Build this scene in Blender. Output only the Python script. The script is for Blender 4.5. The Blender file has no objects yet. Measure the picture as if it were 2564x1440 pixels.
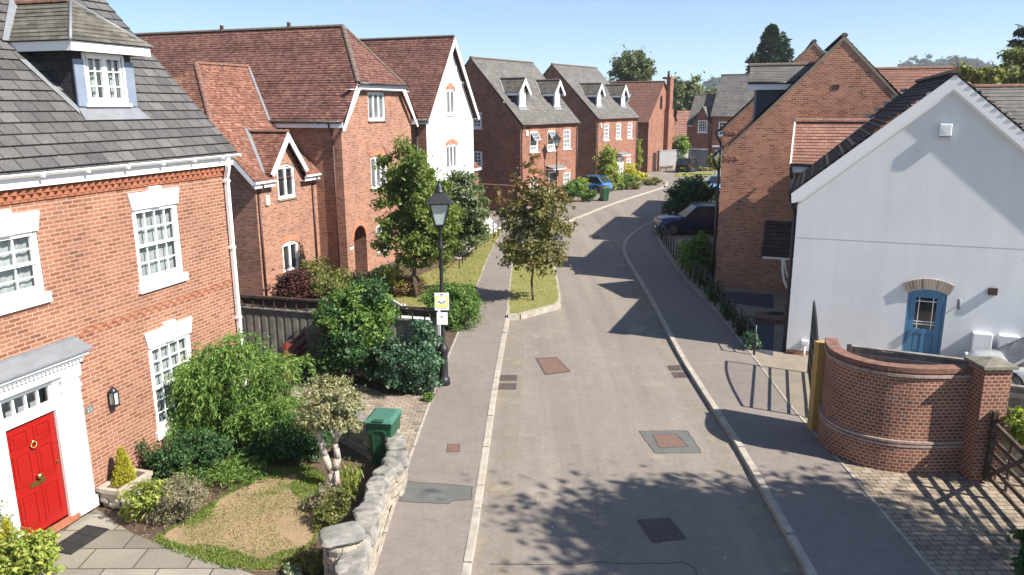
import bpy, math, random
import numpy as np
from mathutils import Vector, Matrix
R = math.radians
S = bpy.context.scene
COL = S.collection
# ---------------------------------------------------------------- camera
FPX, HY, CAMH, ROLL = 1936.0, 268.8, 7.5, -0.00413      # focal length in photo pixels, horizon row, height, roll
TH = math.atan((720 - HY) / FPX)
_c, _s = math.cos(TH), math.sin(TH)
_r, _u, _f = np.array([1, 0, 0.]), np.array([0, _s, _c]), np.array([0, _c, -_s])
CR = math.cos(ROLL) * _r + math.sin(ROLL) * _u
CU = -math.sin(ROLL) * _r + math.cos(ROLL) * _u
cd = bpy.data.cameras.new('camera'); cam = bpy.data.objects.new('camera', cd); COL.objects.link(cam)
cd.sensor_width = 36; cd.lens = FPX / 2564 * 36; cd.clip_end = 5000; cd.clip_start = .1
cam.matrix_world = Matrix(((CR[0], CU[0], -_f[0], 0), (CR[1], CU[1], -_f[1], 0), (CR[2], CU[2], -_f[2], CAMH), (0, 0, 0, 1)))
S.camera = cam
# ---------------------------------------------------------------- light
SUN_AZ, SUN_EL = 118.0, 42.5
w = bpy.data.worlds.new('World'); S.world = w; w.use_nodes = True
nt = w.node_tree; bg = nt.nodes['Background']; sk = nt.nodes.new('ShaderNodeTexSky')
sk.sky_type = 'NISHITA'; sk.sun_disc = False; sk.sun_elevation = R(SUN_EL); sk.sun_rotation = R(SUN_AZ)
sk.altitude = 50; sk.air_density = 1.0; sk.dust_density = 0.25; sk.ozone_density = 3.0
tc = nt.nodes.new('ShaderNodeTexCoord'); sx_ = nt.nodes.new('ShaderNodeSeparateXYZ'); cx_ = nt.nodes.new('ShaderNodeCombineXYZ'); ma = nt.nodes.new('ShaderNodeMath'); ma.operation = 'MULTIPLY_ADD'; ma.inputs[1].default_value = 1.25; ma.inputs[2].default_value = .05
nt.links.new(tc.outputs['Generated'], sx_.inputs[0]); nt.links.new(sx_.outputs[2], ma.inputs[0]); nt.links.new(sx_.outputs[0], cx_.inputs[0]); nt.links.new(sx_.outputs[1], cx_.inputs[1]); nt.links.new(ma.outputs[0], cx_.inputs[2])
nv = nt.nodes.new('ShaderNodeVectorMath'); nv.operation = 'NORMALIZE'; nt.links.new(cx_.outputs[0], nv.inputs[0]); nt.links.new(nv.outputs[0], sk.inputs[0])
ck = nt.nodes.new('ShaderNodeTexNoise'); ck.inputs['Scale'].default_value = 2.2; ck.inputs['Detail'].default_value = 7; ck.inputs['Roughness'].default_value = .62
mpw = nt.nodes.new('ShaderNodeMapping'); mpw.inputs['Scale'].default_value = (1, 1, 5); nt.links.new(tc.outputs['Generated'], mpw.inputs[0]); nt.links.new(mpw.outputs[0], ck.inputs['Vector'])
cr_ = nt.nodes.new('ShaderNodeValToRGB'); cr_.color_ramp.elements[0].position = .54; cr_.color_ramp.elements[1].position = .8; cr_.color_ramp.elements[1].color = (.16, .16, .16, 1); nt.links.new(ck.outputs[0], cr_.inputs[0])
mw = nt.nodes.new('ShaderNodeMix'); mw.data_type = 'RGBA'; nt.links.new(cr_.outputs[0], mw.inputs[0]); nt.links.new(sk.outputs[0], mw.inputs[6]); mw.inputs[7].default_value = (5.5, 5.8, 6.2, 1)
nt.links.new(mw.outputs[2], bg.inputs[0]); bg.inputs[1].default_value = 0.09
sd = bpy.data.lights.new('sun', 'SUN'); sd.energy = 5.0; sd.angle = R(.53); sd.color = (1, .94, .86)
so = bpy.data.objects.new('sun', sd); COL.objects.link(so)
_sv = Vector((math.sin(R(SUN_AZ)) * math.cos(R(SUN_EL)), math.cos(R(SUN_AZ)) * math.cos(R(SUN_EL)), math.sin(R(SUN_EL))))
so.rotation_euler = _sv.to_track_quat('Z', 'Y').to_euler(); so.location = (30, -20, 40)
S.view_settings.view_transform = 'Standard'; S.view_settings.look = 'None'; S.view_settings.exposure = 1.1
S.view_settings.gamma = 1

# ---------------------------------------------------------------- measuring
def g(px, py, z=0.0):
    """ground point (height z) that the surveyed photo position px,py shows"""
    d = (px - 1282) / FPX * CR - (py - 720) / FPX * CU + _f
    t = (z - CAMH) / d[2]
    return Vector((d[0] * t, d[1] * t, z))
def at(px, py, y):
    """point at ground distance y along the sight line"""
    d = (px - 1282) / FPX * CR - (py - 720) / FPX * CU + _f
    t = y / d[1]
    return Vector((d[0] * t, y, CAMH + d[2] * t))
def pxm(y): return FPX / (y * _c + 3)          # rough pixels per metre at distance y

# ---------------------------------------------------------------- objects
def tag(o, label=None, cat=None, group=None, kind=None):
    if label: o['label'] = label
    if cat: o['category'] = cat
    if group: o['group'] = group
    if kind: o['kind'] = kind
    return o
def empty(name, loc, rz=0, label=None, cat=None, group=None):
    o = bpy.data.objects.new(name, None); COL.objects.link(o); o.location = loc; o.rotation_euler = (0, 0, rz)
    o.empty_display_size = .2
    return tag(o, label, cat, group)
def link(name, me, parent=None, loc=None, rz=0):
    o = bpy.data.objects.new(name, me); COL.objects.link(o)
    if parent: o.parent = parent
    if loc is not None: o.location = loc
    o.rotation_euler = (0, 0, rz)
    return o
def copy_tree(o, parent=None):
    c = o.copy(); COL.objects.link(c); c.parent = parent
    for ch in list(o.children): copy_tree(ch, c)
    return c
class MB:
    """collects polygons (with metre UVs) and links them as one mesh object"""
    def __init__(s): s.v = []; s.f = []; s.uv = []; s.sm = []
    def face(s, pts, uv=None, smooth=False):
        pts = [Vector(p) for p in pts]; i = len(s.v); s.v += pts; s.f.append(list(range(i, i + len(pts))))
        if uv is None:
            n = Vector((0, 0, 0))
            for k in range(len(pts)):
                a, b = pts[k], pts[(k + 1) % len(pts)]; n += a.cross(b)
            if n.length > 0: n.normalize()
            if abs(n.z) > .97: uv = [(p.x, p.y) for p in pts]
            else:
                t = Vector((-n.y, n.x, 0)).normalized(); b = n.cross(t)
                uv = [(p.dot(t), p.dot(b)) for p in pts]
        s.uv += [tuple(q) for q in uv]; s.sm.append(smooth)
    def box(s, x0, x1, y0, y1, z0, z1, skip=''):
        a = [(x0, y0, z0), (x1, y0, z0), (x1, y1, z0), (x0, y1, z0), (x0, y0, z1), (x1, y0, z1), (x1, y1, z1), (x0, y1, z1)]
        for k, q in dict(b=(3, 2, 1, 0), t=(4, 5, 6, 7), f=(0, 1, 5, 4), r=(1, 2, 6, 5), k=(2, 3, 7, 6), l=(3, 0, 4, 7)).items():
            if k not in skip: s.face([a[i] for i in q])
        return s
    def beam(s, p, q, wd, ht, up=(0, 0, 1)):
        p = Vector(p); q = Vector(q); d = (q - p).normalized(); up = Vector(up)
        sx = d.cross(up)
        if sx.length < 1e-4: sx = d.cross(Vector((1, 0, 0)))
        sx.normalize(); uy = sx.cross(d)
        c = [sx * (-wd / 2) + uy * (-ht / 2), sx * (wd / 2) + uy * (-ht / 2), sx * (wd / 2) + uy * (ht / 2), sx * (-wd / 2) + uy * (ht / 2)]
        A = [p + k for k in c]; B = [q + k for k in c]
        s.face(A[::-1]); s.face(B)
        for i in range(4): s.face([A[i], A[(i + 1) % 4], B[(i + 1) % 4], B[i]])
        return s
    def tube(s, p, q, r0, r1=None, n=10, caps=True):
        r1 = r0 if r1 is None else r1
        p = Vector(p); q = Vector(q); d = (q - p).normalized()
        a = d.orthogonal().normalized(); b = d.cross(a)
        A = [p + (a * math.cos(t) + b * math.sin(t)) * r0 for t in [2 * math.pi * i / n for i in range(n)]]
        B = [q + (a * math.cos(t) + b * math.sin(t)) * r1 for t in [2 * math.pi * i / n for i in range(n)]]
        for i in range(n): s.face([A[i], A[(i + 1) % n], B[(i + 1) % n], B[i]], smooth=True)
        if caps: s.face(A[::-1]); s.face(B)
        return s
    def path(s, pts, r, n=8):
        for i in range(len(pts) - 1):
            ra = r[i] if isinstance(r, (list, tuple)) else r; rb = r[i + 1] if isinstance(r, (list, tuple)) else r
            s.tube(pts[i], pts[i + 1], ra, rb, n)
        return s
    def lathe(s, prof, c=(0, 0, 0), n=16, smooth=True):
        c = Vector(c); ring = []
        for r, z in prof: ring.append([c + Vector((r * math.cos(2 * math.pi * i / n), r * math.sin(2 * math.pi * i / n), z)) for i in range(n)])
        for a, b in zip(ring[:-1], ring[1:]):
            for i in range(n): s.face([a[i], a[(i + 1) % n], b[(i + 1) % n], b[i]], smooth=smooth)
        s.face(ring[0][::-1]); s.face(ring[-1])
        return s
    def prism(s, poly, y0, y1):
        """polygon in x,z (counter-clockwise seen from -y) between y0 (front) and y1"""
        s.face([(x, y0, z) for x, z in poly]); s.face([(x, y1, z) for x, z in poly][::-1])
        for i in range(len(poly)):
            (a, b), (c, d) = poly[i], poly[(i + 1) % len(poly)]
            s.face([(a, y0, b), (a, y1, b), (c, y1, d), (c, y0, d)])
        return s
    def slab(s, poly, z0, z1):
        """polygon in x,y (counter-clockwise) from z0 to z1"""
        s.face([(p[0], p[1], z1) for p in poly])
        for i in range(len(poly)):
            a, b = poly[i], poly[(i + 1) % len(poly)]
            s.face([(a[0], a[1], z0), (b[0], b[1], z0), (b[0], b[1], z1), (a[0], a[1], z1)])
        return s
    def roof(s, p0, p1, p2, p3, course=.1, lift=.014, seed=0):
        """plane of overlapping courses; p0-p1 eave, p3-p2 top"""
        p0, p1, p2, p3 = map(Vector, (p0, p1, p2, p3)); rnd = random.Random(seed)
        e = (p1 - p0).normalized(); n = e.cross(p3 - p0).normalized(); up = n.cross(e)
        L = (p3 - p0).dot(up); k = max(1, round(L / course)); c = L / k
        P = lambda t: (p0.lerp(p3, t), p1.lerp(p2, t))
        lo = p0
        for i in range(k):
            a, b = P(i / k); d, cc = P((i + 1) / k)
            j = lift * (1 + .35 * rnd.uniform(-1, 1))
            A, B = a + n * j, b + n * j
            D, C_ = d + n * lift * .1, cc + n * lift * .1
            uv = lambda q, h: ((q - p0).dot(e), (h) * course)
            s.face([A, B, C_, D], [uv(A, i), uv(B, i), uv(C_, i + 1), uv(D, i + 1)])
            s.face([a - n * .01, b - n * .01, B, A], [uv(a, i), uv(b, i), uv(B, i + .05), uv(A, i + .05)])
        return s
    def ridge(s, p, q, r=.11, step=.32, n=6):
        """row of half-round ridge tiles"""
        p = Vector(p); q = Vector(q); d = q - p; L = d.length; d.normalize(); k = max(1, round(L / step))
        side = d.cross(Vector((0, 0, 1))).normalized(); up = side.cross(d)
        for i in range(k):
            a = p + d * (L * i / k); b = p + d * (L * (i + 1) / k - .012)
            A = [a + side * math.cos(t) * r + up * (math.sin(t) * r * .9 - .03) for t in [math.pi * j / n for j in range(n + 1)]]
            B = [x + (b - a) + (up * .008) for x in A]
            for j in range(n): s.face([A[j], A[j + 1], B[j + 1], B[j]])
            s.face(A[::-1]); s.face(B)
        return s
    def build(s, name, mat, parent=None, loc=None, rz=0, bevel=0):
        me = bpy.data.meshes.new(name)
        me.from_pydata([tuple(p) for p in s.v], [], s.f)
        uvl = me.uv_layers.new(name='UVMap'); uvl.data.foreach_set('uv', np.array(s.uv, dtype=np.float32).ravel())
        me.polygons.foreach_set('use_smooth', s.sm)
        me.materials.append(mat)
        if bevel or any(s.sm):
            import bmesh
            bm = bmesh.new(); bm.from_mesh(me); bmesh.ops.remove_doubles(bm, verts=bm.verts, dist=.0004); bm.to_mesh(me); bm.free()
        me.update()
        o = link(name, me, parent, loc, rz)
        if bevel:
            m = o.modifiers.new('bevel', 'BEVEL'); m.width = bevel; m.segments = 2; m.limit_method = 'ANGLE'; m.angle_limit = R(40)
        return o
def clip(poly, a, b):
    """keep the part of convex poly left of the line a->b"""
    out = []
    sd_ = lambda p: (b[0] - a[0]) * (p[1] - a[1]) - (b[1] - a[1]) * (p[0] - a[0])
    for i in range(len(poly)):
        p, q = poly[i], poly[(i + 1) % len(poly)]; sp, sq = sd_(p), sd_(q)
        if sp >= 0: out.append(p)
        if sp * sq < 0: t = sp / (sp - sq); out.append((p[0] + (q[0] - p[0]) * t, p[1] + (q[1] - p[1]) * t))
    return out
def wall(mb, outline, ops=(), y=0, depth=.11):
    """front wall at y facing -y; convex outline in x,z; ops = (x0,x1,z0,z1[,rise]) real openings"""
    xs = sorted({p[0] for p in outline} | {v for o in ops for v in o[:2]}); zs = sorted({p[1] for p in outline} | {v for o in ops for v in o[2:4]})
    for xa, xb in zip(xs[:-1], xs[1:]):
        for za, zb in zip(zs[:-1], zs[1:]):
            mx, mz = (xa + xb) / 2, (za + zb) / 2
            if any(o[0] < mx < o[1] and o[2] < mz < o[3] for o in ops): continue
            poly = [(xa, za), (xb, za), (xb, zb), (xa, zb)]
            for i in range(len(outline)):
                poly = clip(poly, outline[i], outline[(i + 1) % len(outline)])
                if len(poly) < 3: break
            if len(poly) >= 3: mb.face([(p[0], y, p[1]) for p in poly])
    for o in ops:
        x0, x1, z0, z1 = o[:4]; rise = o[4] if len(o) > 4 else 0; d = depth if len(o) < 6 else o[5]
        top = arc(x0, x1, z1, rise)
        mb.face([(x0, y, z0), (x0, y, top[0][1]), (x0, y + d, top[0][1]), (x0, y + d, z0)])
        mb.face([(x1, y, z0), (x1, y + d, z0), (x1, y + d, top[-1][1]), (x1, y, top[-1][1])])
        mb.face([(x0, y, z0), (x0, y + d, z0), (x1, y + d, z0), (x1, y, z0)])
        for p, q in zip(top[:-1], top[1:]):
            mb.face([(p[0], y, p[1]), (q[0], y, q[1]), (q[0], y + d, q[1]), (p[0], y + d, p[1])])
            if rise: mb.face([(p[0], y, p[1]), (q[0], y, q[1]), (q[0], y, z1), (p[0], y, z1)])
def arc(x0, x1, ztop, rise, n=10):
    """points left to right along a segmental head whose crown is at ztop"""
    if rise <= 0: return [(x0, ztop), (x1, ztop)]
    wd = (x1 - x0) / 2
    return [(x0 + wd + wd * t, ztop - rise + rise * math.sqrt(max(0, 1 - t * t)) if rise >= wd * .9 else ztop - rise * t * t) for t in [-1 + 2 * i / n for i in range(n + 1)]]
# ---------------------------------------------------------------- materials
def nodes(name):
    m = bpy.data.materials.new(name); m.use_nodes = True; t = m.node_tree
    return m, t, t.nodes['Principled BSDF'], t.links
def N(t, kind, **kw):
    n = t.nodes.new(kind)
    for k, v in kw.items():
        if k in n.inputs: n.inputs[k].default_value = v
        else: setattr(n, k, v)
    return n
def rgb(c): return (*c, 1) if len(c) == 3 else c
def ramp(t, fac, stops):
    r = t.nodes.new('ShaderNodeValToRGB'); el = r.color_ramp.elements
    while len(el) < len(stops): el.new(.5)
    for e, (p, c) in zip(el, stops): e.position = p; e.color = rgb(c)
    t.links.new(fac, r.inputs[0]); return r.outputs[0]
def mixc(t, a, b, fac, mode='MIX'):
    m = t.nodes.new('ShaderNodeMix'); m.data_type = 'RGBA'; m.blend_type = mode
    for s_, v in ((m.inputs[6], a), (m.inputs[7], b), (m.inputs[0], fac)):
        if hasattr(v, 'is_output'): t.links.new(v, s_)
        else: s_.default_value = rgb(v) if isinstance(v, tuple) else v
    return m.outputs[2]
def bump(t, P, h, strength=.3, dist=.01):
    b = N(t, 'ShaderNodeBump'); b.inputs['Strength'].default_value = strength; b.inputs['Distance'].default_value = dist
    t.links.new(h, b.inputs['Height']); t.links.new(b.outputs[0], P.inputs['Normal'])
def noise(t, co, scale, detail=4, rough=.6):
    n = N(t, 'ShaderNodeTexNoise'); n.inputs['Scale'].default_value = scale; n.inputs['Detail'].default_value = detail; n.inputs['Roughness'].default_value = rough
    if co is not None: t.links.new(co, n.inputs['Vector'])
    return n.outputs[0]
def coord(t, which='Object'): return t.nodes.new('ShaderNodeTexCoord').outputs[which]
def plain(name, c, rough=.6, var=.12, scale=6, metal=0, spec=.5, bmp=0, c2=None, where='Object'):
    m, t, P, l = nodes(name); co = coord(t, where)
    n = noise(t, co, scale)
    c2 = c2 or tuple(min(1, k * (1 - 2.2 * var)) for k in c)
    l.new(ramp(t, n, [(.3, c2), (.65, c)]), P.inputs['Base Color'])
    P.inputs['Roughness'].default_value = rough; P.inputs['Metallic'].default_value = metal; P.inputs['Specular IOR Level'].default_value = spec
    if bmp: bump(t, P, noise(t, co, scale * 6), bmp, .01)
    return m
def brick(name, c1, c2, mortar, dark=(.1, .06, .05), msize=.011, w_=.225, h_=.075, darkamt=.1, stain=.25, bs=.5, offset=.5):
    m, t, P, l = nodes(name); uv = coord(t, 'UV'); ob = coord(t)
    b = N(t, 'ShaderNodeTexBrick'); l.new(uv, b.inputs['Vector']); b.offset = offset
    for k, v in {'Scale': 1.0, 'Mortar Size': msize, 'Mortar Smooth': .15, 'Bias': 0.0, 'Brick Width': w_, 'Row Height': h_}.items(): b.inputs[k].default_value = v
    b.inputs['Color1'].default_value = (0, 0, 0, 1); b.inputs['Color2'].default_value = (1, 1, 1, 1); b.inputs['Mortar'].default_value = (.5, .5, .5, 1)
    body = ramp(t, b.outputs['Color'], [(0, dark), (darkamt, c1), (.55, c2), (1, tuple(min(1, k * 1.15) for k in c2))])
    n = noise(t, uv, 40, 3); body = mixc(t, body, ramp(t, n, [(.3, (.72, .7, .68)), (.7, (1.12, 1.1, 1.08))]), 1.0, 'MULTIPLY')
    col = mixc(t, body, mortar, b.outputs['Fac'])
    st = noise(t, ob, .9, 6, .65); col = mixc(t, col, ramp(t, st, [(.32, (1 - stain, 1 - stain, 1 - stain * .9)), (.6, (1, 1, 1))]), 1.0, 'MULTIPLY')
    l.new(col, P.inputs['Base Color']); P.inputs['Roughness'].default_value = .88; P.inputs['Specular IOR Level'].default_value = .25
    inv = N(t, 'ShaderNodeMath', operation='SUBTRACT'); inv.inputs[0].default_value = 1; l.new(b.outputs['Fac'], inv.inputs[1])
    ad = N(t, 'ShaderNodeMath', operation='MULTIPLY_ADD'); l.new(n, ad.inputs[0]); ad.inputs[1].default_value = .25; l.new(inv.outputs[0], ad.inputs[2])
    bump(t, P, ad.outputs[0], bs, .008)
    return m
def tiles(name, cols, gap, w_, h_, lichen=(.42, .38, .3), lam=.5, stain=.35, rough=.85, gapw=.008, offset=.5, patch=None):
    m, t, P, l = nodes(name); uv = coord(t, 'UV'); ob = coord(t)
    b = N(t, 'ShaderNodeTexBrick'); l.new(uv, b.inputs['Vector']); b.offset = offset
    for k, v in {'Scale': 1.0, 'Mortar Size': gapw, 'Mortar Smooth': .1, 'Bias': 0.0, 'Brick Width': w_, 'Row Height': h_}.items(): b.inputs[k].default_value = v
    b.inputs['Color1'].default_value = (0, 0, 0, 1); b.inputs['Color2'].default_value = (1, 1, 1, 1); b.inputs['Mortar'].default_value = (.5, .5, .5, 1)
    body = ramp(t, b.outputs['Color'], [(i / (len(cols) - 1), c) for i, c in enumerate(cols)])
    col = mixc(t, body, gap, b.outputs['Fac'])
    n1 = noise(t, ob, 1.1, 6, .65); col = mixc(t, col, ramp(t, n1, [(.3, (1 - stain,) * 3), (.62, (1.05, 1.03, 1))]), 1.0, 'MULTIPLY')
    n2 = noise(t, uv, 25, 3); col = mixc(t, col, ramp(t, n2, [(.3, (.75, .75, .75)), (.7, (1.12, 1.1, 1.1))]), 1.0, 'MULTIPLY')
    n3 = noise(t, ob, 9, 6, .7); mul = N(t, 'ShaderNodeMath', operation='MULTIPLY')
    r3 = ramp(t, n3, [(.63, (0, 0, 0)), (.7, (1, 1, 1))]); l.new(r3, mul.inputs[0]); mul.inputs[1].default_value = lam
    col = mixc(t, col, lichen, mul.outputs[0])
    l.new(col, P.inputs['Base Color']); P.inputs['Roughness'].default_value = rough; P.inputs['Specular IOR Level'].default_value = .3
    inv = N(t, 'ShaderNodeMath', operation='MULTIPLY_ADD'); l.new(b.outputs['Fac'], inv.inputs[0]); inv.inputs[1].default_value = -1; l.new(n2, inv.inputs[2])
    bump(t, P, inv.outputs[0], .5, .008)
    return m
def leafmat(name, cols, trans=.35, rough=.55):
    m, t, P, l = nodes(name); ge = t.nodes.new('ShaderNodeNewGeometry')
    c = ramp(t, ge.outputs['Random Per Island'], [(i / max(1, len(cols) - 1), c) for i, c in enumerate(cols)])
    l.new(c, P.inputs['Base Color']); P.inputs['Roughness'].default_value = rough; P.inputs['Specular IOR Level'].default_value = .35
    tr = t.nodes.new('ShaderNodeBsdfTranslucent'); l.new(mixc(t, c, (1.25, 1.35, .6), 1.0, 'MULTIPLY'), tr.inputs[0])
    mx = t.nodes.new('ShaderNodeMixShader'); mx.inputs[0].default_value = trans
    l.new(P.outputs[0], mx.inputs[1]); l.new(tr.outputs[0], mx.inputs[2]); l.new(mx.outputs[0], t.nodes['Material Output'].inputs[0])
    return m
def clear(name, tint=(.9, .95, .95), fac=.25):
    m, t, P, l = nodes(name); t.nodes.remove(P)
    tr = t.nodes.new('ShaderNodeBsdfTransparent'); tr.inputs[0].default_value = rgb(tint)
    gl = t.nodes.new('ShaderNodeBsdfGlossy'); gl.inputs['Roughness'].default_value = .03
    lw = t.nodes.new('ShaderNodeLayerWeight'); lw.inputs[0].default_value = .5; pw = N(t, 'ShaderNodeMath', operation='POWER'); l.new(lw.outputs['Facing'], pw.inputs[0]); pw.inputs[1].default_value = 3.0
    ad = N(t, 'ShaderNodeMath', operation='MULTIPLY_ADD'); l.new(pw.outputs[0], ad.inputs[0]); ad.inputs[1].default_value = .7; ad.inputs[2].default_value = fac
    mx = t.nodes.new('ShaderNodeMixShader'); l.new(ad.outputs[0], mx.inputs[0]); l.new(tr.outputs[0], mx.inputs[1]); l.new(gl.outputs[0], mx.inputs[2])
    l.new(mx.outputs[0], t.nodes['Material Output'].inputs[0]); return m
def ground_mat(name, base, alt, scale=.35, grain=90, gr=.35, spots=None, rough=.92, bmp=.25, tracks=False):
    m, t, P, l = nodes(name); ob = coord(t)
    c = ramp(t, noise(t, ob, scale, 6, .6), [(.3, alt), (.68, base)])
    c = mixc(t, c, ramp(t, noise(t, ob, grain, 2), [(.25, (1 - gr,) * 3), (.75, (1 + gr,) * 3)]), 1.0, 'MULTIPLY')
    c = mixc(t, c, ramp(t, noise(t, ob, 3.2, 5, .7), [(.25, (.86, .86, .86)), (.7, (1.06, 1.05, 1.04))]), 1.0, 'MULTIPLY')
    if tracks or 'pavement' in name: c = mixc(t, c, ramp(t, noise(t, ob, 13, 5, .7), [(.3, (.86, .86, .86)), (.7, (1.1, 1.1, 1.1))]), 1.0, 'MULTIPLY')
    if tracks:
        mp = N(t, 'ShaderNodeMapping'); l.new(ob, mp.inputs[0]); mp.inputs['Scale'].default_value = (1.3, .05, 1)
        c = mixc(t, c, ramp(t, noise(t, mp.outputs[0], 1.0, 4, .6), [(.3, (.84, .84, .85)), (.65, (1.1, 1.08, 1.05))]), 1.0, 'MULTIPLY')
        c = mixc(t, c, (.06, .055, .05), ramp(t, noise(t, ob, 1.7, 6, .75), [(.72, (0, 0, 0)), (.84, (.5, .5, .5))]))
    if spots: c = mixc(t, c, spots[0], ramp(t, noise(t, ob, spots[1], 5, .7), [(spots[2], (0, 0, 0)), (spots[2] + .1, (1, 1, 1))]))
    l.new(c, P.inputs['Base Color']); P.inputs['Roughness'].default_value = rough; P.inputs['Specular IOR Level'].default_value = .25
    bump(t, P, noise(t, ob, grain, 3), bmp, .006); return m

def weathered(name, c):
    m, t, P, l = nodes(name); ob = coord(t)
    mp = N(t, 'ShaderNodeMapping'); l.new(ob, mp.inputs[0]); mp.inputs['Scale'].default_value = (3.2, 3.2, .22)
    k = ramp(t, noise(t, mp.outputs[0], 1.0, 5, .65), [(.34, (.955, .953, .945)), (.56, (1, 1, 1))])
    col = mixc(t, c, k, 1.0, 'MULTIPLY'); col = mixc(t, col, ramp(t, noise(t, ob, .7, 5, .6), [(.3, (.93, .93, .925)), (.65, (1.01, 1.01, 1.01))]), 1.0, 'MULTIPLY')
    sp = N(t, 'ShaderNodeSeparateXYZ'); l.new(ob, sp.inputs[0]); ad = N(t, 'ShaderNodeMath', operation='MULTIPLY_ADD'); l.new(noise(t, ob, 4, 5, .7), ad.inputs[0]); ad.inputs[1].default_value = 1.3; l.new(sp.outputs[2], ad.inputs[2])
    col = mixc(t, col, ramp(t, ad.outputs[0], [(.62, (.72, .69, .63)), (1.15, (1, 1, 1))]), 1.0, 'MULTIPLY')
    l.new(col, P.inputs['Base Color']); P.inputs['Roughness'].default_value = .92; bump(t, P, noise(t, ob, 60, 4), .12, .006); return m
M = {}
M['brick_a'] = brick('orange_brick', (.23, .092, .054), (.3, .138, .086), (.39, .26, .188), dark=(.18, .085, .055), darkamt=.05, stain=.22, bs=.6)
M['brick_plain_a'] = plain('orange_brick_special', (.36, .13, .068), .9, .18, 5, bmp=.3)
M['brick_b'] = brick('red_brown_brick', (.235, .098, .061), (.35, .162, .105), (.4, .29, .22), dark=(.18, .08, .055), darkamt=.1, stain=.22, msize=.009)
M['brick_d'] = brick('russet_brick', (.22, .085, .052), (.3, .128, .082), (.31, .205, .15), dark=(.13, .06, .045), darkamt=.16, stain=.25, msize=.008)
M['brick_h'] = brick('gable_brick', (.34, .125, .07), (.46, .2, .122), (.52, .37, .27), dark=(.2, .085, .055), darkamt=.1, stain=.25, msize=.01)
M['brick_w'] = brick('garden_wall_brick', (.2, .068, .043), (.255, .095, .058), (.4, .28, .205), dark=(.14, .055, .04), darkamt=.1, stain=.35, w_=.125, msize=.012, bs=.8)
M['brick_gauged'] = brick('arch_brick', (.4, .17, .1), (.46, .21, .125), (.42, .25, .17), w_=.075, h_=.4, msize=.004, stain=.1, darkamt=.02, offset=0)
M['brick_buff'] = brick('buff_arch_brick', (.28, .22, .17), (.38, .31, .25), (.5, .45, .4), w_=.07, h_=.4, msize=.006, stain=.2, offset=0)
M['slate_a'] = tiles('grey_slate', [(.085, .084, .083), (.105, .103, .102), (.12, .118, .116), (.14, .138, .135)], (.02, .02, .02), .36, .25, lam=.35, stain=.3, lichen=(.36, .35, .3), gapw=.011)
M['slate_old'] = tiles('mossy_slate', [(.09, .085, .07), (.13, .12, .1), (.16, .15, .125), (.19, .175, .14)], (.03, .03, .025), .22, .12, lam=.35, gapw=.005)
M['slate_d'] = tiles('brown_grey_slate', [(.12, .113, .106), (.142, .135, .126), (.165, .155, .144)], (.06, .06, .06), .3, .2, lam=.4, stain=.3, lichen=(.3, .26, .2), gapw=.004)
M['tile_b'] = tiles('plum_clay_tile', [(.12, .055, .047), (.16, .074, .06), (.2, .096, .076), (.26, .138, .1)], (.05, .025, .02), .165, .1, lam=.4, stain=.4, lichen=(.33, .24, .18), gapw=.004)
M['tile_r'] = tiles('orange_clay_tile', [(.15, .065, .045), (.2, .088, .06), (.26, .122, .085), (.34, .185, .13)], (.06, .03, .02), .165, .1, lam=.35, stain=.3, lichen=(.36, .27, .2), gapw=.004)
M['tile_dark'] = tiles('weathered_dark_tile', [(.045, .032, .03), (.065, .045, .04), (.09, .06, .05)], (.015, .012, .012), .23, .17, lam=.3, stain=.4, lichen=(.2, .15, .12), gapw=.008)
M['tile_pink'] = tiles('pink_clay_tile', [(.23, .11, .082), (.275, .14, .105), (.32, .18, .135)], (.1, .06, .05), .23, .16, lam=.2, stain=.15, gapw=.006)
M['tile_brown'] = tiles('brown_concrete_tile', [(.17, .085, .06), (.2, .1, .072), (.22, .115, .085)], (.1, .06, .05), .3, .25, lam=.15, stain=.2, gapw=.006)
M['ridge'] = plain('terracotta_ridge', (.24, .12, .085), .85, .25, 7, bmp=.3)
M['ridge_dark'] = plain('weathered_ridge', (.17, .115, .085), .9, .25, 8, bmp=.3, c2=(.08, .07, .055))
M['white'] = plain('white_paint', (.8, .8, .79), .4, .02, 2)
M['white_far'] = plain('offwhite_paint', (.74, .75, .75), .5, .04, 2)
M['render'] = weathered('white_render', (.7, .71, .715))
M['render_c'] = plain('bright_white_render', (.66, .68, .68), .9, .03, .8)
M['grey_wall'] = weathered('grey_garden_render', (.25, .245, .24))
M['lead'] = plain('lead_sheet', (.21, .222, .235), .55, .1, 4, metal=.1)
M['leadblue'] = plain('blue_grey_lead', (.2, .24, .31), .5, .06, 4)
M['navy'] = plain('navy_cheek', (.03, .04, .065), .6, .1, 3)
M['darkcheek'] = tiles('dark_slate_hanging', [(.03, .03, .035), (.045, .045, .05), (.06, .06, .066)], (.012, .012, .012), .25, .2, lam=.1)
M['red'] = plain('red_gloss_paint', (.3, .01, .008), .28, .02, 2)
M['blue'] = plain('blue_door_paint', (.075, .21, .36), .35, .04, 3)
M['blackp'] = plain('black_paint', (.018, .018, .02), .35, .1, 5)
M['iron'] = plain('black_iron', (.02, .021, .023), .45, .15, 20)
M['pipe_brown'] = plain('brown_pipe', (.07, .03, .022), .5, .1, 4)
M['brass'] = plain('brass', (.75, .52, .2), .25, .08, 10, metal=1)
M['letter'] = plain('dull_brass', (.3, .2, .06), .4, .1, 10, metal=.8)
M['glass'] = clear('window_glass', (.95, .97, .97), .1)
M['glass_dark'] = plain('dark_window', (.035, .04, .045), .06, .3, 1.5, spec=.8)
M['glass_grey'] = plain('greyish_window', (.16, .175, .18), .08, .3, 1.5, spec=.8)
M['glass_far'] = plain('far_window', (.06, .065, .07), .1, .3, 1.5, spec=.6)
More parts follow.
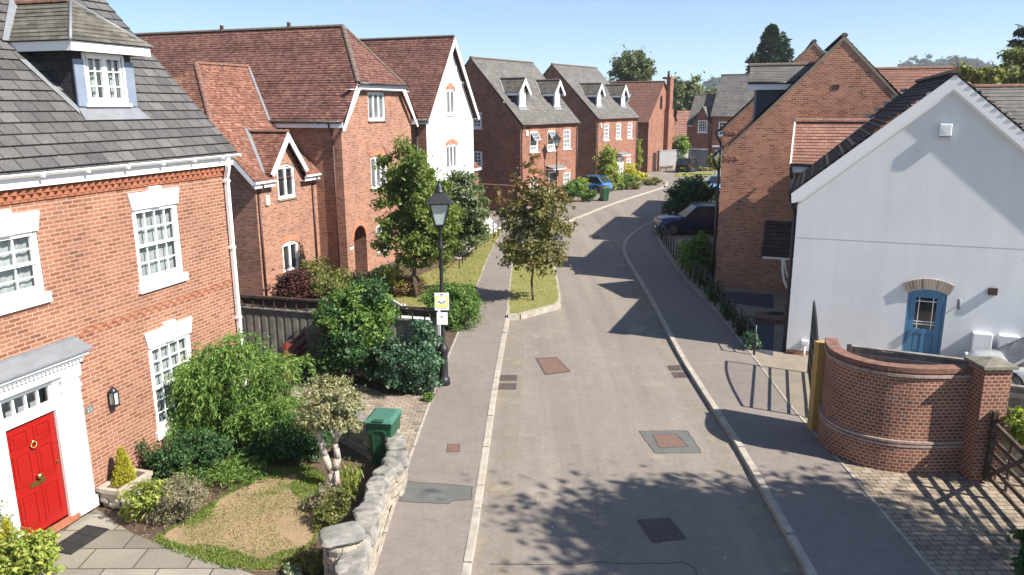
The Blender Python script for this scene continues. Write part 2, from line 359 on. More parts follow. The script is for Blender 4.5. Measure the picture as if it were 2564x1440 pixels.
M['lamp_glass'] = plain('frosted_lamp_glass', (.42, .5, .47), .2, .1, 4)
M['curtain'] = plain('net_curtain', (.36, .39, .38), .9, .15, 5)
M['room'] = plain('room_interior', (.3, .3, .29), .9, .2, 2)
M['tarmac'] = ground_mat('tarmac', (.232, .204, .175), (.2, .176, .152), .25, 70, .3, spots=((.275, .238, .186), .55, .58), tracks=True)
M['tarmac_p'] = ground_mat('pavement_tarmac', (.222, .19, .167), (.188, .162, .143), .3, 90, .3)
M['patch'] = ground_mat('grey_tarmac_patch', (.125, .127, .118), (.11, .112, .105), .8, 90, .2)
M['kerb'] = plain('kerb_stone', (.4, .355, .29), .9, .16, 4, bmp=.3)
M['kerb_e'] = plain('edging_stone', (.38, .34, .28), .9, .16, 4, bmp=.3)
M['slabs'] = brick('patio_slab', (.21, .197, .16), (.26, .243, .2), (.045, .04, .03), dark=(.165, .155, .13), darkamt=.1, w_=.9, h_=.6, msize=.012, stain=.18, bs=.3)
M['blocks'] = brick('block_paving', (.27, .225, .17), (.34, .285, .22), (.1, .085, .065), dark=(.18, .15, .12), darkamt=.12, w_=.2, h_=.13, msize=.008, stain=.2, bs=.5)
M['setts'] = brick('pale_brick_paving', (.26, .215, .16), (.33, .275, .205), (.085, .07, .055), dark=(.17, .14, .11), darkamt=.12, w_=.23, h_=.15, msize=.01, stain=.25, bs=.5)
M['gravel'] = ground_mat('pale_gravel', (.62, .6, .55), (.54, .52, .47), .8, 60, .25)
M['sand'] = ground_mat('tan_paving', (.26, .22, .17), (.215, .185, .145), .8, 60, .2)
M['soil'] = ground_mat('garden_soil', (.11, .075, .05), (.07, .05, .035), .9, 30, .4, spots=((.3, .24, .17), 5, .6), bmp=.8)
M['lawn'] = ground_mat('dry_lawn', (.29, .205, .125), (.22, .165, .09), 1.4, 45, .4, spots=((.11, .125, .035), 1.1, .54), bmp=.6)
M['verge'] = ground_mat('verge_turf', (.25, .23, .08), (.18, .19, .055), 1.2, 45, .3, spots=((.33, .26, .13), 1.2, .6), bmp=.6)
M['field'] = ground_mat('rough_ground', (.13, .12, .06), (.09, .1, .04), .05, 8, .3)
M['navy_pave'] = plain('blue_slate_chippings', (.055, .06, .085), .8, .2, 12, bmp=.4)
M['wood_g'] = plain('weathered_grey_timber', (.27, .245, .21), .9, .25, 4, bmp=.3)
M['wood_d'] = plain('dark_stained_timber', (.075, .05, .035), .8, .25, 5, bmp=.3)
M['wood_b'] = plain('gate_timber', (.11, .075, .05), .85, .25, 5, bmp=.3)
M['wood_r'] = plain('red_stained_timber', (.2, .035, .02), .7, .2, 5, bmp=.2)
M['yellow'] = plain('ochre_render', (.45, .28, .085), .85, .08, 4)
M['coping'] = plain('brick_on_edge_coping', (.23, .115, .08), .9, .25, 9, bmp=.4)
M['plinth'] = plain('sunlit_brick_ledge', (.4, .29, .24), .9, .2, 9, bmp=.4)  # paler than the wall brick: sunlit ledge tops put into the colour
M['concrete'] = plain('mossy_concrete_cap', (.2, .185, .14), .95, .22, 6, bmp=.4)
M['stone'] = plain('limestone_rubble', (.36, .31, .235), .95, .3, 5, bmp=.6, c2=(.2, .18, .15))
M['stone_g'] = plain('lichened_coping_stone', (.275, .26, .225), .95, .3, 4, bmp=.7, c2=(.13, .125, .115))
M['trough'] = plain('reconstituted_stone', (.42, .36, .29), .9, .14, 10, bmp=.6)
M['rust'] = plain('rusty_iron_cover', (.19, .115, .085), .8, .2, 20, bmp=.4)
M['rustd'] = plain('dark_iron_cover', (.1, .07, .06), .7, .2, 20, bmp=.3)
M['bin'] = plain('green_bin_plastic', (.02, .082, .04), .42, .08, 6)
M['bin_lid'] = plain('faded_green_lid', (.06, .155, .11), .45, .08, 6)
M['bin_dark'] = plain('dark_bin_plastic', (.015, .03, .03), .45, .08, 6)
M['rubber'] = plain('black_rubber', (.015, .015, .015), .8, .1, 30)
M['alloy'] = plain('alloy_wheel', (.45, .46, .48), .35, .1, 10, metal=.8)
M['bark'] = plain('bark', (.1, .075, .055), .95, .3, 14, bmp=.8)
M['bark_pale'] = plain('pale_bark', (.5, .43, .36), .95, .22, 14, bmp=.8)
M['stem'] = plain('green_brown_stem', (.12, .1, .05), .9, .2, 20)
M['plate_y'] = plain('yellow_number_plate', (.7, .55, .08), .5, .03, 3)
M['sign_w'] = plain('white_sign_face', (.78, .79, .78), .35, .02, 3)
M['sign_y'] = plain('yellow_sign_face', (.72, .72, .12), .35, .03, 3)
M['sign_d'] = plain('grey_sign_print', (.12, .13, .12), .4, .05, 5)
M['sign_g'] = plain('pale_grey_sign_print', (.42, .43, .43), .4, .05, 5)
M['lamp_red'] = plain('red_tail_lamp', (.35, .02, .02), .2, .05, 5)
M['lamp_clear'] = plain('clear_headlamp', (.6, .63, .66), .1, .1, 20)
def paint(name, c, metal=.3):
    m, t, P, l = nodes(name)
    l.new(mixc(t, c, tuple(k * .85 for k in c), noise(t, coord(t), 2)), P.inputs['Base Color'])
    P.inputs['Metallic'].default_value = metal; P.inputs['Roughness'].default_value = .3; P.inputs['Coat Weight'].default_value = .5; P.inputs['Coat Roughness'].default_value = .05
    return m
# ---------------------------------------------------------------- foliage
def unit(a): return a / np.maximum(np.linalg.norm(a, axis=-1, keepdims=True), 1e-9)
def leafmesh(name, c, d, n, L, W, mat, parent=None, loc=None):
    d = unit(d); s = unit(np.cross(d, n)); k = len(c)
    L = np.asarray(L).reshape(-1, 1) if np.ndim(L) else L; W = np.asarray(W).reshape(-1, 1) if np.ndim(W) else W
    up = unit(np.cross(s, d))
    v = np.empty((k, 4, 3), np.float32)
    v[:, 0] = c - d * L * .5; v[:, 1] = c + s * W * .5 - d * L * .04 + up * W * .12; v[:, 2] = c + d * L * .5 - up * L * .1; v[:, 3] = c - s * W * .5 - d * L * .04 + up * W * .12
    me = bpy.data.meshes.new(name)
    me.vertices.add(k * 4); me.vertices.foreach_set('co', v.ravel())
    me.loops.add(k * 4); me.loops.foreach_set('vertex_index', np.arange(k * 4, dtype=np.int32))
    me.polygons.add(k); me.polygons.foreach_set('loop_start', np.arange(0, k * 4, 4, dtype=np.int32)); me.polygons.foreach_set('loop_total', np.full(k, 4, np.int32))
    me.materials.append(mat); me.update(calc_edges=True)
    return link(name, me, parent, loc)
def cloud(blobs, n, seed, clus=26, sig=.16, shell=.45, stray=.04):
    """leaf positions + outward directions: leaves gathered in clumps through the blobs' volume"""
    rg = np.random.default_rng(seed); B = np.array([b[:6] for b in blobs], float)
    vol = B[:, 3] * B[:, 4] * B[:, 5]; vol = vol ** .75; wt = vol / vol.sum()
    K = max(len(blobs) * 3, int(clus * len(blobs)))
    bi = rg.choice(len(blobs), K, p=wt)
    dr = unit(rg.normal(size=(K, 3))); rad = shell + (1 - shell) * rg.random((K, 1)) ** .6
    rad *= 1 + .16 * rg.normal(size=(K, 1))
    cc = B[bi, :3] + dr * rad * B[bi, 3:6]
    csz = sig * (.5 + rg.random(K)) * B[bi, 3:6].mean(1)
    pw = csz ** 2; ci = rg.choice(K, n, p=pw / pw.sum())
    p = cc[ci] + unit(rg.normal(size=(n, 3))) * (rg.random((n, 1)) ** .5) * csz[ci][:, None] * np.array([1.15, 1.15, .8])
    out = unit((p - B[bi[ci], :3]) / B[bi[ci], 3:6])
    m = rg.random(n) < stray; p[m] += out[m] * rg.random((m.sum(), 1)) * csz[ci][m][:, None] * 1.6
    return p, out, rg
def crown(name, mat, blobs, n, size, seed, parent, clus=26, sig=.2, shell=.45, asp=.5, droop=.15, up=.5, minz=None, loc=None):
    p, out, rg = cloud(blobs, n, seed, clus, sig, shell)
    if minz is not None: p[:, 2] = np.where(p[:, 2] < minz, minz + rg.random(len(p)) * .12, p[:, 2])
    nn = unit(rg.normal(size=p.shape) * .75 + out * .55 + np.array([0, 0, up]))
    d = np.cross(nn, rg.normal(size=p.shape)); d[:, 2] -= droop; d += out * .3
    L = size * (.5 + 1.0 * rg.random(len(p)) ** 1.4)
    return leafmesh(name, p, d, nn, L, L * asp, mat, parent, loc)
def strands(name, mat, base, n, length, spread, size, seed, parent, per=16, drop=1.0, rise=.8, asp=.22, wob=.12):
    """arching, drooping sprays; base = list of (x,y,z) starts"""
    rg = np.random.default_rng(seed); P, D, Nn, Ls = [], [], [], []
    base = np.array(base, float)
    for i in range(n):
        b = base[rg.integers(len(base))]; a = rg.random() * 2 * np.pi; sp = spread * (.35 + .65 * rg.random()); ln = length * (.6 + .6 * rg.random())
        v = np.array([np.cos(a) * sp, np.sin(a) * sp, rise * (.5 + rg.random())]); v = v / np.linalg.norm(v); p = b.copy(); st = ln / per
        for k in range(per):
            v[2] -= drop * 1.9 / per; v = v / np.linalg.norm(v); p = p + v * st
            for _ in range(2):
                q = rg.normal(size=3) * wob
                P.append(p + q * st); D.append(v + rg.normal(size=3) * .45); Nn.append(rg.normal(size=3) + [0, 0, .6]); Ls.append(size * (.6 + .8 * rg.random()))
    Ls = np.array(Ls)
    return leafmesh(name, np.array(P), np.array(D), np.array(Nn), Ls, Ls * asp, mat, parent)
def conifer(name, mat, h, r, n, size, seed, parent, ragged=.2, asp=.35, base=0.0, tip=.9, power=.8):
    rg = np.random.default_rng(seed); t = rg.random(n) ** 1.25
    K = 300; cl = rg.normal(size=K) * ragged + 1; ph = rg.random(n) * 2 * np.pi
    key = (np.floor(t * 18) * 13 + np.floor(ph / 2 / np.pi * 13)).astype(int) % K
    rr = r * (1 - t) ** power * cl[key] * (.55 + .45 * rg.random(n) ** .5) + .02
    p = np.stack([np.cos(ph) * rr, np.sin(ph) * rr, base + t * h + rg.normal(size=n) * .01 * h], 1)
    out = np.stack([np.cos(ph), np.sin(ph), np.full(n, tip)], 1)
    d = unit(out) + rg.normal(size=(n, 3)) * .35; nn = rg.normal(size=(n, 3)) + np.array([0, 0, .7])
    L = size * (.6 + .8 * rg.random(n)); return leafmesh(name, p, d, nn, L, L * asp, mat, parent)
def wood(name, paths, mat, parent, n=7):
    mb = MB()
    for pts, r0, r1 in paths:
        k = len(pts) - 1
        mb.path([Vector(p) for p in pts], [r0 + (r1 - r0) * i / k for i in range(k + 1)], n)
    return mb.build(name, mat, parent)
def limbs(base, top, r, targets, seed, bend=.06):
    """trunk path + a limb to every crown centre"""
    rd = random.Random(seed); b = Vector(base); t = Vector(top); L = (t - b).length
    pts = [b] + [b.lerp(t, k) + Vector((rd.uniform(-1, 1), rd.uniform(-1, 1), 0)) * L * bend * .4 for k in (.25, .5, .75)] + [t]
    out = [(pts, r, r * .5)]
    for c in targets:
        c = Vector(c); k = rd.uniform(.45, .98); s = b.lerp(t, k); m = s.lerp(c, .5) + Vector((rd.uniform(-1, 1), rd.uniform(-1, 1), .6)) * (c - s).length * .12
        out.append(([s, m, c, c + (c - m) * .45], r * .5, r * .08))
    return out
LEAF = {
 'bright': leafmat('bright_green_leaf', [(0.0667, 0.14, 0.0267), (0.114, 0.213, 0.04), (0.174, 0.28, 0.0599), (0.254, 0.334, 0.0937)]),
 'mid': leafmat('mid_green_leaf', [(0.057, 0.122, 0.0293), (0.0895, 0.179, 0.0407), (0.139, 0.237, 0.0488), (0.212, 0.277, 0.0731)]),
 'dark': leafmat('dark_green_leaf', [(0.016, 0.0467, 0.016), (0.0293, 0.08, 0.024), (0.0467, 0.114, 0.0334), (0.0937, 0.174, 0.0533)], .25),
 'blue': leafmat('blue_green_leaf', [(0.0267, 0.0667, 0.0373), (0.0467, 0.114, 0.0599), (0.08, 0.16, 0.0869), (0.16, 0.24, 0.147)], .25, .4),
 'olive': leafmat('olive_green_leaf', [(0.0937, 0.114, 0.0267), (0.147, 0.167, 0.04), (0.213, 0.22, 0.0599), (0.28, 0.254, 0.0937)]),
 'yellow': leafmat('golden_leaf', [(0.267, 0.254, 0.0267), (0.44, 0.386, 0.04), (0.533, 0.507, 0.0533), (0.533, 0.533, 0.12)]),
 'lime': leafmat('lime_leaf', [(0.129, 0.188, 0.0296), (0.217, 0.276, 0.0494), (0.306, 0.355, 0.0693), (0.394, 0.394, 0.0984)]),
 'purple': leafmat('purple_leaf', [(0.04, 0.016, 0.0187), (0.0734, 0.0267, 0.0267), (0.12, 0.04, 0.0373), (0.174, 0.08, 0.0533)]),
 'bronze': leafmat('bronze_leaf', [(.11, .125, .035), (.16, .16, .05), (.2, .155, .06), (.24, .185, .08), (.15, .18, .045), (.2, .21, .06)]),
 'bronze_top': leafmat('browning_leaf', [(0.12, 0.08, 0.0467), (0.2, 0.126, 0.0667), (0.267, 0.174, 0.08), (0.213, 0.187, 0.0533)]),
 'varieg': leafmat('variegated_leaf', [(0.122, 0.132, 0.0507), (0.264, 0.254, 0.101), (0.405, 0.375, 0.203), (0.405, 0.405, 0.304), (0.203, 0.203, 0.0712)]),
 'silver': leafmat('silver_leaf', [(0.16, 0.213, 0.114), (0.24, 0.293, 0.16), (0.347, 0.386, 0.24), (0.48, 0.507, 0.36), (0.0937, 0.16, 0.0667)]),
 'grey': leafmat('grey_herb_leaf', [(0.133, 0.147, 0.08), (0.227, 0.22, 0.133), (0.32, 0.28, 0.187), (0.4, 0.32, 0.24)]),
 'far': leafmat('distant_leaf', [(.06, .09, .035), (.1, .135, .05), (.15, .18, .07), (.22, .22, .1)], .2, .8),
 'farwood': leafmat('hill_wood_leaf', [(.03, .05, .028), (.05, .075, .04), (.075, .1, .055)], .1, .9),
 'fir': leafmat('fir_needle', [(.008, .025, .014), (.014, .04, .02), (.022, .055, .025), (.05, .085, .035)], .15),
 'sage': leafmat('sage_leaf', [(.05, .09, .03), (.09, .14, .05), (.15, .19, .09), (.26, .28, .16), (.07, .12, .04)]),
 'cherry': leafmat('cherry_leaf', [(.075, .125, .025), (.12, .185, .035), (.17, .235, .05), (.22, .27, .065), (.25, .25, .08)], .42),
 'white': leafmat('white_petal', [(.7, .7, .62), (.75, .75, .68), (.2, .3, .1)]),
 'grass': leafmat('grass_blade', [(0.136, 0.181, 0.034), (0.227, 0.238, 0.068), (0.34, 0.295, 0.136), (0.408, 0.328, 0.181)]),
 'grassg': leafmat('green_grass_blade', [(0.08, 0.16, 0.02), (0.133, 0.227, 0.0334), (0.2, 0.267, 0.0533), (0.293, 0.307, 0.0937)]),
}
def plant(name, label, cat, loc, leaf, blobs, n, size, seed, group=None, stems=None, stemmat='stem', part='foliage', minz=.02, **kw):
    n = int(n * 1.9); size *= 1.1; kw.setdefault('clus', 40); kw.setdefault('sig', .34); kw.setdefault('shell', .3)
    e = empty(name, loc, 0, label, cat, group)
    crown(part, LEAF[leaf] if isinstance(leaf, str) else leaf, blobs, n, size, seed, e, minz=minz, **kw)
    if stems is None: stems = [([(0, 0, -.05), (b[0] * .6, b[1] * .6, b[2] * .5), (b[0], b[1], b[2] + b[5] * .3)], .022, .006) for b in blobs]
    if stems: wood('stems' if stemmat == 'stem' else 'trunk', stems, M[stemmat], e, 6)
    return e
def grass(name, mat, polys, n, h, seed, z, label, keep=None):
    if keep is None: keep = lambda x, y: np.ones(len(x), bool)
    rg = np.random.default_rng(seed); P = []
    for poly in polys:
        a = np.array([(p[0], p[1]) for p in poly]); lo, hi = a.min(0), a.max(0); c = []
        q = lo + rg.random((n * 4, 2)) * (hi - lo); ins = np.zeros(len(q), bool); j = len(a) - 1
        for i in range(len(a)):
            xi, yi = a[i]; xj, yj = a[j]
            ins ^= ((yi > q[:, 1]) != (yj > q[:, 1])) & (q[:, 0] < (xj - xi) * (q[:, 1] - yi) / (yj - yi + 1e-12) + xi); j = i
        q = q[ins][:n]; P.append(q)
    P = np.concatenate(P); P = P[keep(P[:, 0], P[:, 1])]; k = len(P)
    L = h * (.5 + rg.random(k)); d = rg.normal(size=(k, 3)) * .5; d[:, 2] = 1; d = unit(d)
    c = np.column_stack([P, np.full(k, z)]) + d * L[:, None] * .45
    o = leafmesh(name, c, d, rg.normal(size=(k, 3)), L, .012 + .006 * rg.random(k), mat)
    tag(o, label, 'grass', kind='stuff'); return o

# ---------------------------------------------------------------- windows
def window(parent, x0, z0, w_, h_, y=0, rz=0, kind='sash', cols=3, rows=2, rise=0, sill='white', lintel=None, glass='glass_dark', frame='white', recess=.05, key=False, curtain=False, open_=0, name='window', lights=2, fw=.06, sillh=.08, sillo=.06, bar=.022):
    """opening bottom-left (x0,y,z0) in the house frame, facing -y before rz"""
    f = MB(); d0, d1 = recess - .02, recess + .05
    top = arc(0, w_, h_, rise); topi = arc(fw, w_ - fw, h_ - fw, rise)
    f.box(0, fw, d0, d1, 0, top[0][1] - .001); f.box(w_ - fw, w_, d0, d1, 0, top[0][1] - .001); f.box(fw, w_ - fw, d0, d1, 0, fw * 1.1)
    for k in range(len(top) - 1):
        a, b = top[k], top[k + 1]; c, d = topi[k], topi[k + 1]
        f.face([(c[0], d0, c[1]), (d[0], d0, d[1]), (b[0], d0, b[1]), (a[0], d0, a[1])]); f.face([(c[0], d0, c[1]), (c[0], d1, c[1]), (d[0], d1, d[1]), (d[0], d0, d[1])])
    iw, ih = w_ - 2 * fw, h_ - 2.1 * fw
    if kind == 'sash':
        mid = fw * 1.1 + ih * .5
        f.box(fw, w_ - fw, d0 + .002, d1, mid - .025, mid + .025)
        for half, (za, zb, yy) in enumerate(((fw * 1.1, mid - .025, d0 + .035), (mid + .025, h_ - fw, d0 + .012))):
            if half == 1 and open_: continue
            f.box(fw, fw + .035, yy, d1, za, zb); f.box(w_ - fw - .035, w_ - fw, yy, d1, za, zb)
            if half == 0: f.box(fw + .035, w_ - fw - .035, yy, d1, za, za + .05)
            for i in range(1, cols): x = fw + iw * i / cols; f.box(x - bar / 2, x + bar / 2, yy + .01, d1 - .01, za, zb)
            for i in range(1, rows): z = za + (zb - za) * i / rows; f.box(fw, w_ - fw, yy + .013, d1 - .013, z - bar / 2, z + bar / 2)
    else:
        for i in range(1, lights): x = fw + iw * i / lights; f.box(x - fw * .55, x + fw * .55, d0 + .003, d1, fw * 1.1, h_ - fw * .5)
        for i in range(lights):
            xa = fw + iw * i / lights + .035; xb = fw + iw * (i + 1) / lights - .035
            f.box(xa, xa + .03, d0 + .01, d1, fw, h_ - fw); f.box(xb - .03, xb, d0 + .01, d1, fw, h_ - fw)
            f.box(xa, xb, d0 + .012, d1, fw, fw + .06); f.box(xa, xb, d0 + .012, d1, h_ - fw - rise * .5 - .05, h_ - fw - rise * .5)
            for j in range(1, cols): x = xa + (xb - xa) * j / cols; f.box(x - bar / 2, x + bar / 2, d0 + .02, d1 - .01, fw, h_ - fw)
            for j in range(1, rows): z = fw + (h_ - 2 * fw) * j / rows; f.box(xa, xb, d0 + .022, d1 - .012, z - bar / 2, z + bar / 2)
    o = f.build(name, M[frame], parent, (x0, y, z0), rz)
    p = MB(); p.face([(q[0], d1 - .005, 0 if i else 0) for i, q in enumerate([])] or [(fw * .5, d1 - .005, fw * .5), (w_ - fw * .5, d1 - .005, fw * .5)] + [(q[0], d1 - .005, q[1]) for q in topi[::-1]])
    p.build('pane', M[glass], o)
    if open_:
        h = MB(); mid = fw * 1.1 + ih * .5; H_ = h_ - fw - mid; a = R(32)
        P = lambda x, z: (x, d0 - .03 - (H_ - z) * math.sin(a) * open_, mid + H_ - (H_ - z) * math.cos(a))
        for xa, xb, za, zb in [(fw, fw + .06, 0, H_), (w_ - fw - .06, w_ - fw, 0, H_), (fw, w_ - fw, 0, .06), (fw, w_ - fw, H_ - .06, H_)] + [(fw + iw * i / cols - .014, fw + iw * i / cols + .014, .06, H_ - .06) for i in range(1, cols)] + [(fw + .06, w_ - fw - .06, H_ * i / rows - .014, H_ * i / rows + .014) for i in range(1, rows)]:
            h.face([P(xa, za), P(xb, za), P(xb, zb), P(xa, zb)]); h.face([P(xa, za), P(xa, zb), P(xb, zb), P(xb, za)])
        h.build('open_sash', M[frame], o)
        q = MB(); q.face([Vector(P(x, z)) + Vector((0, .012, .004)) for x, z in ((fw, 0), (w_ - fw, 0), (w_ - fw, H_), (fw, H_))]); q.build('sash_pane', M['glass_grey'], o)
    if sill: MB().box(-sillo, w_ + sillo, -.07, recess + .03, -sillh, .0).build('sill', M[sill], o)
    if curtain:
        c = MB(); n = 24
        for side in ((0, .42), (.58, 1)) if curtain == 1 else ((0, 1),):
            for i in range(n):
                a = side[0] + (side[1] - side[0]) * i / n; b = side[0] + (side[1] - side[0]) * (i + 1) / n
                ya, yb = .15 + .015 * math.sin(i * 1.9), .15 + .015 * math.sin((i + 1) * 1.9)
                c.face([(w_ * a, ya, 0), (w_ * b, yb, 0), (w_ * b, yb, h_), (w_ * a, ya, h_)])
        c.build('curtain', M['curtain'], o)
        r = MB(); r.box(-.06, w_ + .06, .16, .7, -.06, h_ + .06, 'f'); r.build('room_lining', M['room'], o)
    if lintel == 'splay':
        l = MB(); e = .09; hh = .33
        l.prism([(-.02, h_ + .002), (w_ + .02, h_ + .002), (w_ + e, h_ + hh), (-e, h_ + hh)], -.045, .02)
        l.prism([(w_ / 2 - .12, h_ + .003), (w_ / 2 + .12, h_ + .003), (w_ / 2 + .17, h_ + hh + .085), (w_ / 2 - .17, h_ + hh + .085)], -.075, .018)
        l.build('lintel', M[frame], o)
    elif lintel:
        l = MB(); n = 10; ti = arc(-.02, w_ + .02, h_ + .004, rise); to = arc(-.1, w_ + .1, h_ + .26, max(rise * 1.15, .06))
        for k in range(len(ti) - 1):
            m = k * len(to) // len(ti) if len(to) != len(ti) else k
            if len(to) == len(ti): b0, b1 = to[k], to[k + 1]
            else: b0 = (ti[k][0] * 1.0, h_ + .26); b1 = (ti[k + 1][0], h_ + .26)
            x = [ti[k], ti[k + 1], b1, b0]; yy = -.012
            uv = [(ti[k][0], .02), (ti[k + 1][0], .02), (ti[k + 1][0], .28), (ti[k][0], .28)]
            l.face([(q[0], yy, q[1]) for q in x], uv)
            l.face([(b0[0], yy, b0[1]), (b1[0], yy, b1[1]), (b1[0], .02, b1[1]), (b0[0], .02, b0[1])]); l.face([(ti[k][0], yy, ti[k][1]), (ti[k][0], .02, ti[k][1]), (ti[k + 1][0], .02, ti[k + 1][1]), (ti[k + 1][0], yy, ti[k + 1][1])])
        l.build('lintel', M[lintel], o)
    return o
def house(name, label, px, py, az, cat='house', group=None):
    p = g(px, py); return empty(name, (p.x, p.y, 0), R(90 - az), label, cat, group)
def pipe(parent, x, y, z0, z1, mat, r=.04, off=.25, name='downpipe', sq=False):
    mb = MB(); k = .1
    pts = [(x, y - off - .04, z1), (x, y - off - .04, z1 - .12), (x, y - .07, z1 - .4), (x, y - .07, z0)]
    mb.path([Vector(q) for q in pts], r, 10)
    for z in np.arange(z0 + .6, z1 - .5, 1.7): mb.box(x - r * 1.5, x + r * 1.5, y - .075 - r, y, z, z + .05)
    return mb.build(name, mat, parent)
def gutter(parent, x0, x1, y, z, mat, r=.06, side=False, name='gutter'):
    mb = MB(); n = 7
    for i in range(n):
        a0 = math.pi + math.pi * i / n; a1 = math.pi + math.pi * (i + 1) / n
        for k, rr in ((1, r), (-1, r - .012)):
            q = [(x0, y + rr * math.cos(a0), z + rr * math.sin(a0)), (x1, y + rr * math.cos(a0), z + rr * math.sin(a0)), (x1, y + rr * math.cos(a1), z + rr * math.sin(a1)), (x0, y + rr * math.cos(a1), z + rr * math.sin(a1))]
            mb.face(q if k > 0 else q[::-1])
    mb.box(x0 - .01, x0 + .01, y - r, y + r, z - r, z); mb.box(x1 - .01, x1 + .01, y - r, y + r, z - r, z); mb.box(x0, x1, y - r - .008, y - r + .012, z - .012, z + .012)
    for x in np.arange(x0 + .5, x1 - .2, .95): mb.box(x - .025, x + .025, y - r - .016, y + r, z - r - .016, z - .001)
    return mb.build(name, mat, parent)

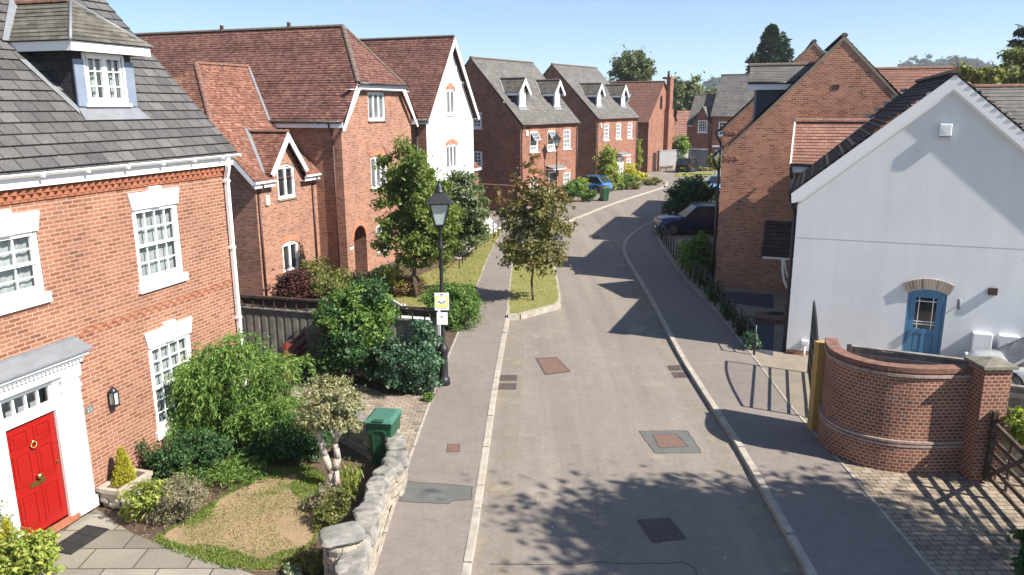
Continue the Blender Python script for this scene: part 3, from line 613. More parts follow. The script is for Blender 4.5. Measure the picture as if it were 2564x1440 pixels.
# ---------------------------------------------------------------- cars
def car(label, loc, rz, color, suv=False, L=4.2, W=1.8, H=1.5, group=None, plate='plate_y', roofbox=False, glass='glass_dark', name='parked_car', cat='car'):
    """origin at ground centre, nose towards +x"""
    e = empty(name, loc, rz, label, cat, group); pm = paint(label.split()[0] + '_car_paint', color)
    hl = L / 2; wb = L * .3; wr = .33 if not suv else .37; belt = H * .6; sill = .22 if not suv else .3
    hood = H * (.56 if not suv else .6)
    st = [(-hl, .42, belt * .82, .42), (-hl + .06, .3, belt * .97, .46), (-hl + .25, sill, belt, .49), (-wb, sill, belt, .5), (0, sill, belt, .5), (wb * .55, sill, belt * .985, .5), (wb, sill, hood, .49), (hl - .35, sill, hood * .93, .475), (hl - .1, .3, hood * .78, .44), (hl, .4, hood * .6, .38)]
    mb = MB(); rings = []
    for x, zl, zt, hw in st:
        h = hw * W
        rings.append([Vector((x, -h * .94, zl)), Vector((x, -h, zl + (zt - zl) * .35)), Vector((x, -h * .985, zl + (zt - zl) * .75)), Vector((x, -h * .9, zt - .015)), Vector((x, -h * .5, zt + .02)), Vector((x, h * .5, zt + .02)), Vector((x, h * .9, zt - .015)), Vector((x, h * .985, zl + (zt - zl) * .75)), Vector((x, h, zl + (zt - zl) * .35)), Vector((x, h * .94, zl))])
    for a, b in zip(rings[:-1], rings[1:]):
        for i in range(9): mb.face([a[i], b[i], b[i + 1], a[i + 1]], smooth=True)
        mb.face([a[9], b[9], b[0], a[0]])
    mb.face(rings[0]); mb.face(rings[-1][::-1])
    gl = [(-hl + (.12 if suv else .22), belt - .02, .44), (-hl + (.4 if suv else .75), H - .04, .39), (-.1 if not suv else -.5, H, .39), (wb * (.28 if not suv else .02), H - .05, .385), (wb * (.95 if not suv else .55), hood + .0, .45)]
    for i in range(1, 3):          # roof skin
        a, b = gl[i], gl[i + 1]
        mb.face([(a[0], -a[2] * W, a[1]), (b[0], -b[2] * W, b[1]), (b[0], b[2] * W, b[1]), (a[0], a[2] * W, a[1])], smooth=True)
    for sgn in (-1, 1):            # pillars
        for (a, b, t) in ((gl[0], gl[1], .09), (gl[4], gl[3], .06)):
            mb.beam((a[0], sgn * a[2] * W, a[1]), (b[0], sgn * b[2] * W, b[1] - .01), t, .05)
        mb.beam((gl[1][0], sgn * gl[1][2] * W, gl[1][1] - .01), (gl[3][0], sgn * gl[3][2] * W, gl[3][1] - .01), .06, .05)
        mb.beam((-.15, sgn * .47 * W, belt), (-.12, sgn * .39 * W, H - .04), .07, .03)
    b = mb.build('body', pm, e)
    s2 = [(q[0], q[1] - .012, q[2] - .008) for q in gl]
    q = MB(); q.face([(s2[4][0], -s2[4][2] * W, s2[4][1] + .03), (s2[4][0], s2[4][2] * W, s2[4][1] + .03), (s2[3][0], s2[3][2] * W, s2[3][1]), (s2[3][0], -s2[3][2] * W, s2[3][1])]); q.build('windscreen', M[glass], e)
    q = MB(); q.face([(s2[0][0], s2[0][2] * W, s2[0][1]), (s2[0][0], -s2[0][2] * W, s2[0][1]), (s2[1][0], -s2[1][2] * W, s2[1][1]), (s2[1][0], s2[1][2] * W, s2[1][1])]); q.build('rear_window', M[glass], e)
    for sgn in (-1, 1):
        q = MB(); pts = [(s2[0][0], sgn * s2[0][2] * W, belt), (s2[4][0], sgn * s2[4][2] * W, hood + .01), (s2[3][0], sgn * s2[3][2] * W, s2[3][1]), (s2[2][0], sgn * s2[2][2] * W, s2[2][1]), (s2[1][0], sgn * s2[1][2] * W, s2[1][1])]
        q.face(pts if sgn < 0 else pts[::-1]); q.build('side_window', M[glass], e)
        for xx in (-wb, wb):
            t = MB(); prof = [(wr * .62, -.1), (wr * .95, -.1), (wr, -.06), (wr, .06), (wr * .95, .1), (wr * .62, .1)]; cx = Vector((xx, sgn * (W / 2 - .1), wr)); n = 18
            rr = [[cx + Vector((r_ * math.cos(2 * math.pi * i / n), y_, r_ * math.sin(2 * math.pi * i / n))) for i in range(n)] for r_, y_ in prof]
            for a, c in zip(rr[:-1], rr[1:]):
                for i in range(n): t.face([a[i], a[(i + 1) % n], c[(i + 1) % n], c[i]][::1], smooth=True)
            tyre = t.build('wheel', M['rubber'], e)
            k = MB(); ys = sgn * (W / 2 - .1) + sgn * .075
            k.tube((xx, ys - sgn * .02, wr), (xx, ys + sgn * .012, wr), wr * .2, wr * .18, 10)
            for i in range(5):
                a = 2 * math.pi * i / 5; k.beam((xx, ys, wr), (xx + wr * .6 * math.cos(a), ys, wr + wr * .6 * math.sin(a)), .07, .03, (0, 1, 0))
            for i in range(16):
                a, c = 2 * math.pi * i / 16, 2 * math.pi * (i + 1) / 16
                k.beam((xx + wr * .6 * math.cos(a), ys, wr + wr * .6 * math.sin(a)), (xx + wr * .6 * math.cos(c), ys, wr + wr * .6 * math.sin(c)), .04, .05, (0, 1, 0))
            k.build('rim', M['alloy'], tyre)
            ar = MB()      # dark wheel arch
            for i in range(12):
                a, c = math.pi * i / 12, math.pi * (i + 1) / 12; R1, R2 = wr * 1.02, wr * 1.22; yy = sgn * (W / 2 + .004)
                f = [(xx + R1 * math.cos(a), yy, wr + R1 * math.sin(a)), (xx + R2 * math.cos(a), yy, wr + R2 * math.sin(a)), (xx + R2 * math.cos(c), yy, wr + R2 * math.sin(c)), (xx + R1 * math.cos(c), yy, wr + R1 * math.sin(c))]
                ar.face(f if sgn < 0 else f[::-1]); ar.face([(xx + R2 * math.cos(a), yy, wr + R2 * math.sin(a)), (xx + R2 * math.cos(a), yy - sgn * .1, wr + R2 * math.sin(a)), (xx + R2 * math.cos(c), yy - sgn * .1, wr + R2 * math.sin(c)), (xx + R2 * math.cos(c), yy, wr + R2 * math.sin(c))])
            ar.build('wheel_arch', M['rubber'], e)
        MB().box(wb * .62, wb * .62 + .18, sgn * W * .5 - (.0 if sgn > 0 else .2), sgn * W * .5 + (.2 if sgn > 0 else 0), belt - .02, belt + .12).build('wing_mirror', pm, e, bevel=.03)
        h = MB(); h.box(hl - .24, hl - .1, sgn * W * .34 - .16, sgn * W * .34 + .16, hood * .66, hood * .82); h.build('headlight', M['lamp_clear'], e, bevel=.03)
        h = MB(); h.box(-hl - .005, -hl + .2, sgn * W * .4 - .1, sgn * W * .4 + .08, belt * .68, belt * .9); h.build('tail_light', M['lamp_red'], e, bevel=.02)
    MB().box(hl - .09, hl + .015, -W * .3, W * .3, hood * .42, hood * .56).build('grille', M['blackp'], e)
    MB().box(-hl - .02, -hl + .02, -.26, .26, belt * .52, belt * .64).build('number_plate', M[plate], e)
    MB().box(hl - .02, hl + .03, -.26, .26, .36, .47).build('number_plate', M['sign_w'], e)
    MB().box(-hl + .03, hl - .03, -W * .475, W * .475, sill - .1, sill + .09).build('underbody', M['rubber'], e)
    if suv:
        for sgn in (-1, 1): MB().beam((gl[1][0] + .1, sgn * W * .36, H + .05), (gl[3][0] - .1, sgn * W * .36, H + .03), .04, .04).build('roof_rail', M['alloy'], e)
    return e
# ================================================================ HOUSE A: orange brick house with the red door
h = house('brick_house', 'orange brick house with red front door, white stone lintels and slate dormer roof', 200, 1308, 16.6)
mb = MB()
OPA = [(2.16, 3.42, 4.06, 5.56), (-1.3, -.04, 4.42, 5.5), (2.17, 3.42, .9, 2.72), (-4.8, -3.54, 4.06, 5.56), (-4.8, -3.54, .9, 2.72)]
wall(mb, [(-9, 0), (5.25, 0), (5.25, 6.4), (-9, 6.4)], OPA + [(-1.2, -.21, .25, 2.85)])
mb.face([(5.25, 0, 0), (5.25, 8, 0), (5.25, 8, 6.4), (5.25, 4, 10.85), (5.25, 0, 6.4)])
mb.face([(5.25, 8, 0), (-9, 8, 0), (-9, 8, 6.4), (5.25, 8, 6.4)]); mb.face([(-9, 8, 0), (-9, 0, 0), (-9, 0, 6.4), (-9, 4, 10.85), (-9, 8, 6.4)])
mb.build('wall', M['brick_a'], h)
mb = MB()   # dog-tooth eaves course and string course
for i in range(88):
    x = -9 + .05 + i * .162
    for z0, oy, k in ((6.12, .085, 0), (6.035, .06, .08)):
        mb.face([(x + k - .078, 0, z0 + .07), (x + k, -oy, z0 + .07), (x + k + .078, 0, z0 + .07)]); mb.face([(x + k - .078, 0, z0), (x + k + .078, 0, z0), (x + k, -oy, z0)])
        mb.face([(x + k - .078, 0, z0), (x + k, -oy, z0), (x + k, -oy, z0 + .07), (x + k - .078, 0, z0 + .07)]); mb.face([(x + k, -oy, z0), (x + k + .078, 0, z0), (x + k + .078, 0, z0 + .07), (x + k, -oy, z0 + .07)])
for i in range(63):
    x = -9 + .1 + i * .225
    if -1.95 < x < .5: continue
    mb.box(x, x + .1, -.018, .0, 3.43, 3.49, 'k'); mb.box(x + .11, x + .21, -.014, 0, 3.51, 3.57, 'k')
mb.box(-9, 5.24, -.03, 0, 6.0, 6.028, 'k')
mb.build('dentil_course', M['brick_plain_a'], h)
ES, RS = 6.42, 1.06
mb = MB(); zr = ES + RS * 4.3
mb.roof((-9.1, -.2, ES + .106), (5.36, -.2, ES + .106), (5.36, 4, zr), (-9.1, 4, zr), .25, .022, 1)
mb.roof((5.36, 8.3, ES), (-9.1, 8.3, ES), (-9.1, 4, zr), (5.36, 4, zr), .24, .022, 2)
mb.face([(5.36, -.2, ES + .06), (5.36, -.2, ES + .106), (5.36, 4, zr), (5.36, 4, zr - .06)]); mb.face([(-9.1, -.2, ES + .07), (5.36, -.2, ES + .07), (5.36, 4, zr - .03), (-9.1, 4, zr - .03)][::-1])
rf = mb.build('roof', M['slate_a'], h)
MB().ridge((-9.1, 4, zr), (5.36, 4, zr), .13, .4).build('ridge_tiles', M['ridge'], rf)
cm = MB(); cm.box(4.3, 5.2, 3.4, 4.6, 10, 12.2); cm.box(4.22, 5.28, 3.32, 4.68, 12.2, 12.36); ch = cm.build('chimney', M['brick_a'], rf)
MB().lathe([(.14, 12.36), (.12, 12.8), (.15, 12.85)], (4.75, 4, 0), 12).build('chimney_pot', M['ridge'], ch)
MB().box(-9, 5.3, -.12, -.09, 6.24, 6.47).build('fascia', M['white'], h); MB().box(-9, 5.3, -.09, -.001, 6.26, 6.28).build('soffit', M['white'], h)
gutter(h, -9, 5.45, -.182, 6.47, M['white'], .06)
mb = MB()
for a, b in [((5.02, -.18, 6.41), (5.02, -.18, 6.2)), ((5.02, -.18, 6.2), (5.06, -.08, 5.95)), ((5.06, -.08, 5.97), (5.06, -.08, 0))]: mb.beam(a, b, .085, .085, (0, 1, 0))
for z in (.9, 2.6, 4.3, 5.85): mb.box(5.0, 5.12, -.135, -.001, z, z + .06)
mb.build('downpipe', M['white'], h)
for i, o in enumerate(OPA):
    window(h, o[0], o[2], o[1] - o[0], o[3] - o[2], 0, cols=3 if i in (1,) else 4, rows=2 if i != 2 else 3, lintel='splay', glass='glass', curtain=2, sillh=.17, sillo=.07, recess=.02, fw=.075, bar=.024)
# dormer
D_ = MB(); yb = lambda z: -.3 + (z - ES) / RS
D_.face([(1.9, .71, 7.5), (1.9, yb(8.6), 8.6), (1.9, .71, 8.6)][::-1]); D_.face([(3.36, .71, 7.5), (3.36, yb(8.6), 8.6), (3.36, .71, 8.6)])
D_.face([(1.9, .71, 8.42), (3.36, .71, 8.42), (3.36, .71, 8.6), (1.9, .71, 8.6)])
D_.face([(1.9, .6, 8.55), (3.36, .6, 8.55), (3.36, 1.7, 8.55), (1.9, 1.7, 8.55)])
dm = D_.build('dormer', M['darkcheek'], h)
window(dm, 2.11, 7.6, 1.04, .95, .71, kind='casement', cols=2, rows=3, glass='glass', curtain=2, sill='white', sillh=.06, recess=-.01, fw=.055)
for xa, xb in ((1.88, 2.11), (3.15, 3.38)): MB().box(xa, xb, .67, .705, 7.55, 8.42).build('lead_cheek', M['leadblue'], dm)
mb = MB(); off = Vector((0, -.02, .02))
rp_ = lambda x, y: (x, y - .022, ES + RS * (y + .3) + .028)
mb.face([rp_(1.8, .5), rp_(3.5, .5), rp_(3.42, .72), rp_(1.88, .72)]); 
mb.face([rp_(1.5, 1.55), rp_(1.64, 1.55), rp_(1.9, .74), rp_(1.8, .6)][::-1])
mb.build('lead_apron', M['lead'], dm)
F8 = [(1.62, .42), (3.62, .42)]
mb = MB(); mb.box(1.62, 3.62, .42, .45, 8.55, 8.72); mb.box(1.62, 1.65, .45, yb(8.72), 8.55, 8.72); mb.box(3.59, 3.62, .45, yb(8.72), 8.55, 8.72); mb.box(1.65, 3.59, .45, .71, 8.56, 8.58); mb.build('fascia', M['white'], dm)
ap = (2.62, 1.3, 9.56); bk = (2.62, yb(9.56), 9.56); el, er = (1.58, .38, 8.73), (3.66, .38, 8.73); bl, br = (1.58, yb(8.73), 8.73), (3.66, yb(8.73), 8.73)
mb = MB(); mb.roof(el, er, ap, ap, .13, .016, 3); mb.roof(bl, el, ap, bk, .13, .016, 4); mb.roof(er, br, bk, ap, .13, .016, 5)
dr = mb.build('dormer_roof', M['slate_old'], dm)
MB().ridge(bk, ap, .1, .33).build('ridge_tiles', M['ridge'], dr)
mb = MB(); mb.tube(el, ap, .03); mb.tube(er, ap, .03); mb.build('lead_hip', M['lead'], dr)
mb = MB(); 
for s_ in (1, -1):
    x0, x1 = (1.58, 2.62) if s_ > 0 else (3.66, 2.62)
    q = [rp_(x0 - .12 * s_, yb(8.73) - .02), rp_(x0 + .1 * s_, yb(8.73) - .02), rp_(x1 + .08 * s_, yb(9.56)), rp_(x1 - .14 * s_, yb(9.56) + .02)]
    mb.face([Vector(k) + Vector((0, -.01, .012)) for k in (q if s_ > 0 else q[::-1])])
mb.build('lead_valley', M['lead'], dr)
# door case
ds = MB(); wt = M['white']
for x0, x1 in ((-.05, .31), (-1.72, -1.36)):
    ds.box(x0, x1, -.12, .0, .2, 2.9, 'k'); ds.box(x0 - .03, x1 + .03, -.15, 0, .2, .42, 'k'); ds.box(x0 - .02, x1 + .02, -.145, 0, 2.6, 2.66, 'k'); ds.box(x0 - .03, x1 + .03, -.155, 0, 2.8, 2.9, 'k')
    ds.box(x0 + .07, x1 - .07, -.135, -.12, .55, 2.5, 'k')
ds.box(-.205, -.05, -.06, .1, .2, 2.9); ds.box(-1.36, -1.205, -.06, .1, .2, 2.9); ds.box(-1.205, -.205, -.05, .1, 2.33, 2.46); ds.box(-1.205, -.205, -.055, .1, 2.82, 2.92)
ds.box(-1.75, .34, -.16, 0, 2.92, 3.06, 'k')
ds.box(-1.8, .38, -.24, 0, 3.14, 3.2, 'k'); ds.box(-1.84, .42, -.3, 0, 3.2, 3.27, 'k')
for i in range(27): ds.box(-1.78 + i * .08, -1.73 + i * .08, -.21, -.0, 3.065, 3.135, 'k')
cs = ds.build('door_surround', wt, h)
mb = MB(); mb.face([(-1.9, -.36, 3.3), (.48, -.36, 3.3), (.48, -.02, 3.45), (-1.9, -.02, 3.45)]); mb.box(-1.9, .48, -.36, -.0, 3.272, 3.3, 't'); mb.face([(.48, -.36, 3.3), (.48, 0, 3.3), (.48, 0, 3.45)]); mb.box(-1.85, .43, -.02, -.003, 3.44, 3.5); mb.build('lead_hood', M['lead'], cs)
fl = MB(); fl.box(-1.18, -.22, .0, .05, 2.46, 2.5); fl.box(-1.18, -.22, .0, .05, 2.78, 2.82)
for x in (-1.2, -.96, -.72, -.48, -.24): fl.box(x, x + .03, -.005, .05, 2.46, 2.82)
fo = fl.build('fanlight', wt, h); MB().face([(-1.18, .04, 2.48), (-.22, .04, 2.48), (-.22, .04, 2.8), (-1.18, .04, 2.8)]) if 0 else None
q = MB(); q.face([(-1.18, .04, 2.48), (-.22, .04, 2.48), (-.22, .04, 2.8), (-1.18, .04, 2.8)]); q.build('pane', M['glass'], fo)
q = MB(); q.box(-1.3, -.1, .3, .32, 2.4, 2.9); q.box(-1.3, -.1, .05, .3, 2.9, 2.92); q.build('curtain', M['curtain'], fo)
dr_ = MB(); dr_.box(-1.2, -.21, .02, .07, .27, 2.33)
PAN = [(-1.1, -.76, 1.92, 2.2), (-.65, -.31, 1.92, 2.2), (-1.1, -.76, 1.22, 1.8), (-.65, -.31, 1.22, 1.8), (-1.1, -.76, .4, 1.06), (-.65, -.31, .4, 1.06)]
for x0, x1, z0, z1 in PAN:
    for a, b, c, d in ((x0, x1, z0, z0 + .025), (x0, x1, z1 - .025, z1), (x0, x0 + .025, z0 + .025, z1 - .025), (x1 - .025, x1, z0 + .025, z1 - .025)): dr_.box(a, b, .004, .02, c, d)
    dr_.box(x0 + .07, x1 - .07, .008, .02, z0 + .07, z1 - .07)
do = dr_.build('door', M['red'], h, bevel=.004)
kn = MB(); cx, cz = -.7, 1.87
for i in range(16):
    a, b = 2 * math.pi * i / 16, 2 * math.pi * (i + 1) / 16
    kn.tube((cx + .055 * math.cos(a), -.02, cz + .055 * math.sin(a)), (cx + .055 * math.cos(b), -.02, cz + .055 * math.sin(b)), .013, n=6)
kn.lathe([(.02, 0), (.02, .03)], (cx, -.0, cz + .05), 8); kn.build('door_knocker', M['brass'], do)
mb = MB(); mb.tube((-.7, .02, 1.29), (-.7, -.03, 1.29), .02); 
for a, b, r0, r1 in ((-.03, -.045, .02, .045), (-.045, -.075, .045, .045), (-.075, -.09, .045, .02)): mb.tube((-.7, a, 1.29), (-.7, b, 1.29), r0, r1, 14)
mb.build('door_knob', M['brass'], do)
MB().box(-.86, -.56, .0, .02, 1.12, 1.2).build('letter_plate', M['letter'], do); mb = MB(); mb.tube((-.27, .02, 1.36), (-.27, -.01, 1.36), .025); mb.build('lock', M['brass'], do)
MB().box(-1.36, -.05, -.12, .1, .16, .25).build('threshold', M['brick_plain_a'], h); MB().box(-1.3, -.1, -.03, .1, .02, .16).build('step', M['brick_a'], h)
nb = MB(); nb.box(.46, .62, -.014, 0, 1.97, 2.1); npl = nb.build('number_plaque', M['sign_d'], h)
fc = bpy.data.curves.new('digits', 'FONT'); fc.body = '25'; fc.size = .12; fc.align_x = 'CENTER'; fc.extrude = .002
fo_ = bpy.data.objects.new('t', fc); COL.objects.link(fo_); dg = bpy.context.evaluated_depsgraph_get(); me = bpy.data.meshes.new_from_object(fo_.evaluated_get(dg)); bpy.data.objects.remove(fo_)
me.materials.clear(); me.materials.append(M['sign_g']); t_ = link('digits', me, npl, (.54, -.017, 1.992)); t_.rotation_euler = (R(90), 0, 0)
wl = MB(); wl.box(1.0, 1.1, -.03, 0, 1.98, 2.2); wl.lathe([(.02, 2.3), (.05, 2.27), (.085, 2.22), (.085, 2.2)][::-1], (1.05, -.1, 0), 6); wl.box(.98, 1.12, -.17, -.03, 1.92, 1.95)
for x, y in ((.985, -.165), (1.1, -.165), (.985, -.05), (1.1, -.05)): wl.box(x, x + .015, y, y + .015, 1.95, 2.2)
wo = wl.build('wall_lantern', M['blackp'], h); MB().box(.998, 1.098, -.15, -.048, 1.955, 2.195).build('lantern_glass', M['lamp_glass'], wo)

# ================================================================ HOUSE B: half-hipped brick house
h = house('brick_house', 'red brick house with plum tiled half-hipped roof, arched porch and small tiled dormer wing', 880, 702, 19)
OPB = [(2.2, 3.8, 6.93, 8.2), (2.2, 3.76, 3.82, 5.3), (2.46, 3.66, .75, 2.16, .14), (.4, 1.5, .02, 2.32, .55, .8)]
mb = MB(); Z0 = 7.2
wall(mb, [(-.17, 0), (6.45, 0), (6.45, Z0), (5.4, 8.45), (.8, 8.45), (-.17, Z0)], OPB)
mb.face([(-.17, 14, 0), (-.17, 0, 0), (-.17, 0, Z0), (-.17, 14, Z0)]); mb.face([(6.45, 0, 0), (6.45, 14, 0), (6.45, 14, Z0), (6.45, 0, Z0)]); mb.face([(6.45, 14, 0), (-.17, 14, 0), (-.17, 14, Z0), (3.1, 14, 11), (6.45, 14, Z0)])
mb.box(-.24, -.17, -.02, .5, 0, 6.6, 'r')
mb.build('wall', M['brick_b'], h)
mb = MB(); wall(mb, [(-4.4, 0), (-.171, 0), (-.171, 4.72), (-4.4, 4.72)], [(-2.95, -1.75, 3.88, 4.72), (-2.95, -1.82, .8, 2.1, .14)], 1.4)
mb.face([(-4.4, 9.9, 0), (-4.4, 1.4, 0), (-4.4, 1.4, 4.7), (-4.4, 2.9, 6.35), (-4.4, 8.4, 6.35), (-4.4, 9.9, 4.7)]); mb.face([(-.2, 9.9, 0), (-4.4, 9.9, 0), (-4.4, 9.9, 4.7), (-.2, 9.9, 4.7)])
wall(mb, [(-3.55, 4.72), (-1.2, 4.72), (-2.4, 6.35)], [(-2.95, -1.75, 4.719, 5.28, .16)], 1.4)
mb.build('annex_wall', M['brick_b'], h)
mb = MB()
mb.roof((-.47, 14, 6.95), (-.47, -.3, 6.95), (.9, -.3, 8.57), (.9, 14, 8.57), .14, .026, 1); mb.roof((.9, 14, 8.57), (.9, -.3, 8.57), (3.1, 1.6, 11.15), (3.1, 14, 11.15), .14, .026, 2)
mb.roof((6.72, -.3, 6.95), (6.72, 14, 6.95), (5.3, 14, 8.57), (5.3, -.3, 8.57), .11, .016, 3); mb.roof((5.3, -.3, 8.57), (5.3, 14, 8.57), (3.1, 14, 11.15), (3.1, 1.6, 11.15), .11, .016, 4)
mb.roof((.85, -.34, 8.55), (5.35, -.34, 8.55), (3.1, 1.6, 11.15), (3.1, 1.6, 11.15), .14, .026, 5)
rf = mb.build('roof', M['tile_b'], h)
mb = MB(); mb.ridge((3.1, 14, 11.17), (3.1, 1.6, 11.17)); mb.ridge((3.1, 1.6, 11.15), (.9, -.32, 8.57)); mb.ridge((3.1, 1.6, 11.15), (5.3, -.32, 8.57)); mb.build('ridge_tiles', M['ridge_dark'], rf)
mb = MB()
for y in (4.5, 8.3): mb.lathe([(.09, 11.1), (.09, 11.4), (.11, 11.42)], (3.1, y, 0), 10)
mb.build('ridge_vent', M['ridge'], rf)
mb = MB(); bt = .05
for sx, x0, x1 in ((1, -.5, .86), (-1, 6.75, 5.34)): mb.prism([(x0, 6.58), (x0 + .12 * sx, 6.55), (x1 + .22 * sx, 8.28), (x1 + .0 * sx, 8.5)] if sx > 0 else [(x0, 6.58), (x1, 8.5), (x1 - .22, 8.28), (x0 - .12, 6.55)], -.3, -.25)
mb.box(.86, 5.34, -.3, -.25, 8.3, 8.5); mb.box(-.46, -.43, -.25, 14, 6.68, 6.9); mb.box(6.66, 6.69, -.25, 14, 6.68, 6.9); mb.box(.3, 5.9, -.25, -.001, 8.26, 8.29)
mb.build('bargeboard', M['white'], h)
mb = MB(); mb.tube((-.52, 14, 6.92), (-.52, -.2, 6.92), .06); mb.tube((.8, -.42, 8.53), (5.4, -.42, 8.53), .05); gt = mb.build('gutter', M['blackp'], h)
mb = MB(); mb.path([Vector(q) for q in ((-.5, .42, 6.88), (-.45, .42, 6.7), (-.22, .42, 6.35), (-.22, .42, 0))], .042); mb.build('downpipe', M['pipe_brown'], h)
for o, l in zip(OPB[:3], (3, 3, 2)): window(h, o[0], o[2], o[1] - o[0], o[3] - o[2], kind='casement', cols=1, rows=1, lights=l, rise=o[4] if len(o) > 4 else 0, lintel='brick_gauged' if len(o) > 4 or o[3] < 6 else None, sill='sand', sillh=.06, glass='glass_grey', frame='white_far')
mb = MB(); mb.box(.38, 1.52, .8, .84, 0, 2.35); dd = mb.build('porch_door', M['wood_d'], h)
l = MB(); ti = arc(.38, 1.52, 2.33, .57, 14); to = arc(.16, 1.74, 2.57, .79, 14)
for k in range(len(ti) - 1): l.face([(ti[k][0], -.01, ti[k][1]), (ti[k + 1][0], -.01, ti[k + 1][1]), (to[k + 1][0], -.01, to[k + 1][1]), (to[k][0], -.01, to[k][1])], [(k * .11, 0), (k * .11 + .11, 0), (k * .11 + .11, .22), (k * .11, .22)])
l.build('porch_arch', M['brick_gauged'], h); MB().box(.02, .3, -.015, 0, 1.38, 1.48).build('house_plaque', M['sign_w'], h)
# annex roof with its wall dormer
AE, hipz = 4.72, 6.42; ap = (-1.92, 5.75, AE + 4.65)
mb = MB(); T = lambda y: AE + (y - 1.1)
mb.roof((-4.72, 1.1, AE), (-3.5, 1.1, AE), (-3.5, 2.8, T(2.8)), (-4.72, 2.8, T(2.8)), .11, .016, 6); mb.roof((-3.5, 1.46, T(1.46)), (-1.3, 1.46, T(1.46)), (-1.3, 2.8, T(2.8)), (-3.5, 2.8, T(2.8)), .11, .016, 7)
mb.roof((-1.3, 1.1, AE), (-.2, 1.1, AE), (-.2, 2.8, T(2.8)), (-1.3, 2.8, T(2.8)), .11, .016, 8)
mb.roof((-4.72, 2.8, T(2.8)), (1.6, 2.8, T(2.8)), (1.6, 5.75, T(5.75)), ap, .14, .024, 9)
mb.roof((-4.72, 8.7, T(2.8)), (-4.72, 2.8, T(2.8)), ap, ap, .11, .016, 10)
mb.roof((1.6, 10.4, AE), (-4.72, 10.4, AE), (-4.72, 8.7, T(2.8)), (1.6, 8.7, T(2.8)), .11, .016, 11); mb.roof((1.6, 8.7, T(2.8)), (-4.72, 8.7, T(2.8)), ap, (1.6, 5.75, T(5.75)), .11, .016, 12)
ar = mb.build('annex_roof', M['tile_r'], h)
mb = MB(); mb.ridge((1.5, 5.75, T(5.77)), ap); mb.ridge(ap, (-4.72, 2.8, T(2.8))); mb.build('ridge_tiles', M['ridge'], ar)
mb = MB(); mb.box(-4.78, -4.72, 1.1, 1.15, 4.5, 4.6); mb.face([(-4.74, 2.8, T(2.8) - .02), (-4.74, 1.1, AE - .02), (-4.74, 1.1, AE - .27), (-4.74, 2.8, T(2.8) - .3)]); mb.box(-4.72, -3.5, 1.12, 1.15, 4.5, 4.7); mb.box(-1.38, -.3, 1.12, 1.15, 4.5, 4.7)
mb.box(-4.6, -3.4, 1.15, 1.4, 4.5, 4.52); mb.box(-1.4, -.2, 1.15, 1.4, 4.5, 4.52)
for x0, x1 in ((-3.72, -2.42), (-1.16, -2.42)):
    s_ = 1 if x1 > x0 else -1; P = [(x0, 4.98), (x0 + .17 * s_, 4.88), (x1, 6.22), (x1, 6.56)]
    mb.prism(P if s_ > 0 else P[::-1], 1.08, 1.14)
mb.build('bargeboard', M['white'], ar)
dr = MB(); dr.roof((-3.75, 1.45, 5.0), (-3.75, 1.1, 5.0), (-2.43, 1.1, 6.58), (-2.43, 3.0, 6.58), .11, .016, 13); dr.roof((-1.12, 1.1, 5.0), (-1.12, 1.45, 5.0), (-2.43, 3.0, 6.58), (-2.43, 1.1, 6.58), .11, .016, 14)
dd = dr.build('dormer_roof', M['tile_r'], ar); MB().ridge((-2.43, 3.0, 6.6), (-2.43, 1.08, 6.6)).build('ridge_tiles', M['ridge'], dd)
mb = MB(); q = lambda x, y: Vector((x, y, T(y) + .035))
mb.face([q(-3.85, 1.42), q(-3.66, 1.3), q(-2.4, 2.95), q(-2.56, 3.1)]); mb.face([q(-1.0, 1.42), q(-2.3, 3.1), q(-2.46, 2.95), q(-1.2, 1.3)]); mb.build('lead_valley', M['lead'], dd)
mb = MB(); v = lambda z, o: Vector((-.47 + (z - 6.95) / 1.18 - .02 + o, 1.1 + z - AE - .01, z + .05))
mb.face([v(6.95, -.13), v(6.95, .1), v(9.35, .1), v(9.35, -.13)]); mb.build('lead_valley', M['lead'], ar)
mb = MB(); mb.tube((-4.8, 1.06, 4.7), (-3.5, 1.06, 4.7), .05); mb.tube((-1.38, 1.06, 4.7), (-.3, 1.06, 4.7), .05); mb.build('gutter', M['white'], ar)
for x in (-4.28, -.55): MB().path([Vector(k) for k in ((x, 1.08, 4.66), (x, 1.12, 4.5), (x, 1.34, 4.25), (x, 1.34, 0))], .042).build('downpipe', M['pipe_brown'], h)
window(h, -2.95, 3.88, 1.2, 1.4, 1.4, kind='casement', cols=1, rows=1, rise=.16, sill='sand', sillh=.06, glass='glass_dark'); window(h, -2.95, .8, 1.13, 1.3, 1.4, kind='casement', cols=1, rows=1, rise=.14, lintel='brick_gauged', sill='sand', glass='glass_dark')
MB().box(-3.85, -3.65, 1.3, 1.4, 3.75, 4.15).build('alarm_box', M['white'], h, bevel=.02)
MB().box(-4.43, -4.4, 3.0, 3.9, 0, 2.0).build('side_door', M['wood_d'], h)

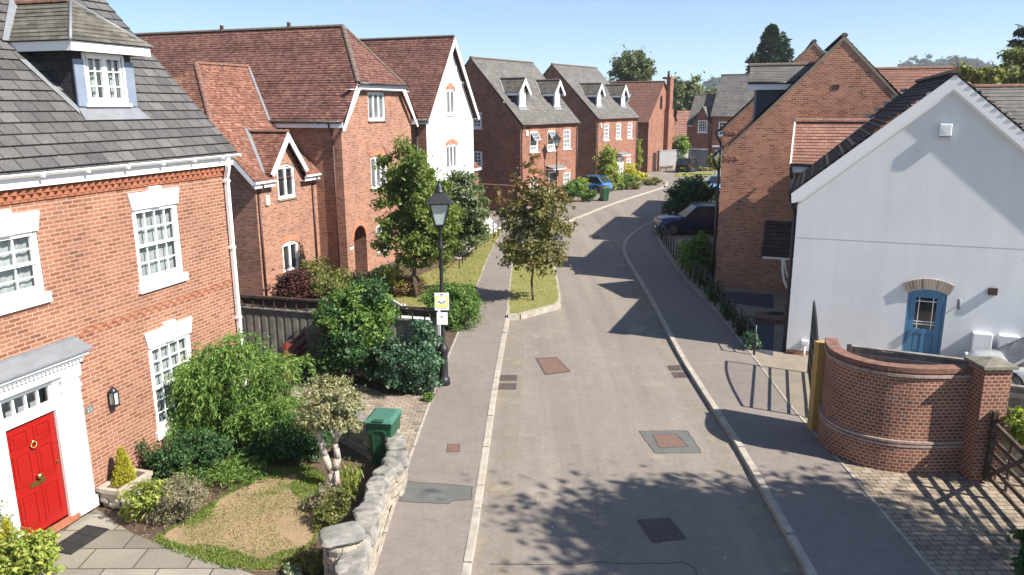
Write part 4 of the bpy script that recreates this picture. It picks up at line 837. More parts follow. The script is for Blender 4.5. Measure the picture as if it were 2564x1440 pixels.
# ================================================================ HOUSE C: white rendered gable
h = house('rendered_house', 'bright white rendered gable-fronted house with steep red tiled roof', 1187, 560, 21)
OPC = [(-3.75, -2.6, 7.1, 8.62, .18), (-3.97, -2.4, 3.85, 5.38, .2)]
mb = MB(); wall(mb, [(-6.5, 0), (.1, 0), (.1, 7.0), (-3.15, 11.25), (-6.5, 7.0)], OPC); mb.build('front_wall', M['render_c'], h)
mb = MB(); mb.face([(-6.5, 13, 0), (-6.5, .01, 0), (-6.5, .01, 7.0), (-6.5, 13, 7.0)]); mb.face([(.1, .01, 0), (.1, 13, 0), (.1, 13, 7.0), (.1, .01, 7.0)]); mb.face([(.1, 13, 0), (-6.5, 13, 0), (-6.5, 13, 7), (-3.15, 13, 11.2), (.1, 13, 7)]); mb.build('side_wall', M['brick_b'], h)
mb = MB(); mb.roof((-6.8, 13, 6.85), (-6.8, -.35, 6.85), (-3.15, -.35, 11.6), (-3.15, 13, 11.6), .14, .026, 1); mb.roof((.42, -.35, 6.85), (.42, 13, 6.85), (-3.15, 13, 11.6), (-3.15, -.35, 11.6), .11, .016, 2)
rf = mb.build('roof', M['tile_b'], h); MB().ridge((-3.15, 13, 11.62), (-3.15, -.3, 11.62)).build('ridge_tiles', M['ridge_dark'], rf)
mb = MB(); mb.prism([(-6.8, 6.8), (-6.62, 6.72), (-3.15, 11.12), (-3.15, 11.56)], -.36, -.3); mb.prism([(.42, 6.8), (-3.15, 11.56), (-3.15, 11.12), (.24, 6.72)], -.36, -.3)
mb.box(-6.76, -6.72, -.3, 13, 6.58, 6.8); mb.build('bargeboard', M['white'], h)
mb = MB(); mb.box(-4.9, -1.3, -.05, 0, 8.92, 9.08)
for x in (-3.9, -3.4, -2.9, -2.4): mb.box(x - .05, x + .05, -.04, 0, 9.08, 11 - abs(x + 3.15) * 1.3)
mb.build('gable_boarding', M['white'], h)
for o, l in zip(OPC, (2, 3)): window(h, o[0], o[2], o[1] - o[0], o[3] - o[2], kind='casement', cols=1, rows=1, lights=l, rise=o[4], lintel='brick_gauged', sill='white', glass='glass_grey')
mb = MB(); mb.tube((-6.85, 13, 6.8), (-6.85, -.25, 6.8), .06); mb.path([Vector(q) for q in ((-6.82, .6, 6.75), (-6.55, .6, 6.4), (-6.55, .6, 0))], .045); mb.build('gutter', M['blackp'], h)
mb = MB(); mb.roof((.1, -.0, 3.6), (1.2, -.0, 3.6), (1.2, 1.2, 4.7), (.1, 1.2, 4.7), .11, .016); mb.box(.1, 1.1, .1, 1.2, 0, 3.6); mb.build('porch', M['tile_r'], h); MB().box(.1, 1.25, -.04, -.01, 3.45, 3.6).build('porch_fascia', M['white'], h)

# ================================================================ HOUSES D and E: russet brick, slate roofs, twin dormers
def georgian(name, label, px, py, ez, wins, gwins, door, dorm, x0, x1, W_, sl=1.065, sidew=()):
    h = house(name, label, px, py, 32.5)
    ops = [(a, a + 1.22, ez - 2.1, ez - .5) for a in wins] + [(a, a + 1.22, .55, 2.2) for a in gwins] + [(door, door + 1.1, .1, 2.35)]
    yr = W_ / 2; zr = ez + sl * (yr + .25)
    mb = MB(); wall(mb, [(x0, 0), (x1, 0), (x1, ez), (x0, ez)], ops)
    mb.face([(x0, W_, 0), (x0, 0, 0), (x0, 0, ez), (x0, yr, zr - .1), (x0, W_, ez)]); mb.face([(x1, 0, 0), (x1, W_, 0), (x1, W_, ez), (x1, yr, zr - .1), (x1, 0, ez)]); mb.face([(x1, W_, 0), (x0, W_, 0), (x0, W_, ez), (x1, W_, ez)])
    for i in range(int((x1 - x0) / .225)): mb.box(x0 + .225 * i, x0 + .225 * i + .11, -.06, 0, ez - .2, ez - .12, 'k')
    mb.box(x0, x1, -.08, 0, ez - .12, ez, 'k')
    mb.build('wall', M['brick_d'], h)
    mb = MB(); mb.roof((x0 - .06, -.25, ez), (x1 + .06, -.25, ez), (x1 + .06, yr, zr), (x0 - .06, yr, zr), .2, .012, 1); mb.roof((x1 + .06, W_ + .25, ez), (x0 - .06, W_ + .25, ez), (x0 - .06, yr, zr), (x1 + .06, yr, zr), .2, .012, 2)
    mb.face([(x0 - .06, -.25, ez - .05), (x0 - .06, -.25, ez), (x0 - .06, yr, zr), (x0 - .06, yr, zr - .06)][::-1])
    rf = mb.build('roof', M['slate_d'], h); MB().ridge((x0 - .06, yr, zr), (x1 + .06, yr, zr), .12, .45).build('ridge_tiles', M['ridge_dark'], rf)
    mb = MB(); mb.tube((x0, -.29, ez - .02), (x1, -.29, ez - .02), .05)
    for x in (x0 + .1, x1 - .2): mb.path([Vector(q) for q in ((x, -.29, ez - .05), (x, -.08, ez - .5), (x, -.08, 0))], .045)
    mb.build('gutter', M['pipe_brown'], h)
    for i, a in enumerate(wins): window(h, a, ez - 2.1, 1.22, 1.6, rise=0, cols=4, rows=2, glass='glass_grey', frame='white', lintel='brick_gauged', fw=.1, bar=.05, open_=1 if (name_open and i < 2) else 0)
    for a in gwins: window(h, a, .55, 1.22, 1.65, cols=4, rows=2, glass='glass_grey', frame='white', lintel='brick_gauged', fw=.1, bar=.05)
    d = MB(); d.box(door, door + 1.1, .06, .12, .1, 2.3); do = d.build('door', M['blackp' if name_open else 'white'], h)
    f = MB(); f.box(door - .16, door, -.06, .1, .1, 2.45); f.box(door + 1.1, door + 1.26, -.06, .1, .1, 2.45); f.box(door, door + 1.1, -.05, .1, 2.3, 2.45); f.build('door_frame', M['white'], h)
    c = MB(); c.box(door - .5, door + 1.6, -.75, 0, 2.62, 2.72); co = c.build('canopy', M['white'], h)
    c = MB(); c.face([(door - .55, -.8, 2.73), (door + 1.65, -.8, 2.73), (door + 1.65, 0, 2.95), (door - .55, 0, 2.95)]); c.build('lead_top', M['lead'], co)
    for x in dorm:
        b = MB(); hw = .62; yb = lambda z: -.25 + (z - ez) / sl; zb, zt = ez + sl * 1.2, ez + sl * 1.2 + 1.12; yf = .95
        for s_ in (-1, 1):
            q = [(x + s_ * hw, yf, zb), (x + s_ * hw, yb(zt), zt), (x + s_ * hw, yf, zt)]; b.face(q[::-1] if s_ < 0 else q)
        b.face([(x - hw, yf, zb), (x + hw, yf, zb), (x + hw, yf, zt), (x, yf, zt + .8), (x - hw, yf, zt)])
        dm = b.build('dormer', M['navy'], h)
        window(dm, x - .42, zb + .12, .84, 1.42, yf, kind='casement', cols=2, rows=4, rise=.25, glass='glass_grey', recess=-.05, fw=.1, bar=.045, sillo=.12)
        r = MB(); zt2, za = zt - .02, zt + 1.05; r.roof((x - hw - .25, yb(zt2), zt2), (x - hw - .25, yf - .3, zt2), (x, yf - .3, za), (x, yb(za), za), .15, .012, 3); r.roof((x + hw + .25, yf - .3, zt2), (x + hw + .25, yb(zt2), zt2), (x, yb(za), za), (x, yf - .3, za), .15, .012, 4)
        ro = r.build('dormer_roof', M['slate_old'], dm); MB().ridge((x, yb(za), za + .02), (x, yf - .3, za + .02), .1).build('ridge_tiles', M['ridge_dark'], ro)
        r = MB(); r.prism([(x - hw - .27, zt2 - .06), (x - hw - .1, zt2 - .2), (x, za - .4), (x, za - .03)], yf - .36, yf - .3); r.prism([(x + hw + .27, zt2 - .06), (x, za - .03), (x, za - .4), (x + hw + .1, zt2 - .2)], yf - .36, yf - .3)
        for s_ in (-1, 1): xx = x + s_ * (hw + .2); r.box(min(xx, xx + .04), max(xx, xx + .04), yf - .3, yb(zt2), zt2 - .22, zt2 - .03)
        r.build('bargeboard', M['white'], dm)
        r = MB(); e = lambda xx, y: (xx, y - .03, ez + sl * (y + .25) + .03); r.face([e(x - hw - .42, yb(zt2)), e(x - hw - .2, yb(zt2)), e(x, yb(za)), e(x - .2, yb(za))]); r.build('lead_valley', M['lead'], dm); r = MB(); r.face([e(x - hw - .1, yf - .25), e(x + hw + .1, yf - .25), e(x + hw, yf), e(x - hw, yf)]); r.build('lead_apron', M['lead'], dm)
    sx = dorm[0] + 1.75; y0, y1 = 1.7, 2.9; k = MB(); e = lambda xx, y, d_: (xx, y - d_ * .7, ez + sl * (y + .25) + d_ * .7)
    for a, b_, c_, d_ in ((sx, sx + .07, y0, y1), (sx + .48, sx + .55, y0, y1), (sx, sx + .55, y0, y0 + .08), (sx, sx + .55, y1 - .08, y1)): k.face([e(a, c_, .09), e(b_, c_, .09), e(b_, d_, .09), e(a, d_, .09)])
    k.face([e(sx, y0, 0), e(sx, y0, .09), e(sx, y1, .09), e(sx, y1, 0)][::-1]); k.face([e(sx, y0, 0), e(sx + .55, y0, 0), e(sx + .55, y0, .09), e(sx, y0, .09)])
    sk_ = k.build('roof_window', M['lead'], h); k = MB(); k.face([e(sx, y0, .06), e(sx + .55, y0, .06), e(sx + .55, y1, .06), e(sx, y1, .06)]); k.build('pane', M['glass_grey'], sk_)
    MB().box(x0 + .75, x0 + 1.0, -.1, 0, ez - .85, ez - .45).build('alarm_box', M['white'], h, bevel=.03)
    for y, z, op in sidew: window(h, x0, z, 1.1, 1.22, y, rz=-R(90), cols=3, rows=2, glass='glass_far', fw=.1, bar=.06, open_=op, recess=-.05)
    return h
name_open = True
hD = georgian('brick_house', 'russet brick house with twin slate dormers, black front door and open upper sashes', 1312, 519, 6.22, (.9, 3.6, 6.22), (.9, 6.3), 3.85, (1.25, 6.7), -.5, 8.65, 8.9, sidew=((4.6, 5.93, .8), (4.6, 2.95, 0)))
name_open = False
hE = georgian('brick_house', 'russet brick house with twin slate dormers, white front door and tall golden climber', 1499, 463, 6.38, (.9, 3.75, 6.55), (.9, 6.45), 4.3, (1.5, 7.2), -.7, 9.0, 10.0, sl=1.0)
# ================================================================ HOUSE F: brown roof and end chimney stack
h = house('brick_house', 'distant orange brick house with plain brown tiled roof and tall end chimney', 1622, 432, 32.5)
mb = MB(); wall(mb, [(-.4, 0), (8, 0), (8, 5.9), (3.8, 10.15), (-.4, 5.9)], [(2.9, 3.7, 7.2, 8.8, .3)]); mb.face([(-.4, 12, 0), (-.4, 0, 0), (-.4, 0, 5.9), (-.4, 12, 5.9)]); mb.face([(8, 0, 0), (8, 12, 0), (8, 12, 5.9), (8, 0, 5.9)]); mb.face([(8, 12, 0), (-.4, 12, 0), (-.4, 12, 5.9), (3.8, 12, 10.1), (8, 12, 5.9)]); mb.build('wall', M['brick_d'], h)
mb = MB(); mb.roof((-.8, 12, 5.75), (-.8, -.2, 5.75), (3.8, -.2, 10.4), (3.8, 12, 10.4), .25, .02); mb.roof((8.4, -.2, 5.75), (8.4, 12, 5.75), (3.8, 12, 10.4), (3.8, -.2, 10.4), .25, .02); rf = mb.build('roof', M['tile_brown'], h)
mb = MB(); mb.ridge((3.8, 12, 10.42), (3.8, -.2, 10.42), .12, .45); mb.build('ridge_tiles', M['ridge'], rf)
mb = MB(); mb.box(4.5, 6.0, -.55, -.002, 0, 7.2); mb.box(4.75, 5.75, -.5, -.003, 7.2, 10.7); mb.box(4.7, 5.8, -.55, .5, 10.7, 10.95); ch = mb.build('chimney', M['brick_d'], h); MB().lathe([(.16, 10.95), (.13, 11.6), (.16, 11.65)], (5.1, -.1, 0)).build('chimney_pot', M['ridge'], ch)
window(h, 2.9, 7.2, .8, 1.6, kind='casement', cols=1, rows=3, rise=.3, glass='glass_far', frame='pipe_brown', sill=None)
k = MB(); e = lambda y, x, d_: (x - d_ * .7, y, 5.75 + 1.011 * (x + .8) + d_ * .7); k.face([e(4.6, 1.2, .12), e(3.4, 1.2, .12), e(3.4, 2.4, .12), e(4.6, 2.4, .12)]); k.face([e(3.4, 1.2, 0), e(3.4, 2.4, 0), e(3.4, 2.4, .12), e(3.4, 1.2, .12)]); so_ = k.build('roof_window', M['lead'], h); k = MB(); k.face([e(4.45, 1.35, .14), e(3.55, 1.35, .14), e(3.55, 2.2, .14), e(4.45, 2.2, .14)]); k.build('pane', M['glass_far'], so_)
mb = MB(); mb.roof((-.42, -1.6, 3.4), (.1, -1.6, 3.4), (.1, .2, 5.8), (-.42, .2, 5.8), .2, .02) if 0 else None; mb.box(-.9, -.75, -.25, -.1, 5.4, 5.75); mb.path([Vector(q) for q in ((-.85, -.1, 5.6), (-.5, -.08, 5.2), (-.5, -.08, 0))], .06); mb.build('downpipe', M['pipe_brown'], h)
# ================================================================ HOUSE G: garage house at the end of the lane
h = house('brick_house', 'shaded brick house with grey garage door and brown-grey slate roof at the lane end', 1775, 419, 116)
mb = MB(); wall(mb, [(0, 0), (9, 0), (9, 6.2), (0, 6.2)], [(.92, 2.42, 3.94, 5.66), (.65, 1.65, .05, 2.2)]); wall(mb, [(-3, 0), (-.001, 0), (-.001, 5.15), (-3, 5.15)], [(-2.42, -.2, .02, 2.2), (-1.66, -.48, 4.31, 5.15)], 0); wall(mb, [(-2.4, 5.15), (-.03, 5.15), (-1.15, 7.35)], [(-1.66, -.48, 5.149, 5.82)], 0)
mb.face([(-3, 9, 0), (-3, 0, 0), (-3, 0, 5.1), (-3, 4, 8.9), (-3, 9, 5.1)]); mb.face([(0, 10, 5), (0, 0, 5), (0, 0, 6.2), (0, 5, 11.4), (0, 10, 6.2)]); mb.face([(9, 0, 0), (9, 10, 0), (9, 10, 6.2), (9, 5, 11.4), (9, 0, 6.2)]); mb.build('wall', M['brick_d'], h)
mb = MB(); mb.roof((-.1, -.25, 6.28), (9.1, -.25, 6.28), (9.1, 5, 11.45), (-.1, 5, 11.45), .25, .02); mb.roof((9.1, 10.2, 6.28), (-.1, 10.2, 6.28), (-.1, 5, 11.45), (9.1, 5, 11.45), .25, .02)
mb.roof((-3.1, .5, 5.7), (-.1, .5, 5.7), (-.1, 4, 9.0), (-3.1, 4, 9.0), .25, .02); mb.roof((-3.1, -.2, 5.05), (-2.3, -.2, 5.05), (-2.3, .5, 5.7), (-3.1, .5, 5.7), .25, .02); mb.roof((-2.45, 3, 5.1), (-2.45, -.1, 5.1), (-1.15, -.1, 7.5), (-1.15, 3, 7.5), .25, .02); mb.roof((.12, -.1, 5.1), (.12, 3, 5.1), (-1.15, 3, 7.5), (-1.15, -.1, 7.5), .25, .02)
mb.roof((-.1, 8, 5.1), (-3.1, 8, 5.1), (-3.1, 4, 9.0), (-.1, 4, 9.0), .25, .02)
rf = mb.build('roof', M['slate_d'], h); mb = MB(); mb.ridge((-.1, 5, 11.47), (9.1, 5, 11.47), .12, .5); mb.ridge((-3.1, 4, 9.02), (-.1, 4, 9.02), .12, .5); mb.build('ridge_tiles', M['ridge_dark'], rf)
window(h, .92, 3.94, 1.5, 1.72, cols=4, rows=2, glass='glass_dark', fw=.12, bar=.06); window(h, -1.66, 4.31, 1.18, 1.5, cols=4, rows=2, glass='glass_dark', fw=.12, bar=.06)
MB().box(-2.42, -.2, .1, .15, 0, 2.1).build('garage_door', M['lead'], h); mb = MB(); mb.box(-2.5, -2.42, -.03, .1, 0, 2.3); mb.box(-.2, -.12, -.03, .1, 0, 2.3); mb.box(-2.5, -.12, -.035, .1, 2.18, 2.32); mb.build('garage_frame', M['white'], h)
MB().box(.65, 1.65, .05, .1, 0, 2.2).build('door', M['white'], h); mb = MB(); mb.box(.4, 2.0, -.7, -.0, 2.55, 2.75); mb.build('canopy', M['white'], h)
mb = MB(); mb.tube((-.1, -.3, 6.25), (9, -.3, 6.25), .06)
for x in (-.12, .15): mb.tube((x, -.08, 0), (x, -.08, 6.2), .05)
mb.build('gutter', M['pipe_brown'], h)
# far roof between F and G
h = house('garage_block', 'low building with a pale red tiled roof beyond the lane end', 1690, 400, 95)
mb = MB(); mb.box(-.5, 9, 0, 6, 0, 2.6, 't'); mb.build('wall', M['brick_d'], h); mb = MB(); mb.roof((-.6, -.2, 2.6), (9.1, -.2, 2.6), (9.1, 3.5, 6.9), (.5, 3.5, 6.9), .4, .05); mb.face([(9.1, 6.2, 2.6), (-.6, 6.2, 2.6), (.5, 3.5, 6.9), (9.1, 3.5, 6.9)]); mb.build('roof', M['tile_pink'], h)
# ================================================================ HOUSES H, H2: right-hand brick gables
def gable_house(label, loc, rz, ez, az_, W_, dp, dormer=False, group=None):
    h = empty('brick_house', loc, rz, label, 'house', group); xm = W_ / 2
    mb = MB(); wall(mb, [(0, 0), (W_, 0), (W_, ez), (xm, az_), (0, ez)], []); mb.face([(0, dp, 0), (0, 0, 0), (0, 0, ez), (0, dp, ez)]); mb.face([(W_, 0, 0), (W_, dp, 0), (W_, dp, ez), (W_, 0, ez)]); mb.face([(W_, dp, 0), (0, dp, 0), (0, dp, ez), (xm, dp, az_), (W_, dp, ez)])
    for k in range(3): mb.box(.06 + .2 * k, .16 + .2 * k, -.03, 0, ez - .22 + .0 * k, ez - .15, 'k'); mb.box(.16 + .2 * k, .26 + .2 * k, -.03, 0, ez - .32, ez - .24, 'k')
    mb.build('wall', M['brick_h'], h)
    sl = (az_ - ez) / xm
    mb = MB(); mb.roof((-.3, dp + .1, ez - .3 * sl + .1), (-.3, -.012, ez - .3 * sl + .1), (xm, -.012, az_ + .1), (xm, dp + .1, az_ + .1), .24, .02, 1); mb.roof((W_ + .3, -.012, ez - .3 * sl + .1), (W_ + .3, dp + .1, ez - .3 * sl + .1), (xm, dp + .1, az_ + .1), (xm, -.012, az_ + .1), .24, .02, 2); rf = mb.build('roof', M['slate_d'], h)
    mb = MB(); mb.prism([(-.12, ez - .2), (-.1, ez - .3 + .05), (xm, az_ - .06), (xm, az_ + .1)], -.03, -.0) ; mb.prism([(W_ + .12, ez - .2), (xm, az_ + .1), (xm, az_ - .06), (W_ + .1, ez - .25)], -.03, -.0); mb.build('verge_mortar', M['brick_plain_a'] if 0 else M['sand'], rf)
    mb = MB(); mb.ridge((xm, dp, az_ + .12), (xm, -.03, az_ + .12), .13, .45, 8); mb.build('ridge_tiles', M['ridge_dark'], rf)
    mb = MB(); mb.tube((-.36, -.05, ez - .22), (-.36, dp, ez - .22), .065); mb.path([Vector(q) for q in ((-.36, .12, ez - .3), (-.3, .12, ez - .5), (-.1, .12, ez - .8), (-.1, .12, 0))], .05); mb.build('gutter', M['blackp'], h)
    MB().box(xm - .25, xm - .02, -.02, .0, az_ - 1.85, az_ - 1.68).build('air_brick', M['pipe_brown'], h)
    if dormer:
        b = MB(); xf, y0, y1 = 1.12, 1.2, 3.4; zt = 8.42; xr = lambda z: (z - ez) / sl
        b.face([(xf, y0, ez + sl * xf - .1), (xr(zt) + .1, y0, zt), (xf, y0, zt)]); b.face([(xf, y1, ez + sl * xf - .1), (xr(zt), y1, zt), (xf, y1, zt)][::-1]); b.face([(xf, y1, 6.8), (xf, y0, 6.8), (xf, y0, zt), (xf, y1, zt)])
        dm = b.build('dormer', M['navy'], h); r = MB(); za = 9.16; ym = (y0 + y1) / 2
        r.roof((.85, y0 - .25, zt), (xr(zt), y0 - .25, zt), (xr(za), ym, za), (.85, ym, za), .14, .014, 3); r.roof((xr(zt), y1 + .25, zt), (.85, y1 + .25, zt), (.85, ym, za), (xr(za), ym, za), .14, .014, 4); r.face([(.86, y1 + .2, zt), (.86, y0 - .2, zt), (.86, ym, za)])
        ro = r.build('dormer_roof', M['slate_d'], dm); MB().ridge((.8, ym, za + .02), (xr(za), ym, za + .02), .12, .42).build('ridge_tiles', M['ridge_dark'], ro)
        r = MB(); r.box(.85, xr(zt), y0 - .22, y0 - .18, zt - .27, zt - .02); r.build('fascia', M['white_far'], dm); r = MB(); r.tube((.8, y0 - .27, zt - .0), (xr(zt), y0 - .27, zt), .05); r.build('gutter', M['blackp'], dm)
        r = MB(); r.box(xf - .03, xf + .06, y0 - .02, y0 + .02, 6.9, zt - .25); r.build('corner_trim', M['lead'], dm)
    return h
p = g(1789, 722); TZ = R(90 - 107.5)
gable_house('large brick gabled house on the right with a navy-cheeked slate dormer', (p.x, p.y, 0), TZ, 5.72, 9.98, 8.44, 8.6, True)
d_ = Vector((math.cos(TZ), math.sin(TZ), 0)); b_ = Vector((-math.sin(TZ), math.cos(TZ), 0))
gable_house('brick gabled house whose peak shows just behind the larger brick gable', tuple(Vector((p.x, p.y, 0)) + d_ * -.42 + b_ * 9.6), TZ, 6.42, 10.5, 8.2, 9)
gable_house('unseen brick gabled house behind the two nearer brick gables', tuple(Vector((p.x, p.y, 0)) + d_ * .3 + b_ * 20.0), TZ, 6.2, 10.4, 8.2, 9)  # unseen house, added for the roof shadow it casts on the lane
# ================================================================ HOUSE I: white rendered gable on the right
h = house('rendered_house', 'white rendered gable-end house with blue glazed door and dark tiled roof', 1967, 891, 111.2)
WI, AI, EI = 7.36, 8.18, 4.98
mb = MB(); OPI = [(3.17, 4.17, .3, 2.4, .12, .1)]
wall(mb, [(0, .22), (WI, .22), (WI, EI), (WI / 2, AI), (0, EI)], OPI); mb.build('front_wall', M['render'], h)
mb = MB(); mb.face([(0, 8.5, 0), (0, .0, 0), (0, .0, EI), (0, 8.5, EI)]); mb.face([(WI, .0, 0), (WI, 8.5, 0), (WI, 8.5, EI), (WI, .0, EI)]); mb.build('side_wall', M['render'], h); mb = MB(); mb.box(.0, WI, .005, .1, 0, .22); mb.build('plinth', M['brick_h'], h)
mb = MB(); mb.box(.02, WI - .02, -.003, -.001, 3.692, 3.702); mb.build('render_joint', M['sign_g'], h)
sl = (8.33 - 5.08) / (WI / 2 + .17)
mb = MB(); mb.roof((-.19, 8.5, 5.06), (-.19, -.14, 5.06), (WI / 2, -.14, 8.33), (WI / 2, 8.5, 8.33), .17, .032, 1); mb.roof((WI + .19, -.14, 5.06), (WI + .19, 8.5, 5.06), (WI / 2, 8.5, 8.33), (WI / 2, -.14, 8.33), .17, .032, 2)
for k in range(23):   # scalloped verge tiles
    for s_ in (1, -1):
        t = (k + .5) / 23; x = -.19 + t * (WI / 2 + .19); z = 5.06 + t * 3.27; x = x if s_ > 0 else WI - x; mb.box(x - .07, x + .07, -.15, -.1, z + .015, z + .05)
rf = mb.build('roof', M['tile_dark'], h); MB().ridge((WI / 2, 8.5, 8.36), (WI / 2, -.14, 8.36), .13, .33).build('ridge_tiles', M['ridge_dark'], rf)
mb = MB(); mb.prism([(-.2, 5.0), (-.17, 4.72), (.02, 4.78), (WI / 2, 7.93), (WI / 2, 8.3)], -.135, -.1); mb.prism([(WI + .2, 5.0), (WI / 2, 8.3), (WI / 2, 7.93), (WI - .02, 4.78), (WI + .17, 4.72)], -.135, -.1)
mb.prism([(.02, 4.78), (.1, 4.78), (WI / 2, 7.86), (WI / 2, 7.93)], -.1, -.0); mb.prism([(WI - .02, 4.78), (WI / 2, 7.93), (WI / 2, 7.86), (WI - .1, 4.78)], -.1, -.0); mb.build('bargeboard', M['white'], h)
mb = MB(); mb.tube((-.25, -.05, 5.0), (-.25, 8.5, 5.0), .065); mb.path([Vector(q) for q in ((-.25, .12, 4.95), (-.2, .12, 4.75), (-.07, .12, 4.45), (-.07, .12, 0))], .045); mb.path([Vector(q) for q in ((-.25, .5, 4.95), (-.07, .5, 4.45), (-.07, .5, 0))], .045); mb.build('downpipe', M['blackp'], h)
for i in range(14):
    pass
l = MB(); ti = arc(3.13, 4.21, 2.42, .13, 12); to = arc(3.03, 4.31, 2.72, .16, 12)
for k in range(12):
    l.face([(ti[k][0], -.06, ti[k][1]), (ti[k + 1][0], -.06, ti[k + 1][1]), (to[k + 1][0], -.06, to[k + 1][1]), (to[k][0], -.06, to[k][1])], [(k * .09, 0), (k * .09 + .09, 0), (k * .09 + .09, .3), (k * .09, .3)])
    l.face([(to[k][0], -.06, to[k][1]), (to[k + 1][0], -.06, to[k + 1][1]), (to[k + 1][0], 0, to[k + 1][1]), (to[k][0], 0, to[k][1])]); l.face([(ti[k][0], -.06, ti[k][1]), (ti[k][0], 0, ti[k][1]), (ti[k + 1][0], 0, ti[k + 1][1]), (ti[k + 1][0], -.06, ti[k + 1][1])])
l.face([(3.13, -.06, ti[0][1]), (3.03, -.06, to[0][1]), (3.03, 0, to[0][1]), (3.13, 0, ti[0][1])]); l.build('door_arch', M['brick_buff'], h)
d = MB(); d.box(3.17, 3.24, .03, .1, .3, 2.38); d.box(4.1, 4.17, .03, .1, .3, 2.38); d.box(3.24, 4.1, .03, .1, 2.24, 2.4)
d.box(3.25, 3.4, .05, .1, .3, 2.24); d.box(3.94, 4.09, .05, .1, .3, 2.24); d.box(3.4, 3.94, .05, .1, .3, .5); d.box(3.4, 3.94, .05, .1, 1.08, 1.22); d.box(3.4, 3.94, .052, .1, 2.14, 2.24); d.box(3.62, 3.72, .051, .1, .5, 1.08); d.box(3.4, 3.62, .075, .1, .5, 1.08); d.box(3.72, 3.94, .075, .1, .5, 1.08)
for x0, x1 in ((3.44, 3.58), (3.76, 3.9)): d.box(x0, x1, .06, .08, .56, 1.0)
do = d.build('door', M['blue'], h, bevel=.005); q = MB(); q.face([(3.4, .09, 1.22), (3.94, .09, 1.22), (3.94, .09, 2.14), (3.4, .09, 2.14)]); q.build('pane', M['glass_dark'], do)
q = MB()
for x in (3.48, 3.84): q.box(x, x + .022, .068, .088, 1.22, 2.14)
for z in (1.34, 1.42, 2.02): q.box(3.4, 3.94, .066, .088, z, z + .022)
q.build('glazing_bar', M['white'], do)
mb = MB(); mb.tube((4.46, 0, 2.0), (4.46, -.12, 2.0), .02); mb.lathe([(.05, 1.93), (.055, 2.05), (.06, 2.2), (.03, 2.22)], (4.46, -.14, 0), 10); mb.build('wall_light', M['lead'], h)
MB().box(5.14, 5.36, -.09, 0, 2.38, 2.58).build('flue_vent', M['pipe_brown'], h, bevel=.01)
for x0 in (4.89, 5.53): MB().box(x0, x0 + .48, -.22, 0, .7, 1.29).build('meter_box', M['render'], h, bevel=.02)
mb = MB(); mb.box(3.46, 3.76, -.13, 0, 6.69, 7.02); ab = mb.build('alarm_box', M['white'], h, bevel=.02); mb = MB(); mb.tube((3.61, -.13, 6.87), (3.61, -.137, 6.87), .09, n=20); mb.build('alarm_sounder', M['white_far'], ab); MB().box(3.47, 3.75, -.125, -.005, 6.665, 6.69).build('alarm_base', M['leadblue'], ab)
mb = MB(); mb.tube((.52, -.08, .0), (.52, -.08, .45), .035); mb.box(.43, .61, -.13, -.0, .45, .56); mb.build('waste_pipe', M['white_far'], h)
# cross wing on the road side of house I
mb = MB(); y0, ye = 5.0, 8.3; ym = 6.7
mb.roof((-.4, y0, 5.5), (2.2, y0, 5.5), (2.2, ym, 6.95), (-.4, ym, 6.95), .16, .02, 5); mb.roof((2.2, ye + .1, 5.5), (-.4, ye + .1, 5.5), (-.4, ym, 6.95), (2.2, ym, 6.95), .16, .02, 6); wr = mb.build('wing_roof', M['tile_pink'], h)
MB().ridge((-.4, ym, 6.97), (2.15, ym, 6.97), .13, .34).build('ridge_tiles', M['tile_pink'], wr)
mb = MB(); mb.face([(-.1, ye, 5), (-.1, y0 + .1, 5), (-.1, y0 + .1, 5.5), (-.1, ym, 6.9), (-.1, ye, 5.5)]); mb.box(-.1, 1.4, y0 + .1, y0 + .16, 4.9, 5.5); mb.build('wing_wall', M['brick_h'], h)
mb = MB(); mb.box(-.42, -.36, y0 - .02, y0 + .04, 5.3, 5.5); mb.beam((-.42, y0 - .05, 5.43), (-.42, ym, 6.93), .05, .16); mb.beam((-.42, ye + .15, 5.43), (-.42, ym, 6.93), .05, .16); mb.box(-.4, .6, y0 + .02, y0 + .05, 5.22, 5.44); mb.build('bargeboard', M['white'], wr)
mb = MB(); mb.tube((-.42, y0 - .06, 5.49), (.65, y0 - .06, 5.49), .055); mb.path([Vector(q) for q in ((-.42, y0 - .03, 5.4), (-.34, y0 - .03, 5.0), (-.3, 1, 4.9))][:2], .05); mb.build('gutter', M['blackp'], wr)
mb = MB(); e = lambda x, y, o: Vector((x - o * .4, y, 5.06 + sl * (x + .19) + .05)); mb.face([e(.3, y0 - .22, 0), e(.42, y0 - .0, 0), e(2.22, ym, 0), e(2.22, ym - .32, 0)]); mb.build('lead_valley', M['white_far'], wr)
st_ = MB()
for k in range(11):
    x = .55 + k * .27; z = 5.06 + sl * (x + .19); st_.box(x - .14, x + .12, 8.48, 8.5, z + .02, z + .15)
st_.build('stepped_flashing', M['lead'], h)
pc = MB(); pc.roof((-1.15, 4.2, 2.3), (-.0, 4.2, 2.3), (-.0, 5.2, 3.45), (-1.15, 5.2, 3.45), .17, .02); pc.roof((-.0, 6.2, 2.3), (-1.15, 6.2, 2.3), (-1.15, 5.2, 3.45), (-.0, 5.2, 3.45), .17, .02); pc.face([(-1.1, 6.1, 2.35), (-1.1, 4.3, 2.35), (-1.1, 5.2, 3.35)]); po = pc.build('porch_canopy', M['tile_dark'], h)
